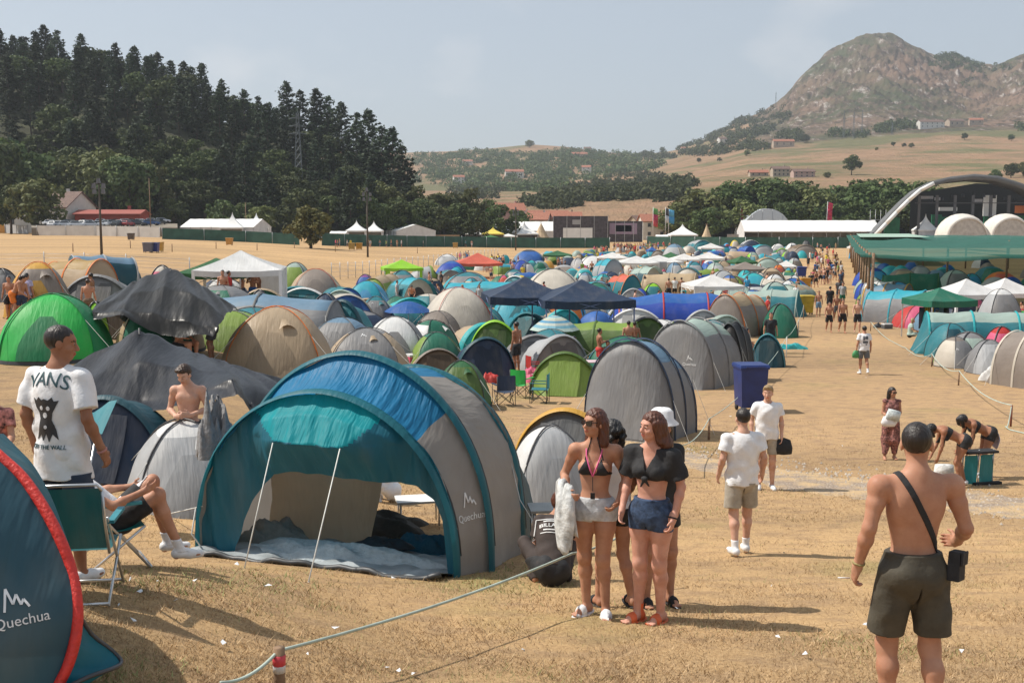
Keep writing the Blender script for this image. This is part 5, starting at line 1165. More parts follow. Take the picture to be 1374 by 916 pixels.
def film_mat(c=(.010,.011,.014),rough=.36):
 m,nt,out=_mat('black_film');p=nt.nodes.new('ShaderNodeBsdfPrincipled');co=objco(nt);n=noise(nt,mapping(nt,co,(2.2,.5,.6),rot=(.2,.1,.5)),1.6,4,.55);n2=noise(nt,co,1.2,4,.6)
 cc=ramp(nt,n2 .outputs['Fac'],[(.5,c),(.9,(.045,.045,.05))]);nt.links.new(cc.outputs[0],p.inputs['Base Color']);p.inputs['Roughness'].default_value=rough;p.inputs['Specular IOR Level'].default_value=.25
 nt.links.new(bump(nt,n.outputs['Fac'],0.6,.06),p.inputs['Normal']);nt.links.new(p.outputs[0],out.inputs[0]);return m
MF=film_mat();MF2=film_mat((.02,.02,.019),.33)
film('black_tarpaulin','black plastic sheet draped over tents behind the bare-chested youth',[[(70,515,19.5),(150,480,20),(215,472,20.2),(300,492,20),(400,526,19.5)],[(84,497,18.6),(187,443,19),(262,474,19),(310,490,18.8),(393,514,18.6)],[(92,518,17.6),(180,488,17.8),(255,492,17.6),(318,505,17.4),(372,528,17.6)],[(104,540,16.6),(186,540,16.8),(250,528,16.6),(312,512,16.4),(345,548,16.8)],[(120,560,16.2),(190,552,16.3),(240,546,16.1),(318,528,16.0),(338,556,16.4)]],MF,poles=[(290,520,17),(338,540,16.6),(187,440,18.9)])
film('black_tarpaulin','black and silver plastic sheet pitched like a wigwam near the white dome',[[(150,410,30),(190,385,31),(240,372,31.5),(290,395,31),(322,418,30)],[(138,405,27.8),(180,378,28.2),(229,359,28.8),(272,384,28.3),(316,413,27.8)],[(126,412,26.9),(172,398,27.2),(222,385,27.6),(264,398,27.2),(302,424,26.8)],[(124,420,26.4),(168,416,26.4),(214,424,26.4),(252,434,26.2),(292,440,26.2)],[(126,428,26.2),(166,424,26.1),(218,452,26.1),(250,452,26.0),(286,450,26.0)]],MF2,poles=[(229,362,28.6)])
T('d',252,564,690,205,20,['lgrey','lgrey','white'],'pale grey low dome tent left of the open porch, a jacket thrown over it',3,ar=1.1,vest=.35)
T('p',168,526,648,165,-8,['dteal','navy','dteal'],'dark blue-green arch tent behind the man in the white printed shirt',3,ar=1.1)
a_=AT(132,585,12.6);b=MB();b.grid([[tuple(Vector(AT(105+52*j/5,545+9*math.sin(j),13.2)).lerp(Vector(AT(125+12*j/5,582,12.5)),i/5))for j in range(6)]for i in range(6)]);w_=b.build('awning_flap',FB('teal'),None);tag(w_,'small teal awning flap held up by a thin pale pole','awning')
b=MB();q=AT(129,583,12.5);b.tube([q,(q[0]-.12,q[1]-.4,Z(q[0],q[1]-.4))],.012,n=5);w2_=b.build('awning_pole',M_ALU);w2_.parent=w_
T('d',75,395,487,168,12,['green','dgreen','green','dgreen'],'big bright green dome tent behind the man in the white printed shirt',3,ar=.95,split=0,cap=False)
T('d',54,352,428,108,20,['taupe','amber','amber','orange'],'grey and amber dome tent with orange seams, men standing before it',2,split=2)
T('t',105,347,402,92,60,['mustard','tan','orange'],'mustard tunnel tent with orange arches beside the grey and amber dome',2,ar=1.5)
T('t',140,342,388,82,-55,['lblue','dteal','lgrey'],'pale blue and dark teal tunnel tent at the edge of the open field',2,ar=1.3)
T('d',4,361,405,44,0,['grey','grey','dgrey'],'grey dome tent cut by the left edge, beside the amber one',1)
T('d',217,356,1.5,36,0,['cream','pink','cream'],'pinkish white dome top showing behind the black and silver sheet',1)
T('d',92,391,420,42,0,['dgrey','grey','dgrey'],'small dark grey dome behind the big bright green dome',1)
T('d',200,400,452,56,10,['white','lgrey','white'],'small white dome tent in front of the black and silver sheet',2,cap=False)
T('d',128,405,1.1,30,0,['lime','olive','lime'],'small lime green dome right of the big bright green dome',1)
T('p',165,415,456,66,10,['red','brown','pink'],'low red pop-up tent with a white edge behind the girl in black',2)
T('d',243,428,462,50,0,['dolive','brown','dolive'],'small dark olive tent beside the crouching bare-backed man',1)
T('p',282,401,448,66,15,['lime','dolive','yellow'],'lime and yellow pop-up tent left of the long pale blue tent',2)
T('g',325,336,418,116,8,['white'],'white party gazebo with white legs sheltering a group of men',3,legs='white',legw=.13,panels=((.15,.5,1),(-.5,.5,2)),hr=.70,trussed=False)
T('g',292,346,412,78,0,['fgreen'],'dark green gazebo half hidden behind the white party gazebo',2,legs='alu')
T('d',396,352,1.9,44,0,['mint','olive','mint'],'pale green dome right behind the white party gazebo',1)
T('d',424,361,402,84,10,['tan','taupe','tan','red'],'beige dome tent with dark red seams near the wire fence',2,cap=False)
T('d',403,385,414,40,0,['dgrey','black','white'],'small dark tent with a white top beside the beige red-seamed dome',1)
T('t',352,394,452,175,82,['lblue','grey','dgrey'],'long pale blue tent with grey ends behind the tan dome',2,ar=2.2,narch=3,hr=(.85,1,.85))
T('d',348,389,1.3,30,0,['grey','lgrey','grey'],'small grey dome peeping over the long pale blue tent',1)
T('d',374,412,510,166,5,['tan','beige','tan','orange'],'tan dome tent with bright orange seams in the middle left of the camp',3,ar=1.0,vest=.15,cap=False)
T('p',472,402,472,80,-25,['teal','teal','dteal'],'teal pop-up tent right of the tan orange-seamed dome',2,ar=1.1,dark_door=False)
T('d',505,398,440,60,10,['teal','grey','teal'],'teal and grey dome behind the teal pop-up',2)
T('d',437,394,1.5,48,0,['blue','blue','navy'],'crumpled royal blue dome top between the teal tents and the beige dome',1)
T('d',493,377,412,58,0,['cyan','skyb','cyan'],'bright cyan dome tent left of the people by the blue parasol',2,split=0)
T('d',530,425,482,96,5,['white','grey','white'],'white and slate grey dome beneath the blue parasol',2,split=0,vest=.4)
T('d',615,386,458,122,15,['cream','cream','cream','red'],'cream dome tent with thin red seams right of the blue parasol',3,cap=False,ar=1.0)
T('g',539,348,2.5,54,12,['lime'],'small lime green gazebo at the far left of the camp',2,legs='alu',legw=.08,panels=((-.5,-.35,-1),(.4,.5,-1)))
T('g',641,339,2.9,60,5,['coral'],'coral orange gazebo with a peaked roof',2,legs='dark',hr=.62,valance=.3)
T('d',606,350,1.9,44,0,['blue','royal','blue'],'shiny blue tarp dome just left of the coral orange gazebo',2)
T('d',600,341,1.6,34,0,['white','lgrey','white'],'white dome top behind the shiny blue tarp dome',1)
T('d',540,363,396,56,10,['turq','grey','teal'],'turquoise and grey dome under the lime green gazebo',1)
T('t',551,372,410,64,35,['cyan','teal','teal'],'cyan arched tent in front of the lime green gazebo',2,open_=True)
T('d',628,365,1.8,70,0,['cyan','grey','teal'],'cyan and grey dome below the coral orange gazebo',1)
T('t',648,377,412,92,70,['cyan','teal','dgrey'],'long turquoise tent behind the cream red-seamed dome',2,ar=1.5)
T('d',572,378,1.2,20,0,['pink','coral','pink'],'small pink tent by the group right of the lime gazebo',1)
T('d',528,366,1.2,24,0,['dgrey','grey','dgrey'],'little dark grey tent left below the lime gazebo',0)
T('d',490,368,1.2,26,0,['purple','blue','purple'],'violet and blue dome beside the seated shirtless man near the wire fence',1)
T('d',506,371,1.0,26,0,['yellow','amber','yellow'],'tiny yellow tent at the camp edge by the wire fence',0)
T('g',704,371,464,108,8,['navy'],'left navy blue gazebo of the touching pair',3,legs='blue',legw=.06,valance=.35,hr=.74)
T('g',780,375,470,122,8,['navy'],'right navy blue gazebo of the touching pair, over the green tents',3,legs='blue',legw=.06,valance=.35,hr=.74)
T('d',700,386,448,92,0,['cyan','teal','cyan'],'big cyan tent standing under the left navy gazebo',2,split=0,cap=False)
T('d',757,386,444,66,0,['skyb','orange','skyb'],'tall light blue tent between the two navy gazebos',1)
T('d',742,361,408,90,0,['cream','cream','white'],'cream canopy dome rising just behind the pair of navy gazebos',1,cap=False)
T('d',752,370,1.8,46,0,['cyan','teal','teal'],'turquoise dome between the navy gazebo roofs',1)
T('p',668,429,484,74,-10,['olive','dolive','lime'],'leaf green tent behind the standing shirtless man',2)
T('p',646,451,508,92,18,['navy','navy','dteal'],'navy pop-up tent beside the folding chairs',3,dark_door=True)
T('p',584,466,508,80,15,['tan','brown','taupe'],'low tan arched tent peeping over the blue roof of the porch tent',2)
T('d',620,484,545,76,0,['fgreen','dolive','fgreen'],'dark green dome right behind the blue roof of the porch tent',2)
T('p',762,470,531,102,-12,['olive','olive','dolive'],'olive green pop-up tent right of the folding chairs',3,dark_door=False)
T('t',862,452,588,140,-28,['lblue','grey','navy'],'large grey and pale blue tunnel tent behind the women',3,ar=.75,narch=3,front=.3,hr=(1,.97,.8),p=.58)
T('t',800,431,478,98,75,['olive','dolive','dolive'],'long light green tunnel tent with dark green end',2,ar=1.5)
T('p',862,424,470,70,12,['taupe','dolive','dgrey'],'brown and dark green pop-up tent in front of the blue family tent',2)
T('t',935,427,520,120,-35,['mint','grey','grey'],'mint and grey tunnel tent next to the tall grey one',3,ar=1.0,narch=3,front=.2,p=.6)
T('t',986,432,512,52,-30,['black','black','dgrey'],'black tent side leaning against the mint and grey tunnel',2,ar=1.2)
T('t',918,391,442,150,85,['blue','royal','red'],'large blue family tent with thin red seams',3,ar=2.0,narch=4,hr=(.8,1.05,.8))
T('t',992,393,452,84,-38,['sand','taupe','orange'],'sand-coloured tunnel tent with an orange-seamed front',3,ar=1.4)
T('p',1032,447,493,52,-25,['dteal','dteal','teal'],'dark teal pop-up tent at the edge of the walking lane',2)
T('d',1046,408,453,46,0,['ngreen','ngreen','ngreen'],'dark green tarp tent stretched towards the walking lane',1)
T('d',1055,416,445,26,0,['royal','blue','royal'],'small royal blue dome beside the walking lane',1)
T('t',1035,388,425,66,70,['mint','teal','mint'],'pale mint tent with dark teal side near the seated pair',2,ar=1.3)
T('d',985,380,1.5,60,0,['mint','mint','mint'],'pale mint dome right of the white gazebo at the camp centre',1)
T('d',1040,378,1.7,44,0,['mint','teal','mint'],'rounded mint dome near the walking lane',1)
T('d',1058,376,1.6,36,-30,['lgrey','lblue','white'],'white and grey-blue dome touching the walking lane',1)
T('g',956,368,2.6,66,6,['white'],'white gazebo at the centre of the camp',2,legs='white',legw=.07,panels=((-.5,-.3,-1),(-.1,.1,1)))
T('d',970,363,1.7,40,0,['lgrey','lgrey','dgrey'],'light grey dome with a black seam behind the central white gazebo',1,cap=False)
T('d',1010,366,1.6,44,0,['turq','cyan','turq'],'bright turquoise crumpled tent right of the central white gazebo',1)
T('d',790,403,440,44,10,['white','grey','white'],'white and grey tent under the right navy gazebo',1)
T('p',834,404,440,48,10,['white','olive','lgrey'],'green and white pop-up left of the blue family tent',2,dark_door=False)
T('t',836,368,404,44,25,['coral','teal','orange'],'orange-red tunnel tent with teal bands',2,ar=1.2)
T('t',866,357,392,46,30,['mint','dteal','mint'],'mint tunnel tent with a dark open mouth',2,open_=True)
T('t',898,366,398,64,75,['sand','sand','tan'],'wide sand-coloured tent with people in front of it',2,ar=1.5)
T('d',876,380,404,30,0,['lime','teal','lime'],'neon yellow-green tent with a teal side',1)
T('d',858,387,408,28,0,['royal','royal','royal'],'small deep blue dome next to the neon tent',1)
T('g',854,343,2.6,50,4,['white'],'left white gazebo of the pair in the far camp',2,legs='white',legw=.07)
T('g',884,342,2.6,52,4,['white'],'right white gazebo of the pair in the far camp',2,legs='white',legw=.07,panels=((-.5,.1,-1,'lgrey'),))
T('t',815,347,378,38,20,['cyan','lgrey','teal'],'teal and pale grey tunnel tent left of the white gazebo pair',1,ar=1.2)
T('d',795,343,1.8,40,0,['white','white','white'],'long white dome behind the teal and pale grey tunnel',1)
T('g',822,338,2.5,36,0,['white'],'small white gazebo at the left rear of the camp',1,legs='white')
T('d',812,364,1.2,26,0,['blue','lblue','blue'],'little bright blue dome under the teal and grey tunnel',0)
T('d',802,370,1.2,34,0,['teal','lgrey','turq'],'low turquoise-edged dome left of the orange-red tunnel',0)
T('d',818,371,1.1,26,0,['lgrey','grey','lgrey'],'pale grey small dome beside the orange-red tunnel',0)
T('d',710,335,2.3,46,0,['lblue','blue','navy'],'shiny dark blue tarp tent at the rear left of the camp',2)
T('d',700,349,1.8,28,0,['royal','royal','royal'],'deep blue dome below the shiny dark blue tarp',1)
T('d',713,349,1.7,22,0,['turq','teal','turq'],'turquoise dome below the shiny dark blue tarp',1)
T('d',690,361,1.6,34,0,['teal','lgrey','teal'],'dull green and grey dome left of the cream canopy dome',1)
T('d',676,369,1.3,18,0,['red','coral','pink'],'crumpled red tent between the coral and navy gazebos',1)
T('d',700,369,1.2,18,0,['yellow','amber','yellow'],'small yellow tent between the coral and navy gazebos',0)
T('g',748,336,2.2,34,0,['fgreen'],'green net canopy at the rear of the camp near the dark screen',1,legs='dark')
T('d',762,343,1.7,26,0,['navy','navy','mint'],'navy box-like tent under the green net canopy',0)
T('d',735,348,1.4,18,0,['amber','amber','tan'],'amber coloured small tent near the green net canopy',0)
T('d',757,355,1.5,40,0,['lgrey','taupe','lgrey'],'wide pale grey tent right of the amber one',0)
T('d',768,360,1.3,24,0,['turq','teal','turq'],'turquoise flat tent with sitters beside it',0)
parasol(G(548,446),65/scl(G(548,446)),proj_h(G(548,446),404),.5,['blue','blue'],'solid blue parasol over the white and slate dome')
g_=G(744,476);parasol(g_,67/scl(g_),proj_h(g_,423),.62,[(.55,.68,.62),(.22,.48,.60),(.60,.66,.60),(.12,.35,.55),(.62,.62,.50)],'pale blue and green striped parasol below the navy gazebos',rings=True,n=8)
T('d',745,447,470,60,0,['lblue','navy','lblue'],'low blue beach shelter under the striped parasol',1)
g_=G(783,352+14);parasol(g_,16/scl(g_),proj_h(g_,355),.5,['pink','blue','red'],'tiny pink and blue parasol in the rear camp')
T('t',1330,417,478,150,78,['mint','teal','turq'],'very long mint and teal tent on the right of the lane',3,ar=2.2,narch=4,hr=(.95,1,.95))
T('d',1273,434,481,66,15,['teal','dteal','teal'],'teal rounded tent end with dark base at the rope',3)
T('d',1280,452,494,60,25,['cream','grey','taupe'],'low beige tent with a dark vent nearest the rope',2,split=3,vest=.5)
T('d',1326,456,502,66,-12,['grey','lgrey','grey'],'low slate grey tent with a small awning at the rope',2,vest=.5)
T('t',1390,440,522,96,20,['taupe','taupe','cream'],'big taupe tent with rolled flap cut by the right edge',3,ar=.9)
T('d',1344,438,1.4,44,0,['pink','pink','red'],'hot pink tent top behind the low grey tents',1)
T('d',1300,446,484,56,0,['grey','mint','grey'],'greyish green tent between the beige and long mint tents',1)
T('g',1258,386,456,74,14,['ngreen'],'dark green gazebo with pale slanted legs right of the lane',3,legs='alu',legw=.05,valance=.3,hr=.78,trussed=False)
T('d',1229,410,440,58,0,['red','pink','coral'],'bright red tent under the dark green gazebo',2,cap=False)
T('d',1248,414,444,44,0,['lblue','navy','lblue'],'greyish blue tent beside the bright red one',1)
T('t',1202,388,434,80,50,['cyan','grey','cyan'],'cyan and grey striped tent at the right edge of the lane',3,ar=1.2)
T('t',1190,380,420,60,50,['lblue','grey','amber'],'grey-blue tent with yellow tabs behind the cyan and grey one',2,ar=1.2)
T('t',1178,377,414,40,50,['white','taupe','lgrey'],'white and taupe narrow tent along the lane',2,ar=1.2)
T('d',1170,381,414,30,0,['teal','lgrey','teal'],'small teal tent near the canopy poles',1)
T('d',1160,379,1.4,24,0,['royal','blue','royal'],'royal blue dome right beside the canopy poles',1)
T('d',1158,394,1.0,18,0,['olive','lime','olive'],'tiny yellow-green tent at the foot of the canopy poles',1)
T('d',1168,371,1.6,40,0,['mint','lgrey','mint'],'pale domed tent behind the royal blue dome',1)
T('d',1182,376,1.4,26,0,['coral','red','coral'],'faded red dome between the pale ones',1)
T('t',1220,366,402,66,70,['ngreen','ngreen','fgreen'],'long dark green tunnel tent below the net canopy',2,ar=1.6)
T('d',1205,378,1.8,44,0,['skyb','cyan','skyb'],'sky blue tent behind the grey-blue tents',1)
T('g',1294,374,441,74,10,['white'],'front white gazebo right of the dark green gazebo',3,legs='white',legw=.13,hr=.72,trussed=False)
T('g',1346,373,438,70,10,['white'],'rear white gazebo beside the screened white dome',3,legs='white',legw=.12,hr=.72,trussed=False)
T('d',1340,388,448,56,0,['lgrey','grey','white'],'white screened dome shelter in front of the rear white gazebo',2)
T('d',1304,396,1.5,40,0,['purple','pink','mint'],'mauve and green tent under the front white gazebo',1)
T('d',1290,404,1.5,60,0,['navy','navy','navy'],'navy tent behind the long mint and teal tent',1)
T('d',1345,406,1.4,50,0,['orange','purple','orange'],'orange and purple dome behind the long mint tent',1)
T('d',1366,412,1.2,34,0,['red','green','red'],'red low tent with green edge near the right edge',0)
T('d',1282,362,1.9,40,0,['mint','grey','mint'],'grey-green dome under the net canopy',1)
T('d',1304,367,1.5,26,0,['cyan','skyb','cyan'],'cyan dome just behind the front white gazebo',1)
T('d',1344,364,1.5,40,0,['orange','coral','orange'],'orange dome under the net canopy near the right edge',0)
T('d',1358,371,1.3,26,0,['royal','blue','royal'],'deep blue tent under the net canopy near the right edge',0)
T('d',1265,358,1.6,26,0,['turq','teal','turq'],'turquoise tent hanging in the shade of the net canopy',0)
T('d',1170,359,1.9,46,0,['royal','skyb','royal'],'wide blue tent at the left end of the net canopy',1)
T('d',1212,360,1.7,40,0,['taupe','tan','taupe'],'dull brown tent under the net canopy',0)
T('d',1330,357,1.6,40,0,['teal','ngreen','teal'],'dark teal dome deep under the net canopy',0)
T('d',1235,356,1.6,30,0,['grey','lgrey','grey'],'grey dome deep under the net canopy',0)
T('d',1196,356,1.6,30,0,['turq','cyan','turq'],'bright turquoise tarp tent left under the net canopy',0)
T('d',1147,332,2.0,14,0,['skyb','white','skyb'],'sky blue tent at the far left corner of the net canopy',0)
T('g',1148,326,2.6,16,0,['white'],'little white stall beside the far corner of the net canopy',1)
far=[(905,327,3.2,44,'d',['cream','lgrey','lblue'],'big cream dome with a blue patch at the back of the camp'),(938,322,2.6,30,'t',['lgrey','teal','lgrey'],'grey-white tent with a teal mouth at the back of the camp'),(954,326,2.8,28,'g',['white'],'white gazebo at the very back of the camp'),(956,319,2.4,24,'d',['grey','dgrey','grey'],'dark grey arched tent top against the far fence'),(975,326,1.9,14,'d',['skyb','red','skyb'],'blue and red little tent beside the rearmost gazebo'),(986,322,2.0,14,'d',['yellow','cream','yellow'],'pale yellow tent by the far fence'),(1006,322,2.6,28,'t',['lgrey','navy','white'],'white and grey tunnel with a dark mouth by the far fence'),(985,331,2.0,20,'d',['navy','lgrey','navy'],'navy dome with white cap left of the blue one'),(1001,330,2.2,22,'t',['blue','royal','blue'],'mid-blue tent with open front at the back'),(1020,328,2.3,28,'t',['cyan','lgrey','turq'],'turquoise and pale grey tent at the back right'),(1044,327,2.2,24,'d',['white','lgrey','white'],'white dome at the back right of the camp'),(1050,333,1.8,22,'p',['white','lgrey','lime'],'white pop-up with a lime edge'),(1063,326,2.2,22,'d',['white','dgrey','white'],'white and black dome near the end of the lane'),(1075,328,2.4,34,'t',['brown','taupe','tan'],'brown arched tent at the end of the lane'),(1076,336,1.4,16,'d',['cyan','turq','cyan'],'little cyan tent inside the mouth of the brown one'),(1082,322,2.2,16,'d',['black','dgrey','black'],'black crumpled tent top beside the far fence'),(1055,336,1.6,14,'p',['lime','grey','lime'],'neon lime pop-up near the end of the lane'),(918,340,2.5,36,'g',['white'],'white gazebo left of the green gazebo roof'),(951,338,2.6,42,'g',['white'],'broad white gazebo in the back rows'),(900,338,2.5,34,'g',['fgreen'],'green gazebo left of the white gazebos in the back rows'),(995,343,2.5,34,'g',['fgreen'],'green gazebo roof among the back rows'),(1000,351,2.4,44,'g',['taupe'],'grey-brown gazebo roof in the middle rows'),(1055,349,2.3,28,'g',['white'],'small white gazebo near the lane in the middle rows'),(848,337,2.0,20,'d',['turq','teal','turq'],'turquoise dome behind the white gazebo pair'),(866,341,1.8,18,'d',['cyan','teal','cyan'],'cyan flat tent behind the white gazebo pair'),(861,334,2.2,18,'d',['tan','brown','tan'],'brown-beige tent near the crowd'),(884,335,2.1,22,'t',['tan','taupe','tan'],'tan arched tent near the crowd'),(897,332,2.2,20,'d',['mint','red','mint'],'mint dome with a red side near the crowd'),(875,331,2.2,14,'g',['blue'],'tiny blue awning at the crowd'),(932,351,2.2,32,'d',['cyan','lgrey','teal'],'teal and white tent right of the little orange parasol'),(925,358,2.2,44,'t',['teal','cream','teal'],'cream tent with a teal awning roof in the middle rows'),(960,352,2.0,34,'d',['mint','white','mint'],'whitish green dome in the middle rows'),(970,350,1.9,30,'d',['beige','tan','beige'],'beige dome behind the whitish green one'),(1028,345,2.0,34,'t',['sand','mint','sand'],'sand and green long tent in the middle rows'),(1045,346,1.9,26,'d',['mint','grey','mint'],'muted green dome in the middle rows'),(1066,346,2.0,26,'d',['mint','taupe','lgrey'],'pale green dome near the lane'),(1045,355,1.9,22,'d',['orange','coral','orange'],'bright orange tent beside the brown dome'),(1035,359,2.0,44,'d',['tan','brown','tan'],'large brown dome in the middle rows'),(1058,359,1.6,20,'d',['cyan','olive','cyan'],'cyan and green tent near the blue container'),(1000,362,1.8,30,'d',['turq','grey','turq'],'turquoise tent under the grey-brown gazebo'),(1040,368,1.8,34,'d',['white','cream','white'],'white crumpled tent between the brown dome and the lane'),(1066,369,1.7,26,'d',['white','lgrey','white'],'whitish tent at the very edge of the lane'),(1020,366,1.5,30,'d',['cream','white','cream'],'cream tent with laundry near the turquoise one'),(928,350,1.7,16,'d',['skyb','blue','skyb'],'tiny sky blue tent beside the teal awning tent'),(835,341,2.0,20,'d',['mint','olive','mint'],'green-grey low tent behind the small white gazebo'),(790,337,1.8,30,'d',['olive','mint','olive'],'light olive low tent at the rear left'),(778,340,1.9,18,'d',['brown','tan','brown'],'brown round tent at the rear left'),(775,346,1.5,22,'d',['lgrey','white','lgrey'],'greyish white tent beside the pink and blue parasol'),(940,344,1.5,22,'d',['lgrey','red','lgrey'],'pale tent with a red strip in the back rows'),(985,356,1.6,24,'d',['brown','sand','brown'],'brownish tent left of the grey-brown gazebo'),(1088,330,2.0,14,'g',['yellow'],'small ochre stall at the end of the lane'),(1010,338,1.8,20,'d',['lime','mint','mint'],'pale tent with a lime stripe in the back rows'),(965,334,1.6,20,'d',['lgrey','purple','lgrey'],'light tent with a mauve side in the back rows'),(893,345,1.8,24,'d',['lgrey','mint','white'],'whitish tent under the green roof in the back rows'),(905,352,1.9,28,'d',['lblue','white','lblue'],'pale blue and white tent beneath the orange parasol'),(916,347,1.5,14,'g',['amber'],'little orange parasol-like shade in the back rows')]
for i,(px,yt,h,wp,kd,cl_,lb)in enumerate(far):T(kd,px,yt,h,wp,(i*37)%50-25,cl_,lb,1 if wp>18 else 0,ar=1.0)
rr=random.Random(3);names=list(C)
pal=['white','lgrey','mint','teal','cyan','turq','grey','tan','sand','cream','blue','olive','taupe','lblue','ngreen','navy']
wordc=dict(white='white',lgrey='light grey',mint='mint',teal='teal',cyan='cyan',turq='turquoise',grey='grey',tan='tan',sand='sand-coloured',cream='cream',blue='blue',olive='olive',taupe='taupe',lblue='pale blue',ngreen='dark green',navy='navy')
lm=[('near the coral gazebo',641,350),('near the central white gazebo',956,375),('near the white gazebo pair',870,350),('near the cream canopy dome',742,365),('near the brown arched tent',1070,335),('near the grey-brown gazebo roof',1000,352),('near the lime gazebo',540,360)]
NEARLM=[('beside the tan orange-seamed dome',374,460),('behind the black plastic sheet',240,440),('near the cream red-seamed dome',615,430),('near the olive pop-up',762,490),('beside the blue family tent',900,430),('near the mint and grey tunnel',950,480),('near the white party gazebo',325,400),('near the striped parasol',744,440),('near the blue parasol',540,440),('behind the porch tent',600,490)]
nf=0
for _ in range(3000):
 if nf>=120:break
 py=338+72*rr.random()**1.4;lo=np.interp(py,[338,350,370,412],[830,690,560,450]);px=rr.uniform(lo,1078-(py-338)*.15);g_=G(px,py)
 wm=rr.uniform(1.8,3.0)
 if any(math.dist((g_[0],g_[1]),(a,b2))<(wm/2+c2_)*.74 for a,b2,c2_ in SPOTS):continue
 s=scl(g_);c1_=rr.choice(pal);c2_=rr.choice(pal);kd=rr.choice('ddtp');k_=min(lm,key=lambda q:abs(q[1]-px)+3*abs(q[2]-py))
 lb='small %s tent, %s panels, in the packed rows %s'%(wordc[c1_],wordc[c2_],k_[0]);h=rr.uniform(1.1,1.7);SPOTS.append((g_[0],g_[1],wm/2));loc=(g_[0],g_[1],g_[2]-.02);a=rr.uniform(0,6.2);nf+=1;gp=None
 if lb in LABELS:gp='look-alike small tents in the packed rows'
 {'d':dome_tent,'t':tunnel_tent,'p':pop_tent}[kd](loc,a,wm,wm*rr.uniform(.8,1.3),h,[c1_,c2_,rr.choice([c1_,c2_])],lb,1 if s>12 else 0,group=gp)
nf2=0
for _ in range(400):
 if nf2>=16:break
 px=rr.uniform(1175,1400);py=rr.uniform(356,396);g_=G(px,py);wm=rr.uniform(2,3)
 if any(math.dist((g_[0],g_[1]),(a,b2))<(wm/2+c2_)*.9 for a,b2,c2_ in SPOTS):continue
 c1_=rr.choice(pal);c2_=rr.choice(pal);lb='small %s tent with %s panels shaded by the net canopy'%(wordc[c1_],wordc[c2_]);SPOTS.append((g_[0],g_[1],wm/2));nf2+=1
 dome_tent((g_[0],g_[1],g_[2]-.02),rr.uniform(0,6),wm,wm,rr.uniform(1.2,1.8),[c1_,c2_,c1_],lb,0,group='look-alike shaded tents' if lb in LABELS else None)
nf3=0
for _ in range(3000):
 if nf3>=60:break
 py=rr.uniform(404,500);px=rr.uniform(10,1045-(py-404)*1.3);g_=G(px,py);wm=rr.uniform(2.2,3.2)
 if px<420 and py>470 or px<130:continue
 if any(math.dist((g_[0],g_[1]),(a,b2))<(wm/2+c2_)*.76 for a,b2,c2_ in SPOTS):continue
 c1_=rr.choice(pal);c2_=rr.choice(pal);k_=min(NEARLM,key=lambda q:abs(q[1]-px)+abs(q[2]-py));lb='%s low tent with %s panels %s'%(wordc[c1_],wordc[c2_],k_[0]);SPOTS.append((g_[0],g_[1],wm/2));nf3+=1
 {'d':dome_tent,'t':tunnel_tent,'p':pop_tent}[rr.choice('ddp')]((g_[0],g_[1],g_[2]-.02),rr.uniform(-.8,.8),wm,wm*.9,rr.uniform(1.1,1.5),[c1_,c2_,rr.choice([c1_,c2_])],lb,2,group='look-alike low tents in the near rows' if lb in LABELS else None)
print('filler',nf,nf2,nf3)
T('d',738,572,686,140,10,['white','lgrey','white'],'white dome tent right of the porch tent behind the women',3,cap=False)
T('p',722,596,682,62,10,['dteal','dteal','teal'],'dark teal tent squeezed between the porch tent and the white dome',2)
T('p',770,542,640,175,-18,['mustard','dgrey','amber'],'yellow and dark grey low tent behind the women',3,dark_door=False,ar=1.2)
bpy.context.view_layer.update()
for a in((488,452,.16),(661,487,.16),(925,486,.18,'Quechua'),(1030,470,.10),(500,408,.10),(130,420,.14),(200,655,.12),(1285,470,.1)):logo_at(*a)
def _rot(a,b):
 z=(b-a);L=np.linalg.norm(z);z=z/(L+1e-9);return z
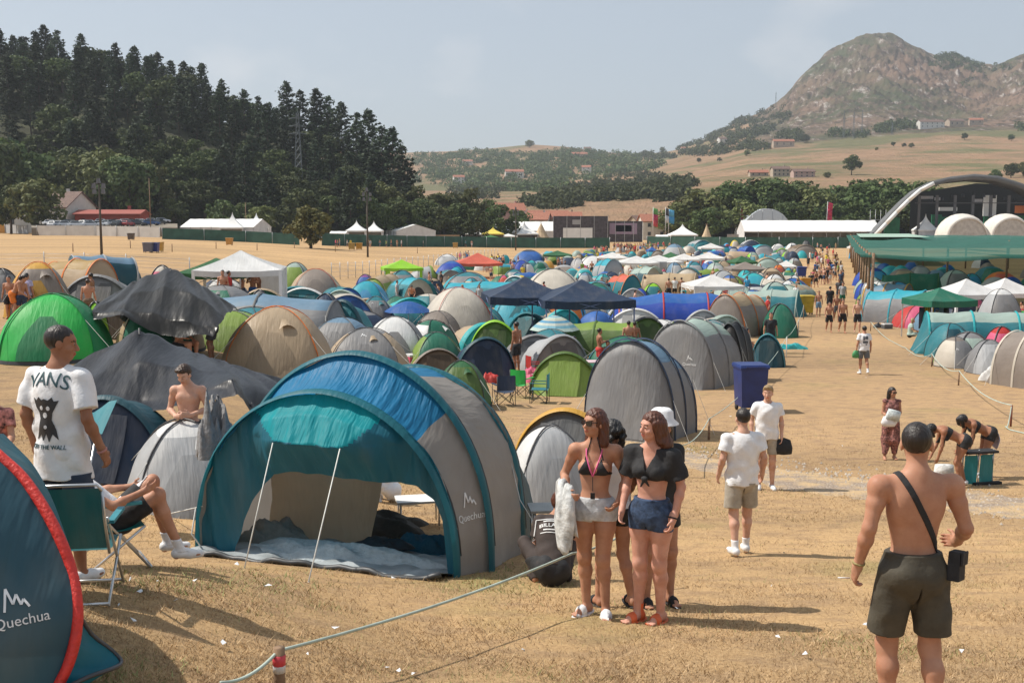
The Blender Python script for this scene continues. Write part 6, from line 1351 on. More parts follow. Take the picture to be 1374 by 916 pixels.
class SD:
 def __init__(s):s.p=[];s.t=[];s.cur='x'
 def cap(s,a,b,ra,rb,k=.02,flat=None,op='u'):
  s.p.append(('c',np.array(a,float),np.array(b,float),ra,rb,k,flat,op));s.t.append(s.cur);return s
 def ell(s,c,r,k=.03,R=None,op='u'):
  s.p.append(('e',np.array(c,float),np.array(r,float),R,0,k,None,op));s.t.append(s.cur);return s
 def sub(s,tags):
  o=SD();o.p=[q for q,t in zip(s.p,s.t)if t in tags];o.t=['x']*len(o.p);return o
 def bounds(s,pad=.05):
  lo=np.full(3,1e9);hi=-lo
  for q in s.p:
   if q[7]!='u':continue
   if q[0]=='c':r=max(q[3],q[4]);lo=np.minimum(lo,np.minimum(q[1],q[2])-r);hi=np.maximum(hi,np.maximum(q[1],q[2])+r)
   else:r=q[2].max();lo=np.minimum(lo,q[1]-r);hi=np.maximum(hi,q[1]+r)
  return lo-pad,hi+pad
 def ev(s,P,far=9.0):
  """P (n,3)"""
  d=np.full(len(P),far)
  for q in s.p:
   if q[0]=='c':
    a,b,ra,rb,k,flat=q[1],q[2],q[3],q[4],q[5],q[6]
    c=(a+b)/2;R=np.linalg.norm(b-a)/2+max(ra,rb)+k+.10
   else:c=q[1];R=q[2].max()+q[5]+.10;k=q[5]
   m=np.nonzero(((P-c)**2).sum(1)<R*R)[0]
   if len(m)==0:continue
   X=P[m]
   if q[0]=='c':
    ab=b-a;pa=X-a
    if flat is not None:
     ax_,f=flat;ax_=np.array(ax_,float);ax_/=np.linalg.norm(ax_);pa=pa+np.outer(pa@ax_,ax_)*(1/f-1)
    t=np.clip(pa@ab/max(ab@ab,1e-9),0,1);v=pa-t[:,None]*ab;v=np.sqrt((v**2).sum(1))-(ra+(rb-ra)*t)
    if flat is not None:v=v*max(f,.6)
   else:
    X2=X-q[1]
    if q[3]is not None:X2=X2@q[3]
    r=q[2];k0=np.sqrt(((X2/r)**2).sum(1));k1=np.sqrt(((X2/r**2)**2).sum(1))+1e-9;v=k0*(k0-1)/k1
   dm=d[m]
   if q[7]=='u':h=np.maximum(k-np.abs(dm-v),0)/k;d[m]=np.minimum(dm,v)-h*h*k*.25
   else:h=np.maximum(k-np.abs(dm+v),0)/k;d[m]=np.maximum(dm,-v)+h*h*k*.25
  return d
def surf_net(fn,lo,hi,h):
 n=np.ceil((hi-lo)/h/6).astype(int)*6+1;bs=6;nb=(n-1)//bs
 I=np.stack(np.meshgrid(*[np.arange(q)for q in nb],indexing='ij'),-1).reshape(-1,3);ctr=lo+(I*bs+bs/2)*h;dc=fn(ctr)
 act=I[np.abs(dc)<bs*h*1.15+.02];D=np.ones(n,np.float32)
 for(i,d_)in zip(I[dc<=0],dc[dc<=0]):D[i[0]*bs:i[0]*bs+bs+1,i[1]*bs:i[1]*bs+bs+1,i[2]*bs:i[2]*bs+bs+1]=-1
 o=np.stack(np.meshgrid(*[np.arange(bs+1)]*3,indexing='ij'),-1).reshape(-1,3)
 for c in range(0,len(act),1500):
  A=(act[c:c+1500,None,:]*bs+o[None]).reshape(-1,3);key=np.unique((A[:,0]*n[1]+A[:,1])*n[2]+A[:,2])
  A=np.stack([key//(n[1]*n[2]),key//n[2]%n[1],key%n[2]],-1);D.ravel()[key]=fn(lo+A*h)
 S=D<0;c=[S[i:S.shape[0]-1+i,j:S.shape[1]-1+j,k:S.shape[2]-1+k]for i in(0,1)for j in(0,1)for k in(0,1)]
 cnt=sum(x.astype(np.int8)for x in c);cell=np.argwhere((cnt>0)&(cnt<8))
 if len(cell)==0:return np.zeros((0,3)),np.zeros((0,4),int)
 acc=np.zeros((len(cell),3));num=np.zeros(len(cell));cor=np.array([(i,j,k)for i in(0,1)for j in(0,1)for k in(0,1)])
 dv=[D[cell[:,0]+a,cell[:,1]+b,cell[:,2]+g]for a,b,g in cor]
 for e in range(8):
  for ax_ in range(3):
   if cor[e][ax_]==0:
    f=cor[e].copy();f[ax_]=1;g=f[0]*4+f[1]*2+f[2];a,b=dv[e],dv[g];m=(a<0)!=(b<0);t=np.where(m,a/np.where(m,a-b,1),0)
    p=cor[e]+np.zeros((len(cell),3));p[:,ax_]+=t;acc[m]+=p[m];num[m]+=1
 V=lo+(cell+acc/num[:,None])*h;vid=-np.ones(np.array(S.shape)-1,np.int64);vid[tuple(cell.T)]=np.arange(len(cell));Q=[]
 for ax_ in range(3):
  sl0=[slice(None)]*3;sl1=[slice(None)]*3;sl0[ax_]=slice(0,-1);sl1[ax_]=slice(1,None);a,b=S[tuple(sl0)],S[tuple(sl1)]
  for sgn in(0,1):
   E=np.argwhere((a&~b)if sgn==0 else(~a&b));u,v=(ax_+1)%3,(ax_+2)%3;E=E[(E[:,u]>0)&(E[:,v]>0)]
   q=[]
   for du,dv_ in((1,1),(0,1),(0,0),(1,0)):e=E.copy();e[:,u]-=du;e[:,v]-=dv_;ok=e.copy();ok=np.minimum(ok,np.array(vid.shape)-1);q.append(vid[tuple(ok.T)])
   q=np.stack(q,-1);q=q[(q>=0).all(1)];Q.append(q if sgn==0 else q[:,::-1])
 return V,np.concatenate(Q)
def skin_mat(c,name='skin'):
 key=('skin',c)
 if key in _mats:return _mats[key]
 m,nt,out=_mat(name);p=nt.nodes.new('ShaderNodeBsdfPrincipled');co=objco(nt);n=noise(nt,co,7,4,.6);n2=noise(nt,co,60,3,.6)
 r=ramp(nt,n.outputs['Fac'],[(.3,(c[0]*.82,c[1]*.70,c[2]*.64)),(.7,(c[0]*1.10,c[1]*1.08,c[2]*1.06))]);nt.links.new(r.outputs[0],p.inputs['Base Color'])
 p.inputs['Roughness'].default_value=.55;p.inputs['Specular IOR Level'].default_value=.3;p.inputs['Subsurface Weight'].default_value=.12;p.inputs['Subsurface Radius'].default_value=(.8,.3,.15);p.inputs['Subsurface Scale'].default_value=.02
 nt.links.new(bump(nt,n2 .outputs['Fac'],.15,.004),p.inputs['Normal']);nt.links.new(p.outputs[0],out.inputs[0]);_mats[key]=m;return m
def hair_mat(c):
 key=('hair',c)
 if key in _mats:return _mats[key]
 m,nt,out=_mat('hair');p=nt.nodes.new('ShaderNodeBsdfPrincipled');co=objco(nt);n=noise(nt,mapping(nt,co,(1,1,.12)),70,3,.6)
 r=ramp(nt,n.outputs['Fac'],[(.3,tuple(q*.5 for q in c)),(.7,tuple(q*1.2 for q in c))]);nt.links.new(r.outputs[0],p.inputs['Base Color']);p.inputs['Roughness'].default_value=.42
 nt.links.new(bump(nt,n.outputs['Fac'],.8,.01),p.inputs['Normal']);nt.links.new(p.outputs[0],out.inputs[0]);_mats[key]=m;return m
SK=dict(fair=(.58,.36,.27),tan=(.46,.25,.165),brown=(.33,.165,.10),red=(.60,.33,.25));HR=dict(dark=(.020,.013,.010),brown=(.055,.028,.016),auburn=(.11,.035,.018),blond=(.34,.23,.11),black=(.010,.009,.009))
BASE=dict(pel=(0,0,.96),chest=(0,0,1.27),neck=(0,-.01,1.47),head=(0,.02,1.625),face=(0,1,0),sh=.175,hip=.088,eL=(-.235,-.02,1.13),wL=(-.26,.03,.89),eR=(.235,-.02,1.13),wR=(.26,.03,.89),kL=(-.10,.02,.50),aL=(-.11,-.02,.085),kR=(.10,.02,.50),aR=(.11,-.02,.085),fL=(-.12,1,0),fR=(.12,1,0),curl=.5,shrug=0,twist=0,build=1.0)
def V3(*a):return np.array(a,float)
def nrm(v):v=np.array(v,float);return v/(np.linalg.norm(v)+1e-9)
def hand_sd(s,w,d,side,curl=.5,thumbdir=None,sc=1.0):
 d=nrm(d);up=nrm(thumbdir if thumbdir is not None else(0,1,0));up=nrm(up-d*(up@d));n=np.cross(d,up)*side
 c=w+d*.045*sc;R=np.stack([d,up,n],1);s.cap(w-d*.02,w+d*.03*sc,.024*sc,.027*sc,.02);s.ell(c,np.array([.052,.040,.017])*sc,.012,R)
 for i,(o,L)in enumerate(((.028,.070),(.0095,.078),(-.0095,.072),(-.027,.058))):
  b=w+d*.082*sc+up*o*sc;a=curl*(.8+.12*i);p=b
  for k,fr in enumerate((.45,.32,.25)):
   dd2=d*math.cos(a*(k+.6))-n*-1*math.sin(a*(k+.6))+up*o*1.2;q=p+nrm(dd2)*L*fr*sc;s.cap(p,q,(.0092-.0008*k)*sc,(.0086-.001*k)*sc,.004 if k else.008);p=q
 b=w+d*.03*sc+up*.024*sc;q=b+nrm(d*.6+up*.8+n*.25)*.036*sc;s.cap(b,q,.0125*sc,.0105*sc,.01);s.cap(q,q+nrm(d*.9+up*.35+n*.35)*.030*sc,.0105*sc,.0085*sc,.006)
def body_sd(P,sex='m',hands=True,feet=True,face=True):
 s=SD();b=P['build'];pel,ch,nk,hd=(V3(*P[k])for k in('pel','chest','neck','head'));fc=nrm(P['face']);up=nrm(ch-pel);tw=P['twist']
 fwd=V3(math.sin(tw),math.cos(tw),0);fwd=nrm(fwd-up*(fwd@up));rt=np.cross(fwd,up);pf=V3(0,1,0);pf=nrm(pf-up*(pf@up));pr=np.cross(pf,up);R=np.stack([rt,fwd,up],1);Rp=np.stack([pr,pf,up],1)
 f=sex=='f';wsc=.9 if f else 1.0;shw=P['sh']*(.9 if f else 1.0)*b;nu=nrm(nk-ch)
 s.ell(ch+up*.0,V3(.148*wsc,.100,.165)*V3(b,b,1),.05,R);s.ell(ch+up*.10-fwd*.012,V3(.150*wsc,.085,.085)*V3(b,b,1),.05,R)
 s.ell((pel*.52+ch*.48),V3(.118*(.90 if f else 1),.086,.15)*V3(b,b,1),.06,R);s.ell(pel+up*.0,V3(.148*(1.06 if f else 1),.105,.105)*V3(b,b,1),.05,Rp)
 for sg in(-1,1):
  s.cur='x';s.ell(pel-pf*.058-up*.045+pr*sg*.070,V3(.080,.075,.085)*(1.08 if f else.98)*b,.04,Rp)
  if not f:s.ell(ch+fwd*.062+up*.045+rt*sg*.068,V3(.070,.038,.052),.04,R);s.ell(ch-fwd*.055+up*.05+rt*sg*.08,V3(.065,.045,.10),.045,R)
  else:s.ell(ch+fwd*.088+up*.010+rt*sg*.070,V3(.060,.055,.058),.02,R)
  S=nk+rt*sg*shw-nu*(.070-P['shrug']);E,W_=V3(*P['eL' if sg<0 else 'eR']),V3(*P['wL' if sg<0 else 'wR'])
  s.cur='u';s.cap(nk-nu*.03+rt*sg*.03,S,.050*b,.046*b*wsc,.05);s.ell(S,V3(.056,.058,.060)*b*wsc,.035)
  m1=S+(E-S)*.4;s.cap(S,m1,.048*b*wsc,.046*b*wsc,.03);s.cap(m1,E,.045*b*wsc,.035*wsc*b,.02);m2=E+(W_-E)*.3;s.cur='f';s.cap(E,m2,.036*b*wsc,.039*b*wsc,.02);s.cap(m2,W_,.038*b*wsc,.0245*wsc,.02)
  if hands:hand_sd(s,W_,P.get('hdL' if sg<0 else 'hdR',W_-E),-sg,P['curl'],P.get('thL' if sg<0 else 'thR',fwd),.98 if not f else.88)
  s.cur='l';H=pel+pr*sg*P['hip']*(1.05 if f else 1)-up*.05;K,A=V3(*P['kL' if sg<0 else 'kR']),V3(*P['aL' if sg<0 else 'aR'])
  th=.092 if f else.088;m3=H+(K-H)*.35;s.cap(H,m3,th*b,.082*b,.04);s.cap(m3,K,.080*b,.054*b,.03)
  bk=nrm(np.cross(K-A,pr))*-1;bk=bk if bk@pf<0 else-bk;m4=K+(A-K)*.30+bk*.016;s.ell(K+(A-K)*.0-bk*.006,V3(.055,.055,.062)*b*.98,.02);s.cap(K,m4,.050*b,.056*b,.03);s.cap(m4,A,.052*b,.033,.03)
  if feet:
   fd=nrm(P['fL' if sg<0 else 'fR']);t_=A+fd*.125+V3(0,0,-.052);s.cap(A+V3(0,0,-.03)-fd*.03,A+fd*.07+V3(0,0,-.040),.036,.034,.03);s.cap(A+fd*.07+V3(0,0,-.046),t_,.034,.024,.03);s.ell(A-fd*.035+V3(0,0,-.048),V3(.032,.032,.034),.02)
   rr_=np.cross(fd,V3(0,0,1))
   for i in range(5):o_=(i-2)*.0155;q=t_+rr_*o_+fd*(.012-abs(i-1.5)*.004);s.cap(q,q+fd*.030,.0105,.009,.006)
 s.cur='n';s.cap(ch+up*.13-fwd*.02,nk+nu*.0,.062*b,.056*b*wsc,.05);s.cap(nk-nu*.01,hd-V3(0,0,.03)-fc*.012,.054*wsc*b,.050*wsc,.03)
 hu=nrm(nrm(hd-nk)*.35+V3(0,0,.65)-fc*0.0);hu=nrm(hu-fc*(hu@fc)*1.0);hr=np.cross(fc,hu);RH=np.stack([hr,fc,hu],1);g=.96 if f else 1.0
 hp=lambda x,y,z:hd+(hr*x+fc*y+hu*z)*g
 s.ell(hp(0,-.014,.028),V3(.076,.094,.090)*g,.02,RH);s.ell(hp(0,.022,-.038),V3(.060,.066,.066)*g,.03,RH);s.ell(hp(0,.050,-.082),V3(.036,.030,.026)*g,.03,RH)
 if face:
  s.ell(hp(0,.062,.030),V3(.052,.026,.020)*g,.02,RH)
  for sg in(-1,1):
   s.ell(hp(sg*.031,.090,.004),V3(.019,.014,.012)*g,.012,RH,'s');s.ell(hp(sg*.031,.074,.004),V3(.0135,.0130,.0125)*g,.004,RH)
   s.ell(hp(sg*.078,-.006,-.008),V3(.010,.020,.032)*g,.008,RH);s.ell(hp(sg*.042,.060,-.030),V3(.022,.022,.018)*g,.02,RH)
  s.cap(hp(0,.086,.008),hp(0,.106,-.026),.009,.0125,.010);s.ell(hp(0,.096,-.032),V3(.019,.013,.010),.008,RH)
  s.ell(hp(0,.086,-.056),V3(.024,.013,.0070),.006,RH);s.ell(hp(0,.084,-.066),V3(.020,.013,.0070),.006,RH);s.ell(hp(0,.098,-.0612),V3(.020,.006,.0018),.002,RH,'s')
 s.info=dict(up=up,fwd=fwd,rt=rt,ch=ch,pel=pel,nk=nk,hd=hd,hp=hp,RH=RH,fc=fc,hu=hu,hr=hr,pf=pf,pr=pr,g=g,shw=shw,nu=nu,b=b,wsc=wsc);return s
def wnoise(P,f=1.0,sd=0.0):return(np.sin(P[:,0]*23*f+3*np.sin(P[:,2]*9*f+sd)+sd)*np.sin(P[:,2]*11*f+2.2*np.sin(P[:,1]*14*f)+P[:,0]*7)+.5*np.sin(P[:,2]*31*f+P[:,0]*19+sd)*np.sin(P[:,1]*27*f))
def plane(P,p0,n):return(P-p0)@nrm(n)
def segd(P,a,b):ab=b-a;t=np.clip((P-a)@ab/(ab@ab),0,1);return((P-a-t[:,None]*ab)**2).sum(1)
class Fig:
 def __init__(s,loc,rz,pose,sex,skin,label,vox=.008,height=1.75,face=True,hands=True,feet=True,group=None,lips=True,loc_z=None):
  s.P={**BASE,**pose};s.sd=body_sd(s.P,sex,hands,feet,face);s.vox=vox;s.i=s.sd.info;s.sdt=s.sd.sub('xu');s.sdl=s.sd.sub('xl');s.k=height/1.75;s.sex=sex
  lo,hi=s.sd.bounds();V,Q=surf_net(s.sd.ev,lo,hi,vox);me_mats=[skin_mat(SK[skin]),skin_mat(tuple(np.array(SK[skin])*np.array([.95,.62,.62])),'lips'),hair_mat((.03,.018,.012))]
  F_=V[Q].mean(1);L_=(F_-s.i['hd'])@s.i['RH']/s.i['g'];mi=np.zeros(len(Q),int)
  if lips and face:
   mi[(np.abs(L_[:,0])<.024)&(L_[:,1]>.07)&(L_[:,2]<-.050)&(L_[:,2]>-.073)]=1
   mi[(np.abs(np.abs(L_[:,0])-.033)<.018)&(L_[:,1]>.055)&(np.abs(L_[:,2]-.027+.25*np.abs(np.abs(L_[:,0])-.036))<.0042)]=2
  s.root=np_mesh('person',V,Q,me_mats,None,True,mi);s.root.location=(loc[0],loc[1],loc[2]if loc_z is None else loc_z);s.root.rotation_euler=(0,0,rz);s.root.scale=(s.k,)*3;tag(s.root,label,'person',group)
  if face and vox<.0095:
   for sg in(-1,1):
    e=MB();e.lathe([(.001,-.0085),(.006,-.006),(.0086,0),(.006,.006),(.001,.0085)],(0,0,0),10);ey=e.build('eye',[solid((.42,.39,.36),.35,spec=.2,name='eye_white')],s.root);ey.location=s.i['hp'](sg*.031,.0790,.004);ir=MB();q=s.i['hp'](sg*.031,.0875,.004)-np.array(ey.location);f_=s.i['fc']
    ir.tube([tuple(q-f_*.002),tuple(q+f_*.0015)],.0058,n=10);o_=ir.build('iris',solid((.03,.02,.012),.1,name='iris'),ey)
 def part(s,name,fn,lo,hi,mat,vox=None,mi=None,mats=None):
  V,Q=surf_net(fn,np.array(lo,float),np.array(hi,float),vox or s.vox)
  if len(Q)==0:print('EMPTY PART',name);return None
  return np_mesh(name,V,Q,mats or mat,s.root,True,mi(V[Q].mean(1))if mi else None)
 def tight(s,name,off,region,mat,wr=.0,vox=None,lo=None,hi=None):
  """cloth lying on the body: body offset outward, cut by region(P)"""
  l0,h0=s.sd.bounds(.06);l0=l0 if lo is None else np.array(lo,float);h0=h0 if hi is None else np.array(hi,float)
  return s.part(name,lambda P:np.maximum(s.sd.ev(P)-off-wr*wnoise(P),region(P)),l0,h0,mat,vox)
 def hair(s,style,col,vox=None):
  i=s.i;hp=i['hp'];h=SD();g=i['g'];RH=i['RH']
  if style=='short':h.ell(hp(0,-.022,.036),V3(.083,.098,.094)*g,.01,RH)
  elif style=='crop':h.ell(hp(0,-.020,.032),V3(.080,.097,.092)*g,.01,RH)
  elif style=='quiff':h.ell(hp(0,-.018,.042),V3(.086,.102,.098)*g,.01,RH);h.ell(hp(.01,.055,.105),V3(.055,.045,.028)*g,.03,RH)
  else:h.ell(hp(0,-.020,.030),V3(.090,.104,.102)*g,.01,RH)
  def reg(P):
   L=(P-i['hd'])@RH/g;fr=L[:,1]-(.030+.55*np.clip(L[:,2]-.055,-.02,.06)+(.0 if style in('short','crop','quiff')else.02));lowf=-(L[:,2]+(.070 if style in('short','quiff')else.055 if style=='crop' else.2))+np.clip(L[:,1]+.04,0,1)*1.0
   return np.maximum(np.minimum(fr,.055+.0*fr-L[:,2]+.5*np.clip(L[:,1]-.05,0,1)),lowf)
  ex=SD();tail=[]
  if style in('long','longback'):
   for o in(-.055,0,.055):ex.cap(hp(o,-.055,.02),hp(o*1.3,-.095,-.15),.05,.052,.04);ex.cap(hp(o*1.3,-.095,-.15),hp(o*1.1+.03,-.155,-.42),.052,.028,.04)
   for sg in(-1,1):ex.cap(hp(sg*.072,.0,.03),hp(sg*.085,-.02,-.12),.028,.026,.03)
  elif style=='shoulder':
   for sg in(-1,0,1):ex.cap(hp(sg*.06,-.05,.0),hp(sg*.085,-.05,-.16),.048,.04,.04)
  elif style=='curly':
   r_=random.Random(2)
   for _ in range(44):a,b=r_.uniform(0,6.28),r_.uniform(-1,1);q=np.array([math.cos(a)*math.sqrt(1-b*b)*.105,-.045+math.sin(a)*math.sqrt(1-b*b)*.09,-.03+b*.125]);(ex.ell(hp(*q),V3(.028,.028,.030),.012)if q[1]<.02 else None)
  elif style=='bun':ex.ell(hp(0,-.085,.09),V3(.04,.04,.038),.02)
  elif style=='pony':ex.cap(hp(0,-.10,.05),hp(0,-.15,-.03),.03,.034,.02);ex.cap(hp(0,-.15,-.03),hp(.01,-.135,-.20),.034,.015,.02)
  elif style=='forward':ex.cap(hp(-.06,.02,.04),hp(-.055,.05,-.10),.032,.03,.03);ex.cap(hp(.06,.02,.04),hp(.055,.05,-.10),.032,.03,.03);ex.cap(hp(0,.055,.06),hp(0,.08,-.02),.05,.04,.03)
  rough=.0014 if style in('short','crop')else.0045
  def fn(P):
   n=np.sin(P[:,0]*160+4*np.sin(P[:,2]*18))*np.sin(P[:,1]*150+2*np.sin(P[:,2]*25));d=np.maximum(h.ev(P),reg(P))
   if ex.p:e=ex.ev(P);k=.03;q=np.maximum(k-np.abs(d-e),0)/k;d=np.minimum(d,e)-q*q*k*.25
   return d-rough*n
  c=i['hd'];R_=.22 if not ex.p else.55;return s.part('hair',fn,c-np.array([.2,.25,R_]),c+np.array([.2,.25,.2]),hair_mat(HR[col]),vox or min(s.vox,.008))
 def tee(s,mat,hem=-.12,sleeve=.6,loose=.03,vox=None,wr=.004,name='t_shirt',neck=.035,mats=None,mi=None,extra=None):
  i=s.i;P_=s.P;t=SD();up,rt,fwd,pel,ch,nk=i['up'],i['rt'],i['fwd'],i['pel'],i['ch'],i['nk'];b=i['b'];w=i['wsc']
  t.ell(ch+up*.02,V3(.160*w+loose*.5,.118+loose*.5,.20)*V3(b,b,1),.06,np.stack([rt,fwd,up],1));a0=pel+up*(hem-.08)
  t.cap(ch,a0,.152*w*b+loose*.7,(.158*w+loose)*b,.06,flat=(fwd,.76));sl=[];core=s.sd.sub('xl')
  for sg in(-1,1):
   S=nk+rt*sg*i['shw']-i['nu']*(.070-P_['shrug']);E=V3(*P_['eL' if sg<0 else 'eR']);t.cap(nk-i['nu']*.045+rt*sg*.03,S,.046*b,.050*b,.05)
   q=SD();q.cap(S,S+(E-S)*1.0,.061*b*w+loose*.2,.052*b*w+loose*.75,.03);sl.append((q,S+(E-S)*sleeve,E-S))
  def fn(P):
   hm=plane(P,pel+up*hem,-up)-.004*np.sin(P[:,0]*30);d=np.maximum(t.ev(P),hm)
   for q,c,v in sl:e=np.maximum(q.ev(P),plane(P,c,v));h=np.maximum(.035-np.abs(d-e),0)/.035;d=np.minimum(d,e)-h*h*.035*.25
   d=d-wr*wnoise(P,1.0)*(1+.6*np.clip(-(P-ch)@up*4,0,1));d=np.minimum(d,np.maximum(core.ev(P)-.007,hm))
   v_=P-(nk+fwd*.012);tt=v_@i['nu'];d=np.maximum(d,(.070-.25*np.clip(tt,-.05,.02))-np.sqrt(np.maximum((v_**2).sum(1)-tt**2,0))-np.where(tt<-.035,1,0));return np.maximum(d,tt-.035)
  lo,hi=t.bounds(.08)
  for q,c,v in sl:l2,h2=q.bounds(.05);lo=np.minimum(lo,l2);hi=np.maximum(hi,h2)
  return s.part(name,fn,lo,hi,mat,vox,mi,mats)
 def shorts(s,mat,top=.03,leg=.55,loose=.02,vox=None,wr=.003,name='shorts',mats=None,mi=None):
  i=s.i;P_=s.P;t=SD();up,pr,pel=i['up'],i['pr'],i['pel'];ends=[];f=s.sex=='f'
  t.cap(pel+up*.06,pel-up*.04,(.140+loose*.4)*i['b'],.155*i['b']+loose*.6,.05,flat=(i['pf'],.80))
  for sg in(-1,1):
   t.ell(pel-i['pf']*.05-up*.045+pr*sg*.070,V3(.088,.085,.09)*i['b']*(1.06 if f else 1),.05);H=pel+pr*sg*P_['hip']-up*.05;K=V3(*P_['kL' if sg<0 else 'kR']);q=H+(K-H)*leg;o2=pr*sg*(.006+loose*.5);t.cap(H,q+(K-H)*.1+o2,.094*i['b']+loose*.35,.072*i['b']+loose*.95,.012);ends.append((q,K-H,H))
  def fn(P):
   d=t.ev(P)-wr*wnoise(P,1.1,2.0);side=(P-pel)@pr
   if not P_.get('mixlegs'):d=np.maximum(d,(.006+.06*np.clip(-(P-pel)@up-.16,0,.5))*np.clip((-(P-pel)@up-.10)/.05,-1,1)-np.abs(side))
   d=np.minimum(d,s.sdl.ev(P)-.007);d=np.maximum(d,plane(P,pel+up*top,up))
   if P_.get('mixlegs'):
    th_=np.minimum(segd(P,ends[0][2],V3(*P_['kL'])),segd(P,ends[1][2],V3(*P_['kR'])));sk_=np.minimum(segd(P,V3(*P_['kL']),V3(*P_['aL'])),segd(P,V3(*P_['kR']),V3(*P_['aR'])));d=np.where(sk_<th_*.98,np.maximum(d,.02),d)
   return np.maximum(d,np.where(side<0,plane(P,ends[0][0],ends[0][1]),plane(P,ends[1][0],ends[1][1]))if not P_.get('mixlegs')else np.where(segd(P,ends[0][2],ends[0][2]+ends[0][1])<segd(P,ends[1][2],ends[1][2]+ends[1][1]),plane(P,ends[0][0],ends[0][1]),plane(P,ends[1][0],ends[1][1])))
  lo,hi=t.bounds(.06);return s.part(name,fn,lo,hi,mat,vox,mi,mats)
 def shoes(s,mat,vox=None,sole=None,sock=None,slip=False):
  for sg in('L','R'):
   A=V3(*s.P['a'+sg]);fd=nrm(s.P['f'+sg]);t=SD()
   if not slip:t.cap(A+V3(0,0,-.03)-fd*.035,A+fd*.08+V3(0,0,-.045),.045,.040,.03).cap(A+fd*.08+V3(0,0,-.05),A+fd*.165+V3(0,0,-.055),.042,.033,.02)
   fn=(lambda P,t=t,A=A:np.maximum(t.ev(P),np.maximum(-(P[:,2]-(A[2]-.085)),P[:,2]-(A[2]+.012))))if not slip else(lambda P,A=A,fd=fd:np.minimum(np.maximum(np.sqrt(((P-(A+fd*.05))@fd/.150)**2+((P-A)@np.cross(fd,V3(0,0,1))/.052)**2)*.05-.05,np.abs(P[:,2]-(A[2]-.076))-.009),np.maximum(s.sd.ev(P)-.007,np.abs((P-(A+fd*.075))@fd)-.028)))
   l_=A-V3(.22,.22,.10);h_=A+V3(.22,.22,.05);s.part('shoe' if not slip else 'flip_flop',fn,l_,h_,mat,vox or s.vox)
   if sock is not None:s.tight('sock',.006,lambda P,A=A:np.maximum(P[:,2]-(A[2]+.10),np.maximum(-(P[:,2]-(A[2]-.02)),np.sqrt(((P-A)[:,:2]**2).sum(1))-.08)),sock,lo=A-V3(.1,.1,.05),hi=A+V3(.1,.1,.14))
 def world(s,p):return s.root.matrix_basis@Vector(p)
def spot(px,yb,ytop,hmin=1.5,hmax=1.92):
 L=G(px,yb);return L,float(np.clip(proj_h(L,ytop),hmin,hmax))
M_TEE=solid((.74,.74,.75),.85,var=.05,bmp=.01,vscale=14,name='white_cotton');M_BLK=solid((.018,.018,.02),.8,var=.2,bmp=.008,vscale=18,name='black_cotton');M_DENIM=solid((.035,.065,.13),.8,var=.35,bmp=.008,vscale=22,name='denim');M_LDEN=solid((.52,.54,.56),.8,var=.2,bmp=.01,vscale=20,name='pale_denim')
M_OLV=solid((.060,.052,.036),.75,var=.2,bmp=.012,vscale=10,name='olive_cloth');M_BEI=solid((.36,.32,.26),.85,var=.12,bmp=.01,vscale=12,name='beige_cloth');M_SHOE=solid((.72,.72,.72),.5,name='white_shoe');M_ORG=solid((.68,.13,.04),.6,name='orange_rubber')
t_p=time.time()
d_=6.0;LA=AD(1224,d_);hA=proj_h(LA,568)
A_=Fig(LA,.06,dict(pel=(0,0,.97),chest=(0,.01,1.27),neck=(.005,0,1.475),head=(.012,.035,1.63),face=(.42,.9,-.12),sh=.198,eL=(-.262,-.03,1.185),wL=(-.285,.06,.945),hdL=(-.12,.35,-1),eR=(.272,-.04,1.175),wR=(.325,.17,1.045),hdR=(.1,1,-.25),thR=(0,.1,1),curl=.75,kL=(-.105,.06,.50),aL=(-.11,.02,.09),kR=(.105,-.02,.50),aR=(.10,-.16,.12),build=1.03),'m','tan','bare-backed man in dark olive shorts walking away with a black crossbody bag',vox=.0062,height=hA)
A_.hair('crop','dark')
A_.shorts(M_OLV,top=.075,leg=.80,loose=.030,wr=.0045)
n_=nrm((.86,0,.46));c_=V3(-.115,0,1.50)
A_.tight('bag_strap',.007,lambda P:np.maximum(np.abs((P-c_)@n_)-.017,np.maximum(P[:,2]-1.53,np.maximum(.93-P[:,2],np.abs(P[:,0])-.20))),M_BLK,lo=(-.3,-.25,.9),hi=(.3,.25,1.56))
bg=MB();bg.box((0,0,0),(.115,.07,.16),top=(.92,.9));bg.box((0,-.04,.045),(.105,.012,.075));bagA=bg.build('crossbody_bag',M_BLK,None,False);w_=A_.world((.205,-.085,.985));bagA.location=w_;bagA.rotation_euler=(0,.12,.9);tag(bagA,'small black crossbody bag on the hip of the bare-backed man','bag');md=bagA.modifiers.new('b','BEVEL');md.width=.012;md.segments=3
wb=SD().cap((-.288,.045,.965),(-.289,.052,.955),.034,.034,.01);A_.part('wristband',lambda P:np.maximum(np.abs(plane(P,V3(-.286,.055,.968),(-.1,.25,-1)))-.007,A_.sd.ev(P)-.006),(-.36,-.02,.9),(-.2,.12,1.04),solid((.30,.24,.10),.7,name='woven_band'))
cg=MB();cg.tube([(0,0,0),(.0,.07,.005)],.004,n=6);o_=cg.build('cigarette',M_TEE,None);q=A_.world((-.30,.13,.855));o_.location=q;o_.rotation_euler=(0,0,1.7);tag(o_,'thin white cigarette in the left hand of the bare-backed man','cigarette')
L,h=spot(993,744,548);B_=Fig(L,.12,dict(head=(0,.02,1.63),face=(-.1,1,-.05),eL=(-.245,-.04,1.17),wL=(-.25,.10,.95),eR=(.25,-.05,1.17),wR=(.27,.06,.96),kL=(-.10,-.03,.50),aL=(-.12,-.17,.13),kR=(.10,.08,.50),aR=(.10,.10,.085),sh=.19),'m','fair','man in a loose white T-shirt and grey-beige shorts walking away',vox=.0085,height=h)
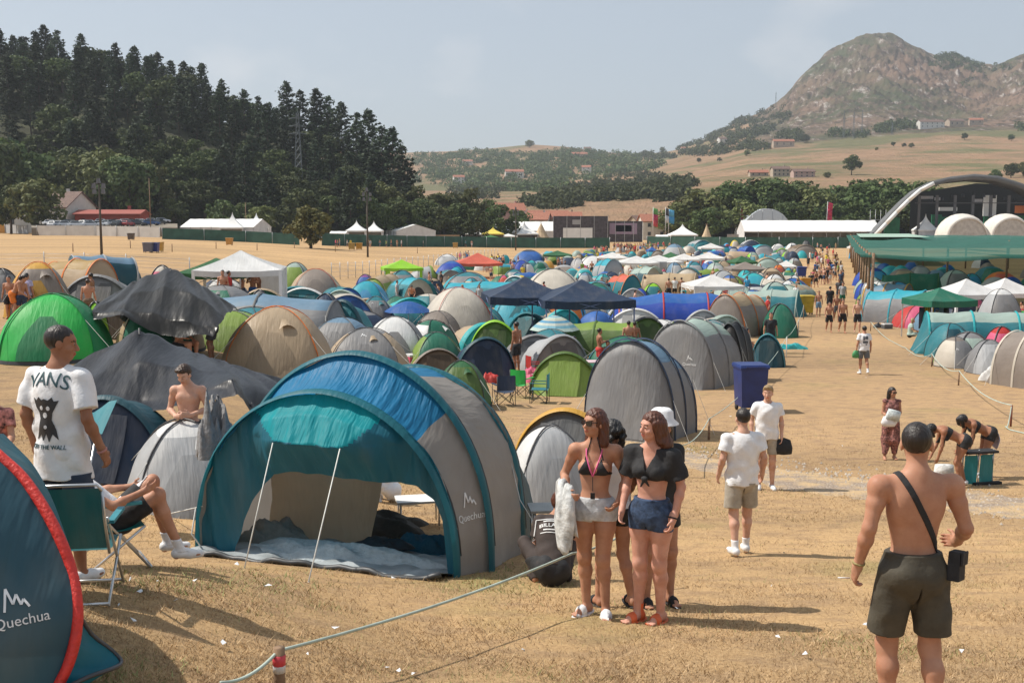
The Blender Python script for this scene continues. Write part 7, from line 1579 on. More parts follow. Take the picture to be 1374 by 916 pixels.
B_.hair('short','dark');B_.tee(M_TEE,hem=-.10,sleeve=.62,loose=.045,wr=.006);B_.shorts(M_BEI,top=-.07,leg=.80,loose=.03);B_.shoes(M_SHOE,sock=M_TEE)
L,h=spot(1027,656,517);C_=Fig(L,PI-.1,dict(face=(.25,1,-.05),eL=(-.24,-.03,1.15),wL=(-.235,.06,.92),eR=(.25,-.06,1.16),wR=(.25,.05,.93)),'m','fair','fair-haired man in a white T-shirt walking towards the camera',vox=.0105,height=h)
C_.hair('quiff','blond');C_.tee(M_TEE,hem=-.10,sleeve=.6,loose=.045,wr=.006);C_.shorts(M_BEI,top=-.07,leg=.75,loose=.03);C_.shoes(M_SHOE)
bg=MB();bg.lathe([(.02,.30),(.12,.26),(.16,.12),(.15,.02),(.02,0)],n=14,sy=.55);o_=bg.build('black_bag',M_BLK,None);o_.location=C_.world((-.27,.05,.60));tag(o_,'black cloth bag hanging from the hand of the fair-haired man','bag')
L,h=spot(797,826,545,1.5,1.76);D_=Fig(L,PI-.22,dict(pel=(0,0,.95),chest=(0,-.015,1.245),neck=(.0,-.01,1.455),head=(.01,.015,1.615),face=(.72,1,.10),sh=.182,eR=(.262,-.05,1.17),wR=(.20,.17,1.055),hdR=(-.7,.7,-.1),thR=(0,.2,1),eL=(-.245,-.07,1.15),wL=(-.20,.07,.99),hdL=(.55,.5,-.55),curl=.6,kL=(-.075,.04,.50),aL=(-.10,.02,.085),kR=(.085,-.01,.50),aR=(.07,-.04,.085),fR=(.5,1,0),fL=(-.2,1,0),build=1.02),'f','tan','woman in black bikini top, sunglasses and pale shorts with a jacket over her arm',vox=.0075,height=h)
D_.hair('shoulder','auburn')
ch=D_.i['ch'];rt=D_.i['rt'];up=D_.i['up'];fw=D_.i['fwd']
def bik(P):
 d=9.
 X=(P-ch)@rt;Zz=(P-ch)@up;Y=(P-ch)@fw;out=np.full(len(P),9.)
 for sg in(-1,1):
  x=X-sg*.072;tri=np.maximum(np.abs(x+sg*.018*(Zz-.0)/.1)*1.0-.058*np.clip((.088-Zz)/.13,0,1),np.maximum(Zz-.085,-.045-Zz));out=np.minimum(out,np.maximum(tri,-Y))
  st=np.maximum(np.abs(x*1.0+sg*(Zz-.08)*.28)-.005,np.maximum(.07-Zz,Zz-.26));out=np.minimum(out,st)
 band=np.maximum(np.abs(Zz+.042)-.006,np.abs(X)-.15);return np.minimum(out,band)
D_.tight('bikini_top',.006,bik,M_BLK,lo=ch-V3(.2,.2,.1),hi=ch+V3(.2,.22,.28),vox=.006)
D_.shorts(M_LDEN,top=.06,leg=.20,loose=.008,wr=.003);D_.shoes(M_TEE,slip=True)
def shades(fg,mat=M_DARK):
 b=MB();hp=fg.i['hp']
 for sg in(-1,1):q=[hp(sg*.033+a*.027,.1-abs(sg*.033+a*.027)*.22,.004+c*.021)for a,c in((-1,.8),(0,1),(1,.8),(1,-.5),(.4,-1),(-.5,-1),(-1,-.4))];b.add([tuple(x)for x in q]+[tuple(x+fg.i['fc']*.006)for x in q],[tuple(range(7)),tuple(range(13,6,-1))]+[(i,(i+1)%7,7+(i+1)%7,7+i)for i in range(7)]);b.tube([tuple(hp(sg*.062,.088,.014)),tuple(hp(sg*.078,-.005,.012))],.003,n=4)
 b.tube([tuple(hp(-.01,.104,.01)),tuple(hp(.01,.104,.01))],.003,n=4);b.build('sunglasses',solid((.01,.01,.012),.08,spec=.8,var=0,name='dark_lens'),fg.root,False)
shades(D_)
b=MB();nk=D_.i['nk'];b.tube([tuple(nk+rt*x_+fw*y_+up*z_)for x_,y_,z_ in((-.045,-.045,.02),(-.07,.03,-.02),(-.055,.085,-.10),(-.03,.115,-.18),(-.0,.135,-.26))],.006,n=5);b.tube([tuple(nk+rt*x_+fw*y_+up*z_)for x_,y_,z_ in((.045,-.045,.02),(.07,.03,-.02),(.06,.085,-.10),(.035,.115,-.18),(-.0,.135,-.26))],.006,n=5)
b.build('lanyard',solid((.75,.12,.30),.6,name='pink_ribbon'),D_.root);b=MB();q=nk+fw*.13-up*.30;b.tube([tuple(nk+fw*.135-up*.26),tuple(q+fw*-.01-up*.08)],.003,n=4);b.box(tuple(q-up*.12-fw*.015),(.035,.015,.05));b.build('lanyard_tag',M_BLK,D_.root,False)
def drape(name,label,cat,pts,mat,thick=.02,fold=.015,seed=0,k=5,nx=None):
 """cloth: rows of control points, smoothed, folded and given thickness"""
 P=[smooth_pts([Vector(q)for q in r_],k)for r_ in pts];nj=len(P[0]);cols_=[smooth_pts([P[i][j]for i in range(len(P))],k)for j in range(nj)];b=MB()
 b.grid([[tuple(cols_[j][i]+Vector((0,fold*math.sin(j*.9+seed)*math.sin(i*.13+.3),fold*.4*math.sin(i*.8+j))))for j in range(nj)]for i in range(len(cols_[0]))]);o_=b.build(name,mat,None);md=o_.modifiers.new('s','SOLIDIFY');md.thickness=thick;tag(o_,label,cat);return o_
def W_(fg,pts):return[[tuple(fg.world(q))for q in r_]for r_ in pts]
drape('jacket','pale denim jacket with cream lining hung over the forearm of the woman in sunglasses','jacket',W_(D_,[[(.30,.02,.78),(.24,.10,.72),(.17,.17,.74),(.10,.20,.70)],[(.315,-.0,.95),(.26,.08,.94),(.19,.155,.95),(.13,.20,.93)],[(.30,-.0,1.12),(.26,.06,1.14),(.205,.13,1.12),(.15,.17,1.09)],[(.28,.10,1.05),(.26,.16,1.0),(.20,.22,1.0),(.14,.24,.98)],[(.30,.10,.86),(.26,.17,.80),(.20,.23,.82),(.13,.25,.80)],[(.28,.10,.66),(.25,.17,.60),(.20,.22,.58),(.15,.23,.62)]]),solid((.56,.57,.56),.85,var=.3,bmp=.02,vscale=11,name='faded_denim'),.022,.022)
L,h=spot(822,812,562,1.5,1.72);E_=Fig(L,.35,dict(face=(.5,1,0),kL=(-.09,.06,.49),aL=(-.13,.03,.085),kR=(.09,-.02,.49),aR=(.14,-.10,.10),eL=(-.23,-.03,1.14),wL=(-.22,.05,.90),eR=(.21,.02,1.14),wR=(.18,.14,.95),sh=.16),'f','tan','curly dark-haired woman in a white top seen between the two women',vox=.009,height=h)
E_.hair('curly','black');E_.tee(M_TEE,hem=-.02,sleeve=.35,loose=.02);E_.shorts(M_BLK,top=-.01,leg=.35,loose=.012);E_.shoes(M_BLK,slip=True)
L,h=spot(872,834,549,1.5,1.76);F_=Fig(L,PI-.55,dict(pel=(0,0,.95),chest=(0,-.01,1.245),neck=(0,-.01,1.455),head=(.0,.02,1.615),face=(.55,1,-.03),sh=.178,eL=(-.235,-.05,1.14),wL=(-.215,.05,.905),hdL=(.1,.3,-1),eR=(.225,-.02,1.13),wR=(.20,.13,.93),curl=.6,kL=(-.08,.01,.50),aL=(-.08,-.03,.085),kR=(.08,.03,.50),aR=(.09,.04,.085),fL=(.15,1,0),fR=(.35,1,0),build=1.05),'f','red','long-haired woman in a knotted black shirt, denim shorts and orange slides',vox=.0075,height=h)
F_.hair('long','auburn');F_.shorts(M_DENIM,top=.085,leg=.30,loose=.012,wr=.003);F_.shoes(M_ORG,slip=True)
i_=F_.i
def crop_top():
 t=SD();ch,nk,up,rt,fw=i_['ch'],i_['nk'],i_['up'],i_['rt'],i_['fwd'];t.ell(ch+up*.03,V3(.165,.128,.14),.05,np.stack([rt,fw,up],1))
 for sg in(-1,1):
  t.ell(ch+fw*.085+rt*sg*.06+up*.01,V3(.075,.062,.065),.03);S=nk+rt*sg*i_['shw']-up*.070;E=V3(*F_.P['eL' if sg<0 else 'eR']);t.cap(nk-up*.03+rt*sg*.05,S,.05,.066,.04);t.cap(S,S+(E-S)*.78-up*.02,.070,.098,.04,flat=(fw,.9))
 def fn(P):
  d=np.minimum(t.ev(P)-.006*wnoise(P,1.2),F_.sd.ev(P)-.006);X=(P-ch)@rt;Zz=(P-ch)@up;Y=(P-ch)@fw;hem=-(Zz+.055+.05*np.clip(np.abs(X)-.12,0,.2)*6-.2*np.clip(-Y,0,.05));vn=np.where(Y>0,.055*np.clip((Zz-.02)/.14,0,1)-np.abs(X),-1)
  d=np.maximum(d,hem);d=np.maximum(d,vn);d=np.maximum(d,plane(P,nk+up*.0,up+fw*.3))
  for sg in(-1,1):S=nk+rt*sg*i_['shw']-up*.070;E=V3(*F_.P['eL' if sg<0 else 'eR']);d=np.where(X*sg>.165,np.maximum(d,plane(P,S+(E-S)*.72,E-S)),d)
  return d
 lo,hi=t.bounds(.05);F_.part('knotted_shirt',fn,lo,hi,M_BLK)
 k=SD().ell(ch+fw*.15-up*.035,V3(.03,.022,.022),.01).cap(ch+fw*.15-up*.04,ch+fw*.15-up*.10+rt*.03,.014,.008,.01).cap(ch+fw*.15-up*.04,ch+fw*.14-up*.09-rt*.035,.014,.008,.01);lo,hi=k.bounds(.03);F_.part('knot',k.ev,lo,hi,M_BLK)
crop_top()
q=V3(*F_.P['wL']);F_.part('bracelet',lambda P:np.maximum(np.abs(plane(P,q,V3(*F_.P['wL'])-V3(*F_.P['eL'])))-.006,F_.sd.ev(P)-.006),q-.06,q+.06,M_BLK,vox=.006)
L,h=spot(884,812,540,1.6,1.76);H_=Fig(L,PI+.2,dict(face=(0,1,0),sh=.165,eR=(.19,.02,1.14),wR=(.16,.05,.93),eL=(-.18,.02,1.14),wL=(-.15,.05,.93),hip=.07),'f','tan','person in a white bucket hat standing behind the long-haired woman',vox=.010,height=h-.06)
H_.hair('shoulder','dark');H_.tee(M_BLK,hem=-.08,sleeve=.45,loose=.02);H_.shorts(M_BLK,leg=.45);H_.shoes(M_BLK,slip=True)
def hat(fg,kind,mat,label_=None):
 b=MB();hp=fg.i['hp'];c=hp(0,-.012,.03);prof=[(.150,-.012),(.148,-.004),(.104,.035),(.098,.10),(.070,.125),(.01,.13)]if kind=='bucket' else([(.098,.035),(.10,.07),(.075,.105),(.01,.118)]if kind=='cap' else[(.19,.035),(.185,.045),(.10,.05),(.09,.10),(.06,.125),(.01,.125)])
 b.lathe(prof,tuple(c),20);
 if kind=='cap':f=fg.i['fc'];b.add([tuple(hp(x,y,z))for x,y,z in((-.07,.06,.07),(.07,.06,.07),(.06,.16,.055),(-.06,.16,.055),(0,.175,.058))],[(0,1,2,4,3)])
 return b.build('hat',mat,fg.root)
hat(H_,'bucket',M_TEE)
L=G(742,790);GG=Fig((L[0],L[1]+.25,Z(L[0],L[1]+.25)),.15,dict(pel=(0,0,.20),chest=(.06,.22,.44),neck=(.10,.36,.60),head=(.16,.42,.72),face=(.6,.8,-.3),twist=.1,eL=(-.12,.30,.30),wL=(-.02,.50,.25),eR=(.30,.36,.34),wR=(.30,.56,.30),kL=(-.22,.38,.34),aL=(-.14,.20,.06),kR=(.28,.40,.34),aR=(.20,.20,.06),mixlegs=1),'f','tan','person crouching in a dark printed T-shirt beside the grey side of the porch tent',vox=.010,height=1.7,feet=True)
GG.hair('bun','auburn');ts=GG.tee(solid((.045,.032,.028),.85,var=.15,bmp=.01,name='dark_brown_cotton'),hem=-.05,sleeve=.6,loose=.05);GG.shorts(M_BLK,top=.06,leg=.95,loose=.03)
up,fw,rt=GG.i['up'],GG.i['fwd'],GG.i['rt']
V,Fs=text_mesh('BILLABONG',.062);b0=len(V);fr=[(-.2,-.06),(.2,-.06),(.2,.10),(-.2,.10)]
for i in range(4):a,c=fr[i],fr[(i+1)%4];dx,dy=c[0]-a[0],c[1]-a[1];l_=math.hypot(dx,dy);nx,ny=-dy/l_*.004,dx/l_*.004;k=len(V);V+=[(a[0]+nx,a[1]+ny,0),(a[0]-nx,a[1]-ny,0),(c[0]-nx,c[1]-ny,0),(c[0]+nx,c[1]+ny,0)];Fs.append((k,k+1,k+2,k+3))
for y0_ in(-.035,.068):k=len(V);V+=[(-.13,y0_,0),(.13,y0_,0),(.13,y0_+.012,0),(-.13,y0_+.012,0)];Fs.append((k,k+1,k+2,k+3))
if ts:wrap_on(ts,V,Fs,Vector(GG.i['ch']+up*.02-fw*.5),Vector(rt),Vector(up),Vector(fw),M_LOGO,ts,name='back_print',off=.005)
LH=AD(84,7.6);hH=float(np.clip(proj_h(LH,436),1.6,1.95));print('H height',hH,proj(LH)[:2])
HH=Fig(LH,-.30,dict(head=(.015,.02,1.625),face=(.95,.55,-.15),sh=.182,eL=(-.24,-.05,1.15),wL=(-.255,.04,.93),eR=(.255,-.06,1.14),wR=(.285,.04,.915),kL=(-.11,.0,.50),kR=(.11,.0,.5),aL=(-.12,-.02,.085),aR=(.13,-.02,.085)),'m','brown','young man with short dark hair in a white T-shirt with large printed back',vox=.0065,height=hH)
HH.hair('crop','dark');ts=HH.tee(M_TEE,hem=-.235,sleeve=.76,loose=.042,wr=.006);HH.shorts(solid((.03,.045,.075),.85,name='navy_cloth'),top=-.20,leg=.88,loose=.03);HH.shoes(M_SHOE)
q=V3(*HH.P['wR']);HH.part('wristband',lambda P:np.maximum(np.abs(plane(P,q,q-V3(*HH.P['eR'])))-.008,HH.sd.ev(P)-.006),q-.06,q+.06,solid((.45,.20,.18),.7,name='woven_band'))
up,fw,rt=HH.i['up'],HH.i['fwd'],HH.i['rt'];MT_=solid((.03,.085,.10),.7,name='print_teal')
def arc_text(txt,size,R_,y0_,sx=1.0):
 V,Fs=text_mesh(txt,size);return[(x*sx,y+y0_-(x*sx)**2/(2*R_),0)for x,y,z in V],Fs
V,Fs=arc_text('VANS',.125,.35,.095,1.0);ch_=Vector(HH.i['ch']);wrap_on(ts,V,Fs,ch_+Vector(up)*.0-Vector(fw)*.5,Vector(rt),Vector(up),Vector(fw),MT_,ts,name='back_print',off=.004)
V,Fs=text_mesh('OFF THE WALL',.034);V=[(x*1.1,y*1.2-.33,0)for x,y,z in V];wrap_on(ts,V,Fs,ch_-Vector(fw)*.5,Vector(rt),Vector(up),Vector(fw),MT_,ts,name='back_print',off=.004)
fig=[(-.10,.06),(-.07,.045),(-.045,.07),(-.02,.05),(.0,.06),(.03,.05),(.055,.07),(.07,.045),(.10,.05),(.075,.0),(.055,-.03),(.045,-.075),(.065,-.13),(.085,-.20),(.045,-.165),(.02,-.215),(.0,-.16),(-.03,-.21),(-.045,-.165),(-.09,-.205),(-.06,-.13),(-.045,-.07),(-.055,-.03),(-.08,.0)]
k_=[(0,0)];V=[(x,y*1.05-.055,0)for x,y in fig];wrap_on(ts,V,[tuple(range(len(V)))],ch_-Vector(fw)*.5,Vector(rt),Vector(up),Vector(fw),M_DARK,ts,name='printed_figure',off=.004)
V,Fs=[],[]
for cx_,cy_,r_ in((-.028,-.0,.014),(.03,.0,.014),(.0,-.045,.018),(0,-.12,.012)):k=len(V);V+=[(cx_+r_*math.cos(a*PI/4),(cy_+r_*math.sin(a*PI/4))*1.05-.055,0)for a in range(8)];Fs.append(tuple(range(k,k+8)))
wrap_on(ts,V,Fs,ch_-Vector(fw)*.5,Vector(rt),Vector(up),Vector(fw),M_TEE,ts,name='printed_figure',off=.007)
def sling_chair(loc,rz,label,cloth,frame=M_ALU,s=1.0,rounded=True):
 r=thing('folding_chair',label,'chair',loc,rz);b=MB()
 for x in(-.27,.27):
  b.tube([(x,.28,0),(x,-.20,.62),(x,-.22,.66)],.012,n=6);b.tube([(x,-.30,0),(x,.24,.40)],.012,n=6);b.tube([(x,-.20,.38),(x,-.32,.66),(x,-.38,.92)],.012,n=6)
 b.tube([(-.27,-.38,.90),(-.24,-.39,.95),(.24,-.39,.95),(.27,-.38,.90)],.012,n=6);b.tube([(-.27,-.30,.02),(.27,-.30,.02)],.012,n=6);b.tube([(-.27,.28,.02),(.27,.28,.02)],.012,n=6);b.build('frame',frame,r)
 b=MB();b.grid([[(x,-.18+.42*j/5,.40-.03*math.sin(PI*j/5))for j in range(6)]for x in(-.255,0,.255)]);b.build('seat',cloth,r)
 b=MB();b.grid([[(x,-.20-.18*j/6,.42+.50*j/6)for j in range(7)]for x in(-.26,0,.26)]);b.build('backrest',cloth,r)
 for x in(-.29,.29):b=MB();b.box((x,.0,.62),(.05,.42,.025));b.build('armrest',M_TEALP,r,False)
 r.scale=(s,)*3;return r
M_TEALP=solid((.03,.22,.27),.5,name='teal_plastic');CLT=fabric((.015,.20,.22),trans=.25,wr=.2)
LC=AD(146,8.45)[:2];sc_=sling_chair((LC[0],LC[1],Z(*LC)),-1.05,'teal folding chair with chrome tube frame beside the man in the printed T-shirt',CLT,s=.86)
LC2=AD(100,7.2)[:2];sling_chair((LC2[0],LC2[1],Z(*LC2)),.15,'empty dark teal folding chair seen from behind, between the man and the pop-up tent',fabric((.008,.10,.11),trans=.15,wr=.2),s=.86)
SI=Fig((LC[0]+.03,LC[1],Z(*LC)),-1.05,dict(pel=(0,-.02,.44),chest=(0,-.24,.64),neck=(0,-.36,.78),head=(0,-.38,.92),face=(0,1,.1),kL=(-.13,.34,.66),aL=(-.13,.46,.10),kR=(.13,.33,.60),aR=(.14,.50,.10),eL=(-.27,-.08,.60),wL=(-.19,.17,.62),eR=(.27,-.06,.58),wR=(.20,.20,.66),mixlegs=1),'m','tan','seated man slumped in the teal folding chair, knee raised, in black shorts and white trainers',vox=.0085,height=1.6)
SI.hair('short','dark');SI.tee(M_TEE,hem=-.05,sleeve=.6,loose=.02);SI.shorts(M_BLK,top=.02,leg=.72,loose=.02);SI.shoes(M_SHOE,sock=M_TEE)
drape('towel','white towel hanging over the back of the teal folding chair','towel',[[tuple(Vector((LC[0],LC[1],Z(*LC)))+Matrix.Rotation(-1.05,3,'Z')@(Vector(q)*.86))for q in r_]for r_ in[[(-.20,-.44,.80),(0,-.45,.78),(.12,-.44,.82)],[(-.20,-.40,.97),(0,-.40,.975),(.12,-.40,.97)],[(-.2,-.34,.84),(0,-.33,.80),(.12,-.34,.86)]]],M_TEE,.012,.008)
L=AD(254,14.9);J_=Fig(L,PI-.05,dict(head=(.02,.06,1.61),face=(.25,.9,-.5),eL=(-.25,-.02,1.16),wL=(-.09,.19,1.12),hdL=(.6,.5,.1),thL=(0,0,1),eR=(.25,-.02,1.15),wR=(.09,.20,1.10),hdR=(-.6,.5,.1),thR=(0,0,1),curl=.9),'m','fair','bare-chested youth with brown hair looking down at his hands',vox=.009,height=float(np.clip(proj_h(L,487),1.6,1.9)))
J_.hair('quiff','brown');J_.shorts(M_BLK,top=.05,leg=.8,loose=.03)
L,h=spot(1158,502,437);K_=Fig(L,.05,dict(kL=(-.09,.06,.50),aL=(-.10,.05,.085),kR=(.10,-.04,.5),aR=(.10,-.20,.14)),'m','tan','man in a white back-printed T-shirt and grey shorts walking up the lane',vox=.014,height=h,face=False)
K_.hair('short','dark');ts=K_.tee(M_TEE,hem=-.10,sleeve=.62,loose=.045);K_.shorts(solid((.13,.14,.15),.85,name='grey_cloth'),top=-.07,leg=.8,loose=.03);K_.shoes(M_SHOE,sock=M_TEE)
V,Fs=[],[]
for a,b_,c,d in((-.09,.0,-.03,.12),(.02,.0,.09,.12),(-.09,-.14,.09,-.05),(-.09,.02,-.02,-.02),(.0,-.16,.06,-.20),(-.02,.02,.02,.10)):k=len(V);V+=[(a,b_,0),(c,b_,0),(c,d,0),(a,d,0)];Fs.append((k,k+1,k+2,k+3))
wrap_on(ts,V,Fs,Vector(K_.i['ch'])-Vector(K_.i['fwd'])*.5,Vector(K_.i['rt']),Vector(K_.i['up']),Vector(K_.i['fwd']),solid((.10,.11,.13),.8,name='grey_print'),ts,name='back_print',off=.006)
bg=MB();bg.lathe([(.02,.30),(.09,.27),(.15,.14),(.13,.02),(.02,0)],n=12,sy=.5);o_=bg.build('green_bag',solid((.06,.28,.10),.5,name='green_plastic'),None);o_.location=K_.world((-.27,.03,.58));tag(o_,'green carrier bag in the left hand of the man in grey shorts','bag')
L,h=spot(1194,616,520,1.5,1.75);L_=Fig(L,PI-.1,dict(face=(-.55,1,-.05),eL=(-.20,.02,1.14),wL=(-.02,.20,1.08),eR=(.20,-.02,1.13),wR=(.06,.19,1.0),kL=(-.08,.05,.50),aL=(-.10,.0,.085),kR=(.09,-.02,.50),aR=(.14,.06,.085)),'f','tan','barefoot woman in baggy reddish trousers holding a white pack to her chest',vox=.0115,height=h)
L_.hair('shoulder','dark');MPT=solid((.24,.10,.085),.85,var=.9,vscale=22,name='patterned_cloth');L_.tee(MPT,hem=-.02,sleeve=.02,loose=.01)
def bag_tr():
 t=SD();pel,up=L_.i['pel'],L_.i['up'];t.ell(pel,V3(.165,.13,.12),.05)
 for sg in 'LR':K=V3(*L_.P['k'+sg]);A=V3(*L_.P['a'+sg]);H=pel+V3(-.08 if sg=='L' else.08,0,-.05);t.cap(H,K,.115,.13,.05).cap(K,A+V3(0,0,.08),.13,.06,.04)
 lo,hi=t.bounds();L_.part('trousers',lambda P:np.maximum(np.maximum(t.ev(P)-.007*wnoise(P,.8),P[:,2]-1.04),.14-P[:,2]),lo,hi,MPT)
bag_tr();shades(L_);b=MB();b.box((0,0,0),(.26,.12,.20),top=(.9,.9));o_=b.build('white_pack',solid((.60,.66,.66),.6,var=.3,vscale=9,bmp=.02,name='printed_film'),None);o_.location=L_.world((.02,.27,1.12));o_.rotation_euler=(.1,.25,0);tag(o_,'white and pale green pack hugged by the woman in baggy trousers','pack')
b=MB();b.lathe([(.02,.22),(.12,.2),(.17,.08),(.12,0),(.01,0)],n=12,sy=.5);o_=b.build('white_bag',M_TEE,None);o_.location=L_.world((.10,.22,.84));tag(o_,'white bag under the arm of the woman in baggy trousers','bag')
Lc=G(1304,648);r=thing('folding_chair','teal folding chair with grey tubes lying upright between two bending women','chair',Lc,.25)
b=MB();
for x in(-.32,.0,.30):b.tube([(x,-.16,0),(x-.02,-.18,.50),(x+.05,-.10,.62),(x+.12,.06,.55),(x+.13,.1,.02)],.014,n=6)
b.build('frame',M_ALU,r);b=MB()
for x0,x1 in((-.30,-.03),(.02,.29)):b.grid([[(x0+(x1-x0)*j/4,-.17+.012*math.sin(j*2+i),.03+.52*i/5)for j in range(5)]for i in range(6)])
b.build('backrest',CLT,r);b=MB();b.box((.05,-.10,.60),(.62,.26,.04));b.build('armrest',M_BLK,r,False);b=MB();b.box((.16,-.2,.03),(.55,.1,.06));b.build('foot_bar',M_BLK,r,False)
L,h=spot(1288,652,560);Bd=dict(pel=(0,0,.90),chest=(0,.25,1.02),neck=(0,.43,1.10),head=(0,.56,1.07),face=(0,.75,-.7),eL=(-.19,.40,.80),wL=(-.16,.46,.56),eR=(.19,.40,.80),wR=(.14,.52,.55),kL=(-.10,.10,.48),aL=(-.12,.04,.085),kR=(.10,.04,.48),aR=(.12,-.10,.085))
M1=Fig(L,PI/2-.15,Bd,'f','brown','woman in a black top and black shorts bending to a white carrier bag',vox=.0115,height=1.62);M1 .hair('forward','black');M1 .shorts(M_BLK,top=.03,leg=.30,loose=.012);M1 .shoes(M_SHOE)
def strap_top(fg):i=fg.i;fg.tight('bandeau_top',.008,lambda P:np.abs((P-i['ch'])@i['up']-.02)-.055,M_BLK,lo=i['ch']-.22,hi=i['ch']+.22)
strap_top(M1)
L,h=spot(1322,640,552);M2=Fig(L,PI/2+.1,{**Bd,'head':(-.05,.55,1.14),'face':(0.1,.8,-.5)},'f','brown','long-haired woman in black bending over with a pale cloth at her hip',vox=.0115,height=1.66);M2 .hair('forward','black');M2 .shorts(M_BLK,top=.03,leg=.34,loose=.012);strap_top(M2);M2 .shoes(M_SHOE)
b=MB();b.lathe([(.03,.30),(.17,.30),(.19,.15),(.16,.0),(.01,0)],n=14,sy=.55);o_=b.build('carrier_bag',solid((.7,.7,.68),.5,var=.1,bmp=.03,vscale=9,name='white_plastic'),None);o_.location=G(1266,645);tag(o_,'white carrier bag on the grass in front of the bending woman','bag')
drape('sarong','pale lilac cloth tied at the hip of the long-haired bending woman','cloth',W_(M2,[[(-.14,-.12,.93),(0,-.17,.92),(.15,-.10,.94)],[(-.16,-.17,.78),(0,-.20,.76),(.17,-.13,.80)],[(-.12,-.15,.60),(0,-.18,.56),(.16,-.12,.66)]]),solid((.50,.50,.62),.8,name='lilac_cloth'),.01,.01)
print('figures',round(time.time()-t_p,1))
LO=[]
def proto(name,pose,sex,hair_,top,bottom,seed=0):
 f=Fig((0,0,0),0,pose,sex,'tan',None,vox=.019,face=False,hands=True,feet=True);f.hair(hair_,'dark',vox=.019)
 if top=='tee':f.tee(M_TEE,hem=-.10,sleeve=.6,loose=.035,vox=.019)
 elif top=='bra':i=f.i;f.tight('bikini_top',.012,lambda P:np.abs((P-i['ch'])@i['up']-.02)-.05,M_BLK,lo=i['ch']-.25,hi=i['ch']+.25)
 f.shorts(M_BLK,top=-.06 if top=='tee' else.05,leg=dict(s=.75,b=.35)[bottom],loose=.028,vox=.019);r=f.root;kids=[o for o in bpy.data.objects if o.parent==r];LO.append(r);return(r,kids)
SIT=dict(pel=(0,-.05,.46),chest=(0,-.02,.76),neck=(0,.03,.96),head=(0,.07,1.11),kL=(-.14,.38,.48),aL=(-.14,.36,.08),kR=(.14,.38,.48),aR=(.15,.42,.08),eL=(-.25,.05,.68),wL=(-.14,.26,.58),eR=(.25,.05,.68),wR=(.14,.28,.62),mixlegs=1)
WK=dict(kL=(-.09,.12,.51),aL=(-.10,.08,.09),kR=(.09,-.05,.5),aR=(.09,-.24,.15),eL=(-.25,-.10,1.15),wL=(-.25,-.02,.92),eR=(.25,.05,1.15),wR=(.24,.17,.97))
PR=dict(ms=proto('',{},'m','short',None,'s'),mw=proto('',WK,'m','short',None,'s'),mt=proto('',{},'m','short','tee','s'),mtw=proto('',WK,'m','short','tee','s'),fb=proto('',dict(eR=(.24,.05,1.15),wR=(.10,.2,1.2)),'f','long','bra','b'),ft=proto('',WK,'f','pony','tee','b'),ss=proto('',SIT,'m','short',None,'s'),st=proto('',SIT,'f','shoulder','tee','s'),bb=proto('',dict(pel=(0,-.05,.92),chest=(0,.12,1.16),neck=(0,.25,1.32),head=(0,.35,1.42),face=(0,.8,-.5),eL=(-.24,.25,1.0),wL=(-.18,.4,.82),eR=(.24,.25,1.0),wR=(.16,.42,.85)),'m','short',None,'s'),arm=proto('',dict(eL=(-.25,.05,1.2),wL=(-.12,.24,1.22),eR=(.24,.05,1.2),wR=(.10,.25,1.25)),'m','short',None,'s'))
used_={}
CC={k:v for k,v in C.items()}
CC.update(jeans=(.05,.09,.17),lilac=(.45,.42,.60),stripe=(.5,.25,.22))
def person(kind,px,yb,yt,rz,skin,hair_,top,bottom,label,group=None,h=None):
 if yb>20 and yb<1000:L=G(px,yb);hh=h or float(np.clip(proj_h(L,yt),1.45,1.9))if kind not in('ss','st','bb')else 1.72
 k_=used_.get(kind,0);used_[kind]=k_+1;r0,kids=PR[kind]
 if k_==0:r,ks=r0,kids
 else:
  r=r0 .copy();COL.objects.link(r);ks=[]
  for c in kids:d=c.copy();COL.objects.link(d);d.parent=r;ks.append(d)
 if 'category' in r:pass
 s=hh/1.75;r.location=L;r.rotation_euler=(0,0,rz);r.scale=(s*random.uniform(.95,1.07),s,s);tag(r,label,'person',group)
 def setm(o,m):o.material_slots[0].link='OBJECT';o.material_slots[0].material=m
 setm(r,skin_mat(SK[skin]))
 for c in ks:
  nmn=c.name.split('.')[0]
  if nmn=='hair':setm(c,hair_mat(HR[hair_]))
  elif nmn=='shorts':setm(c,solid(CC[bottom],.85,bmp=.01,vscale=12,name='cloth'))
  else:setm(c,solid(CC[top or 'black'],.85,bmp=.01,vscale=12,name='cloth'))
 SPOTS.append((L[0],L[1],.3));return r
away,toward,rt_,lf_=0.0,PI,-PI/2,PI/2
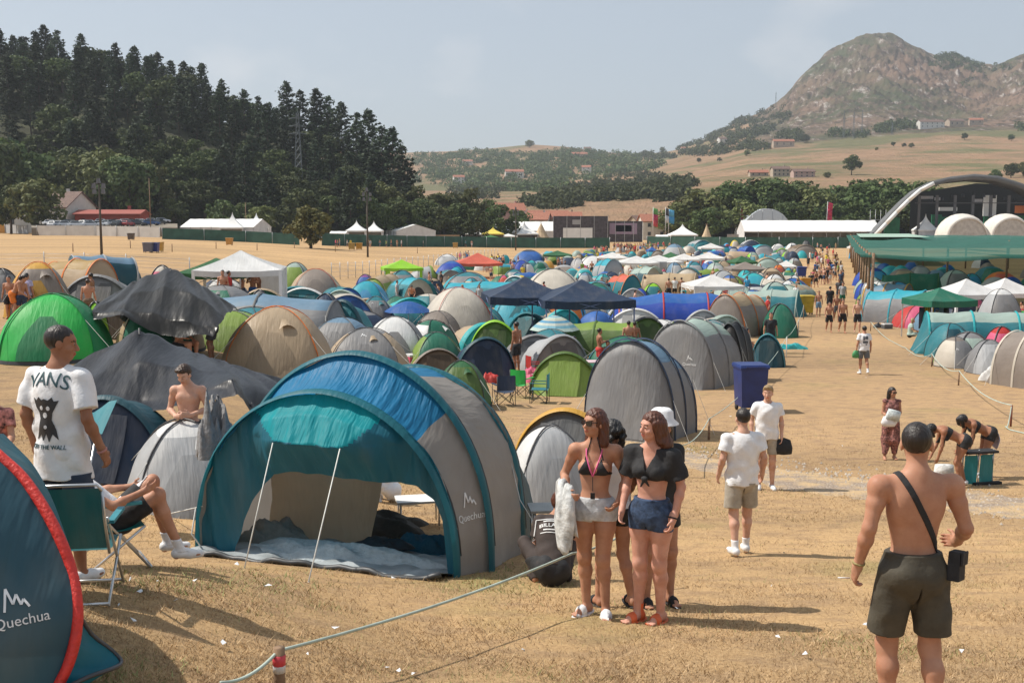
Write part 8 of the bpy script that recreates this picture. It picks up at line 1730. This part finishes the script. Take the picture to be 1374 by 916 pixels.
for a in[('mw',1112,446,405,toward,'tan','brown',None,'black','shirtless man leftmost of the walking trio in black shorts'),('mw',1130,447,401,toward+.1,'tan','dark',None,'black','shirtless man in black shorts and boots, middle of the walking trio'),('mw',1150,448,401,toward-.1,'fair','dark',None,'black','stocky shirtless man in black shorts at the right of the walking trio'),('ms',1098,425,390,toward,'tan','brown',None,'lblue','shirtless man in light blue shorts beside the yellow bin'),('mw',1122,432,394,toward,'brown','dark',None,'dgrey','shirtless man in dark trousers behind the walking trio'),('mt',1113,420,380,away,'tan','dark','black','black','person all in black between the bins and the canopy poles'),('mtw',1125,405,374,toward,'brown','dark','dgrey','dgrey','person in dark grey walking down the lane'),('mt',1130,412,378,toward,'tan','dark','lgrey','ngreen','person in a grey top carrying a dark green bag down the lane'),('st',1222,460,440,-1.9,'tan','blond','mint','black','seated figure in a pale green top on the grass by the rope'),('mt',1256,457,415,away,'brown','dark','lblue','red','man in pale blue shirt and dark red trousers under the dark green gazebo'),('mt',1247,458,424,away,'brown','dark','olive','black','person with a dark olive rucksack beside the man in pale blue'),('ms',693,500,428,lf_-.6,'brown','dark',None,'black','shirtless man in black shorts looking down by the leaf green tent'),('arm',804,500,440,rt_+.2,'brown','dark',None,'red','bearded shirtless man in bright red shorts under the navy gazebo'),('ms',843,486,430,away,'tan','dark',None,'dgrey','bare-backed man left of the brown and green pop-up'),('ms',851,484,431,away,'brown','dark',None,'brown','bare-backed man close beside another behind the grey tunnel tent'),('st',768,492,446,rt_,'brown','black','white','white','woman with dark curls in a patterned white top sitting by the olive tent'),('ss',815,500,455,toward,'brown','dark',None,'tan','seated brown-haired man beside the one in red shorts'),('mt',1033,478,419,toward,'tan','brown','black','black','person in a black T-shirt with a white print standing behind the dark teal pop-up'),('ss',1000,478,420,rt_,'tan','black',None,'black','seated man leaning forward in front of the sand-coloured tunnel tent'),('mt',1060,420,390,lf_,'tan','dark','black','black','person in black sitting close to the walking lane by the mint tent'),('ss',1047,412,386,rt_,'brown','dark',None,'lblue','bare-backed seated man by the mint tent at the lane'),('fb',913,436,405,toward,'tan','dark','red','white','woman in the doorway of the blue family tent'),('ms',14,428,372,toward,'tan','dark',None,'black','shirtless man nearest the left edge by the amber dome'),('bb',22,430,372,rt_,'tan','dark',None,'orange','man bending, dark-haired, behind the big green dome near the left edge'),('ms',30,430,370,away+.3,'tan','dark',None,'navy','bare-backed dark-haired man in navy shorts before the amber dome'),('mt',38,428,366,away-.3,'tan','dark','lilac','navy','man in a pale lilac T-shirt in front of the amber dome'),('ms',120,436,378,away,'tan','brown',None,'brown','bare-backed man behind the right edge of the big green dome'),('ms',124,424,366,lf_,'brown','dark',None,'white','man with a white cloth over his shoulder by the mustard tunnel'),('ft',170,464,404,rt_+.6,'tan','brown','black','black','girl with a ponytail in a black sleeveless top by the red pop-up'),('ss',243,486,419,rt_-.4,'tan','brown',None,'black','crouching bare-backed man between the black sheet and the pale blue tent'),('bb',283,486,438,lf_,'tan','brown',None,'dgrey','man stooping in grey shorts beside the tan orange-seamed dome'),('ms',300,416,362,toward,'tan','black',None,'black','shirtless man with a cap at the left under the white party gazebo'),('mt',308,416,363,rt_,'brown','dark','red','black','man in a red T-shirt under the white party gazebo'),('ms',326,416,364,rt_,'tan','dark',None,'navy','shirtless man near the middle of the white party gazebo'),('arm',340,416,362,toward,'tan','brown',None,'blue','shirtless man facing out in the middle of the white party gazebo'),('ms',348,416,366,lf_,'brown','dark',None,'yellow','shirtless man in yellow shorts under the white party gazebo'),('ms',361,416,369,lf_-.4,'tan','dark',None,'black','shirtless man at the right inside the white party gazebo'),('ss',318,430,388,lf_,'red','brown',None,'black','sitter leaning back in front of the white party gazebo'),('ss',503,402,366,away,'brown','black',None,'black','seated shirtless man with hair in a knot left of the lime gazebo'),('mt',533,408,376,rt_,'fair','brown','lgrey','lgrey','boy in a light grey T-shirt near the cyan arched tent'),('bb',553,412,376,toward,'tan','dark',None,'black','shirtless man bending down in black shorts near the cyan arched tent'),('ft',570,410,372,away,'tan','dark','black','black','woman in black with a yellow cap near the cyan arched tent'),('ss',588,400,376,lf_,'tan','dark',None,'black','seated shirtless man behind the cream red-seamed dome'),('ms',576,394,359,lf_,'tan','dark',None,'black','shirtless man at the right leg of the lime gazebo'),('mt',592,392,358,lf_,'brown','dark','black','black','dark-clothed man between the lime and the coral gazebos'),('st',603,388,360,lf_,'tan','blond','white','lblue','woman with a white headscarf left of the coral gazebo'),('st',585,470,432,rt_,'tan','blond','white','lgrey','person in a white hood sitting in front of the cream red-seamed dome'),('st',596,470,434,lf_,'tan','brown','grey','black','sitter in a grey top in front of the cream red-seamed dome'),('ss',562,470,440,rt_,'brown','dark',None,'black','dark-haired sitter on the ground beside the white and slate dome'),('ft',716,440,403,away,'brown','black','black','black','two-handed figure in black under the left navy gazebo'),('ms',727,440,406,rt_,'brown','black',None,'black','shirtless dark figure under the left navy gazebo'),('ft',1002,400,370,away,'tan','brown','skyb','white','woman in a light blue top near the brown dome'),('mt',940,393,366,away,'brown','dark','royal','black','man in a blue top in front of the cream tent with teal awning'),('mt',905,402,371,away,'tan','dark','white','black','man in a white T-shirt in front of the sand-coloured tent'),('ms',897,404,371,away,'tan','dark',None,'black','shirtless man left of the man in white by the sand-coloured tent'),('ms',914,402,372,away,'tan','brown',None,'brown','bare-backed man right of the man in white by the sand-coloured tent'),('ss',883,410,386,rt_,'tan','brown',None,'black','sunbather sitting by the neon tent'),('ss',893,410,384,lf_,'fair','brown',None,'white','pale sitter beside the sunbather by the neon tent'),('mt',917,410,386,away,'tan','brown','turq','black','sitter with a turquoise cap above the blue family tent'),('ms',794,370,350,toward,'tan','dark',None,'black','shirtless man in black standing left of the teal and grey tunnel'),('ms',788,372,356,lf_,'brown','dark',None,'brown','brown-skinned figure beside the pink and blue parasol'),('mt',802,366,346,rt_,'brown','dark','black','black','dark-clothed figure by the long white dome'),('ss',850,392,368,toward,'tan','dark',None,'white','sitter with a white cap in front of the mint tunnel'),('ms',846,384,362,toward,'tan','brown',None,'red','shirtless figure in red shorts before the mint tunnel'),('ft',945,398,373,toward,'tan','brown','white','white','woman in white standing under the central white gazebo'),('mt',935,397,370,rt_,'brown','dark','mint','black','man in a pale green top under the central white gazebo'),('st',962,400,382,lf_,'tan','dark','white','white','sitter in white below the central white gazebo'),('st',1262,412,390,lf_,'brown','dark','navy','navy','sitter in navy under the front white gazebo'),('ms',1358,428,402,toward,'tan','brown',None,'olive','shirtless figure near the screened white dome'),('ss',1371,430,404,lf_,'tan','dark',None,'red','seated figure at the right edge by the red low tent'),('st',1348,430,410,rt_,'brown','black','orange','black','sitter in orange by the screened white dome')]:person(*a)
L=G(-2,716);eg=Fig((L[0],L[1],L[2]),PI,dict(eL=(-.25,.1,1.15),wL=(-.30,.28,1.10)),'m','tan','person in a red and white striped top cut by the left edge',vox=.013,height=1.7,face=False);eg.hair('short','dark');eg.tee(solid((.5,.2,.17),.85,var=.7,vscale=16,name='striped_cotton'),loose=.02);eg.shorts(M_BLK)
L=G(520,672);cr_=Fig(L,lf_,{**SIT,'pel':(0,-.05,.20),'chest':(0,.08,.46),'neck':(0,.18,.64),'head':(0,.26,.78),'kL':(-.14,.3,.42),'aL':(-.14,.14,.07),'kR':(.14,.3,.42),'aR':(.14,.16,.07),'eL':(-.2,.25,.42),'wL':(-.12,.42,.40),'eR':(.2,.25,.42),'wR':(.1,.42,.42)},'f','tan','person in white shorts crouching behind the porch tent, seen through its doorway',vox=.012,height=1.7,face=False);cr_.hair('bun','brown');cr_.shorts(M_TEE,top=.06,leg=.5,loose=.02);cr_.tee(M_TEE,loose=.02)
CP=random.Random(8);tops=['white','black','red','navy','lgrey','blue','pink','teal','yellow','olive'];tw_=dict(white='white',black='black',red='red',navy='navy',lgrey='grey',blue='blue',pink='pink',teal='teal',yellow='yellow',olive='olive')
def crowd(n,region,where,yrange):
 for _ in range(n):
  px,yb=region(CP);kind=CP.choice(['ms','mw','mt','mtw','ft','fb','mt']);t_,b_=CP.choice(tops),CP.choice(['black','navy','dgrey','white','lblue','tan'])
  bare=kind in('ms','mw');lb=('tiny bare-chested person in %s shorts %s'%(dict(lgrey='grey',dgrey='grey',lblue='light blue').get(b_,b_),where))if bare else 'tiny person with %s top and %s bottoms %s'%(tw_[t_],dict(dgrey='grey',lblue='light blue').get(b_,b_),where)
  person(kind,px,yb,0,CP.uniform(0,6.2),CP.choice(['tan','brown','fair','tan']),CP.choice(['dark','brown','black','blond']),t_,b_,lb,'people %s'%where,h=CP.uniform(1.55,1.85))
crowd(46,lambda r:(lambda y:(1101+(y-344)*.10+r.uniform(-19,19)*(1+(y-345)/60),y))(346+44*r.random()**1.2),'in the crowd walking down the lane',None)
crowd(6,lambda r:(1108+r.uniform(-12,14),334+10*r.random()),'near the far end of the lane',None)
crowd(64,lambda r:(r.uniform(822,868)+r.gauss(0,8),334.5+6.5*r.random()),'at the crowded far entrance',None)
crowd(16,lambda r:(r.uniform(868,905),333+4*r.random()),'by the blue awning',None)
crowd(8,lambda r:(r.uniform(797,820),340+3*r.random()),'left of the far entrance',None)
crowd(24,lambda r:(662+r.gauss(0,14),356+10*r.random()),'right of the coral gazebo',None)
crowd(7,lambda r:(622+r.uniform(-14,14),350+4*r.random()),'in the group left of the coral gazebo',None)
crowd(26,lambda r:(r.uniform(450,760),331+1.2*r.random()),'among the marquees behind the green fence',None)
def scat(r):
 while 1:
  y=350+60*r.random()**1.3;x=r.uniform(np.interp(y,[350,370,410],[800,640,520]),1070);return x,y
crowd(60,scat,'between the packed tents of the camp',None)
crowd(22,lambda r:(r.uniform(560,1030),r.uniform(405,445)),'among the nearer tents of the camp',None)
for r0,kids in PR.values():
 if not r0 .get('category'):
  print('unused proto');
  for c in kids:bpy.data.objects.remove(c)
  bpy.data.objects.remove(r0)
def wheelie(loc,rz,w,dp_,h,col,label,name='wheelie_bin'):
 r=thing(name,label,'bin',loc,rz);m=solid(C[col]if isinstance(col,str)else col,.45,var=.15,vscale=3,name='bin_plastic');b=MB();z0=.14
 P=[[(a*w/2*k,c*dp_/2*k,z)for a,c in((-1,-1),(0,-1.03),(1,-1),(1.02,0),(1,1),(0,1.03),(-1,1),(-1.02,0))]for k,z in((.80,z0),(.86,z0+.02),(.98,h*.9),(1.05,h*.9),(1.05,h*.94))]
 b.grid(P,wrap=True);b.add(P[0],[tuple(range(7,-1,-1))]);b.add(P[-1],[tuple(range(8))]);b.build('body',m,r,False)
 b=MB();b.box((0,0,h*.965),(w*1.08,dp_*1.1,h*.05),top=(.94,.9));b.box((0,-dp_*.56,h*.95),(w*.7,.04,.04));b.build('lid',m,r,False)
 for x in(-w*.38,w*.38):
  for y in(-dp_*.35,dp_*.35):q=MB();q.tube([(x-.03,y,.09),(x+.03,y,.09)],.09,n=10);q.build('wheel',M_DARK,r)
 return r
wheelie(G(1006,551),.1,.78,.8,1.35,(.010,.03,.15),'tall blue wheeled bin at the lane edge behind the fair-haired man');b_=G(1006,551)
wheelie(G(1081,422),0,.95,.8,1.35,(.50,.36,.03),'yellow wheeled bin nearest along the walking lane');wheelie(G(1080,391),0,.95,.8,1.3,(.48,.24,.03),'orange-yellow wheeled bin farther along the walking lane');wheelie(G(1074,372),.2,1.2,.9,1.3,(.02,.05,.25),'dark blue wheeled container beside the packed tents')
for px,yb,c,lb in((199,339,(.12,.12,.16),'grey container of the three in the open field'),(207,339,(.03,.05,.22),'blue container in the middle of the three in the open field'),(213,338,(.50,.28,.04),'orange container of the three in the open field'),(472,335,(.42,.28,.07),'ochre container beside the lamp post near the green fence'),(482,335,(.50,.27,.04),'orange container next to the ochre one near the green fence'),(611,333,(.40,.25,.07),'lone ochre container near the green fence'),(308,329,(.5,.25,.05),'low orange container by the fence below the marquee'),(176,322,(.10,.07,.05),'dark container in front of the pale hoarding')):wheelie(G(px,yb),0,1.2,1.0,1.35,c,lb)
def rope(label,pts,r=.012,sag=.12,name='rope',col=(.42,.50,.44)):
 b=MB();P=[]
 for a,c in zip(pts[:-1],pts[1:]):
  a,c=Vector(a),Vector(c)
  for i in range(14):t=i/14;q=a.lerp(c,t);q.z-=sag*4*t*(1-t);g=Z(q.x,q.y)+.02;q.z=max(q.z,g);P.append(q)
 P.append(Vector(pts[-1]));b.tube(P,r,n=5);o_=b.build(name,solid(col,.8,name='rope'),None);return tag(o_,label,'rope')
def stake(px,yb,h,label,tape=False,mat=None,r=.028,loc=None,group=None):
 g=loc or G(px,yb);r_=thing('stake',label,'stake',g,0,group);b=MB();b.tube([(0,0,-.1),(.005,0,h)],r,n=8);b.build('post',mat or M_WOOD,r_)
 if tape:
  b=MB();b.tube([(.002,0,h*.38),(.003,0,h*.64)],r*1.12,n=8);b.build('tape',solid((.62,.62,.62),.5,name='white_tape'),r_);b=MB();b.tube([(.002,0,h*.56),(.004,0,h*.82)],r*1.15,n=8);b.build('red_tape',solid((.65,.06,.08),.5,name='red_tape'),r_)
 return(g[0],g[1],g[2]+h)
gs=AD(370,6.35);s_=scl((gs[0],gs[1],gs[2]));hs=proj_h(gs,868);tp=stake(0,0,hs,'short wooden stake with red and white tape at the bottom edge',True,r=.034,loc=gs)
tw=Vector(AT(768,742,9.3));rope('pale green rope running from the taped stake up to the women',[AT(296,915,6.0),(tp[0],tp[1],tp[2]-.02),tuple(tw),(AT(860,700,10.5)[0],10.5,AT(860,700,10.5)[2])],.011,.05)
t1=stake(951,590,.5,'small wooden stake on the green strip beside the grey tunnel tent');t2=stake(912,640,.6,'wooden stake right behind the long-haired woman');t3=stake(1018,520,.5,'wooden stake hidden by the blue wheeled bin');rope('thin rope linking the stakes beside the blue wheeled bin',[t2,t1,t3,stake(1055,480,.9,'bent white post at the lane edge near the teal pop-up',mat=M_WHITE2,r=.02),stake(1071,452,.9,'thin pale post at the lane edge beside the dark green tarp',mat=M_WHITE2,r=.02),stake(1078,428,.9,'thin dark post beside the yellow bin')],.010,.15)
p1=stake(1356,572,.55,'dark red-brown stake holding the rope on the right slope',mat=solid((.22,.07,.04),.8,name='red_wood'));p2=stake(1286,517,.5,'leaning wooden stake below the low beige tent');p3=stake(1250,492,.5,'wooden stake below the teal rounded tent');p4=stake(1168,444,.5,'wooden stake at the lane beside the cyan and grey tent')
rope('pale rope hanging between stakes along the right tents',[tuple(Vector(G(1400,588))+Vector((0,0,.3))),tuple(Vector(G(1349,576))+Vector((0,0,.08))),p1,p2,p3,tuple(Vector(G(1215,468))+Vector((0,0,.05))),p4],.014,.22)
def wire_fence(pts,label,step=3.2,h=1.5):
 r=thing('wire_fence',label,'fence',pts[0]);o_=Vector(pts[0]);P=[]
 for a,c in zip(pts[:-1],pts[1:]):
  n=max(1,int(math.dist(a[:2],c[:2])/step))
  for i in range(n):t=i/n;x,y=a[0]+(c[0]-a[0])*t,a[1]+(c[1]-a[1])*t;P.append(Vector((x,y,Z(x,y)))-o_)
 P.append(Vector(pts[-1])-o_)
 for q in P[:60]:b=MB();b.tube([q,q+Vector((0,0,h+.15))],.035,n=5);b.build('post',M_STEEL,r)
 b=MB()
 for z in(.3,.75,1.2,h):b.tube([q+Vector((0,0,z))for q in P],.012,n=3,cap=False)
 b.build('wire',M_STEEL,r)
wire_fence([G(-30,371),G(60,368),G(170,372),G(255,376)],'wire fence on steel posts behind the left-hand tents');wire_fence([G(445,376),G(520,366),G(600,355),G(668,345)],'wire fence on steel posts crossing the dry field behind the lime gazebo')
for k,(px,yb)in enumerate([(98,338),(175,333),(231,338),(290,334),(345,336),(395,333),(450,338),(560,340)]):stake(px,yb,1.1,'thin wooden post standing alone in the open dry field',r=.06,group='posts in the open field')
def camp_chair(px,yb,rz,col,label,s=1.0):
 r=thing('camp_chair',label,'chair',G(px,yb),rz);r.scale=(s,)*3;m=FB(col);b=MB()
 for a,c in(((-.24,-.22),(.24,-.22)),((-.24,.22),(.24,.22)),((-.24,-.22),(-.24,.22)),((.24,-.22),(.24,.22))):b.tube([(a[0],a[1],.02),(c[0],c[1],.42)],.010,n=5);b.tube([(c[0],c[1],.02),(a[0],a[1],.42)],.010,n=5)
 for x,y in((-.27,-.25),(.27,-.25),(-.27,.25),(.27,.25)):b.tube([(x,y,0),(x,y,.86 if y<0 else.60)],.011,n=5)
 b.build('frame',M_POLE,r);b=MB();b.grid([[(x,y,.42-.05*(1-(x/.25)**2))for x in(-.25,-.12,0,.12,.25)]for y in(-.24,0,.26)]);b.build('seat',m,r);b=MB();b.grid([[(x,-.25-.04*(1-(x/.26)**2),z)for x in(-.26,-.13,0,.13,.26)]for z in(.45,.65,.88)]);b.build('backrest',m,r)
 for x in(-.27,.27):b=MB();b.box((x,.02,.61),(.07,.50,.02));b.build('armrest',m,r,False)
camp_chair(676,543,.3,'navy','navy folding camp chair nearest to the blue roof of the porch tent');camp_chair(700,533,-.5,'green','bright green folding camp chair between the navy and the teal ones');camp_chair(724,540,1.4,'teal','teal folding camp chair at the right of the group');camp_chair(718,510,-1.2,'red','red folding camp chair with a pink cloth, at the back of the group')
def table(px,yb,rz,w,d,h,label,top=M_WHITE,leg=M_ALU):
 r=thing('folding_table',label,'table',G(px,yb),rz);b=MB();b.box((0,0,h),(w,d,.03));b.build('table_top',top,r,False)
 for x in(-w*.42,w*.42):
  for y in(-d*.4,d*.4):b=MB();b.tube([(x,y,0),(x,y,h)],.015,n=5);b.build('leg',leg,r)
 return r
table(562,702,.2,.62,.42,.34,'small low white-framed table behind the open porch');table(738,500,.1,.9,.5,.06,'black board lying on the ground beside the camp chairs',M_DARK);table(790,505,.1,1.3,.7,.55,'low pale table with cups before the seated group',solid((.55,.42,.45),.6,name='table_cloth'))
table(744,742,.1,.62,.4,.56,'pale-edged box table behind the crouching person',solid((.25,.26,.25),.5,name='grey_top'))
def box_thing(name,cat,px,yb,sz,rz,col,label,dz=0):
 g=G(px,yb);r=thing(name,label,cat,g,rz);b=MB();b.box((0,0,sz[2]*.4+dz),(sz[0],sz[1],sz[2]*.8),top=(1.04,1.04));b.build('body',solid(C[col]if isinstance(col,str)else col,.5,var=.15,name='plastic'),r,False);b=MB();b.box((0,0,sz[2]*.9+dz),(sz[0]*1.06,sz[1]*1.06,sz[2]*.18),top=(.96,.96));b.build('lid',M_WHITE2 if col!='white' else M_WHITE,r,False);b=MB();b.tube([(-sz[0]*.5,-sz[1]*.3,sz[2]*.8+dz),(-sz[0]*.45,-sz[1]*.3,sz[2]*1.15+dz),(sz[0]*.45,-sz[1]*.3,sz[2]*1.15+dz),(sz[0]*.5,-sz[1]*.3,sz[2]*.8+dz)],.012,n=5);b.build('handle',M_DARK,r)
box_thing('cool_box','cool box',480,500,(.5,.35,.4),.2,'red','red cool box between the tan dome and the white and slate dome');box_thing('cool_box','cool box',790,497,(.4,.3,.34),.2,'blue','small blue cool box beside the low pale table');box_thing('cool_box','cool box',560,478,(.6,.4,.4),-.2,'brown','brown box in front of the hooded sitter');box_thing('cool_box','cool box',735,472,(.5,.3,.3),.2,'purple','violet box under the striped parasol');box_thing('cool_box','cool box',1190,441,(.5,.35,.3),.2,'dgrey','dark grey box at the foot of the cyan and grey tent')
heap(735,505,.9,.5,.16,FB('red'),'red towel heaped beside the camp chairs',name='towel',cat='towel',seed=12);heap(712,518,.5,.4,.16,FB('pink'),'pink patterned cloth hanging over the red camp chair',name='cloth',cat='cloth',seed=13,yb=.45);heap(720,470,.7,.4,.14,FB('turq'),'turquoise airbed scrap under the left navy gazebo',name='airbed',cat='airbed',seed=14)
heap(1342,512,1.2,.6,.42,FB('white'),'crumpled white sheet against the taupe tent',name='sheet',cat='sheet',seed=15);heap(1178,440,.6,.4,.2,M_DARK,'dark bag on the ground at the rope by the cyan tent',name='bag',cat='bag',seed=16);heap(1062,474,1.3,.35,.2,FB('turq'),'rolled turquoise mat at the edge of the dark green tarp',name='rolled_mat',cat='mat',seed=17,yb=.2)
heap(1246,452,.5,.5,.9,FB('dolive'),'dark rucksack standing under the dark green gazebo',name='rucksack',cat='rucksack',seed=18)
jk=AT(286,565,12.0);g_=G(286,680);heap(0,0,.46,.42,.55,solid((.20,.20,.205),.7,bmp=.03,vscale=14,name='nylon'),'crumpled grey jacket thrown on the pale dome beside the porch tent',name='jacket',cat='jacket',seed=21,parent_pt=(AT(288,600,12.3)[0],12.3,AT(288,610,12.3)[2]),yb=0)
for k,(px,c)in enumerate(((1240,'navy'),(1247,'amber'),(1254,'blue'),(1261,'lblue'),(1268,'black'))):
 q=AT(px,412,G(1258,450)[1]-1);s_=.45;b=MB();b.grid([[(x,.05*math.sin(x*20+k),-z)for x in(-s_/2,-.1,.1,s_/2)]for z in(0,.4,.8,1.1)]);o_=b.build('hanging_cloth',FB(c),None);o_.location=q;md=o_.modifiers.new('s','SOLIDIFY');md.thickness=.02;tag(o_,['navy cloth hanging leftmost under the dark green gazebo','amber cloth hanging second under the dark green gazebo','blue cloth hanging in the middle under the dark green gazebo','pale blue cloth hanging fourth under the dark green gazebo','black cloth hanging rightmost under the dark green gazebo'][k],'cloth')
rr_=random.Random(4);b=MB()
for px,py in[(318,762),(188,800),(175,783),(262,785),(236,812),(180,838),(360,790),(212,788),(160,820),(535,905),(520,900),(556,910),(908,820),(1052,745),(1180,825),(905,755),(1035,790),(1162,508),(1250,500),(1095,500),(1000,700),(702,880),(450,850),(640,842),(1290,880),(1080,884),(300,870),(1010,618),(1130,600),(980,560)]+[(rr_.uniform(150,1370),rr_.uniform(560,910))for _ in range(16)]:
 g=G(px,py);k=rr_.uniform(.010,.032)*(1.3 if py<600 else 1);a=rr_.uniform(0,6);V=[(g[0]+k*math.cos(a+t)*q,g[1]+k*math.sin(a+t)*q,g[2]+.025+rr_.uniform(0,.03))for t,q in((0,1.3),(1.4,.7),(2.8,1.2),(4.3,.8))];b.add(V,[(0,1,2),(0,2,3)])
tag(b.build('litter',solid((.68,.70,.72),.7,name='paper')),kind='stuff')
b=MB()
for _ in range(700):
 t=rr_.random();px=840+560*t;yc=594+92*t;g=G(px,yc+rr_.gauss(0,1)*(5+7*t));k=rr_.uniform(.012,.04);a=rr_.uniform(0,6)
 V=[(g[0]+k*math.cos(a+i*2.1),g[1]+k*math.sin(a+i*2.1),g[2]+.005)for i in range(3)]+[(g[0],g[1],g[2]+.02+k*.7)];b.add(V,[(0,1,3),(1,2,3),(2,0,3)])
tag(b.build('gravel',solid((.40,.34,.28),.9,var=.3,name='stone')),kind='stuff')
CL=random.Random(19);pal2=['black','red','blue','teal','white','dgrey','orange','pink','yellow','olive','lblue','brown'];w2=dict(dgrey='grey',lblue='pale blue')
for n_ in range(70):
 if n_<48:py=CL.uniform(418,520);px=CL.uniform(430 if py<490 else 650,1040-(py-418)*1.2)
 elif n_<58:py=CL.uniform(432,480);px=CL.uniform(140,420)
 else:py=CL.uniform(425,505);px=CL.uniform(1200+(py-425)*.9,1370)
 g_=G(px,py);c_=CL.choice(pal2);k_=min(NEARLM+[('beside the long mint and teal tent',1330,450)],key=lambda q:abs(q[1]-px)+abs(q[2]-py));kd=CL.choice(['bag','cool_box','bag','rolled_mat']);lb='%s %s on the ground %s'%(w2 .get(c_,c_),dict(bag='soft bag',cool_box='cool box',rolled_mat='rolled mat')[kd],k_[0]);gp='camping gear %s'%k_[0]
 if kd=='bag':o_=heap(px,py,CL.uniform(.4,.8),CL.uniform(.3,.5),CL.uniform(.15,.4),FB(c_),lb,name='bag',cat='bag',seed=n_,yb=.0,n=12);o_['group']=gp
 elif kd=='cool_box':box_thing('cool_box','cool box',px,py,(.5,.32,.36),CL.uniform(0,3),c_,lb);[x for x in bpy.data.objects if x.get('label')==lb][-1]['group']=gp
 else:
  b=MB();a=CL.uniform(0,3);b.tube([(-.3*math.cos(a),-.3*math.sin(a),.09),(.3*math.cos(a),.3*math.sin(a),.09)],.09,n=10);o_=b.build('rolled_mat',FB(c_),None);o_.location=g_;tag(o_,lb,'mat',gp)
for r in del_used:
 if 'used' in r:del r['used']
print('objects',len(bpy.data.objects),'script time',round(time.time()-T0,1))
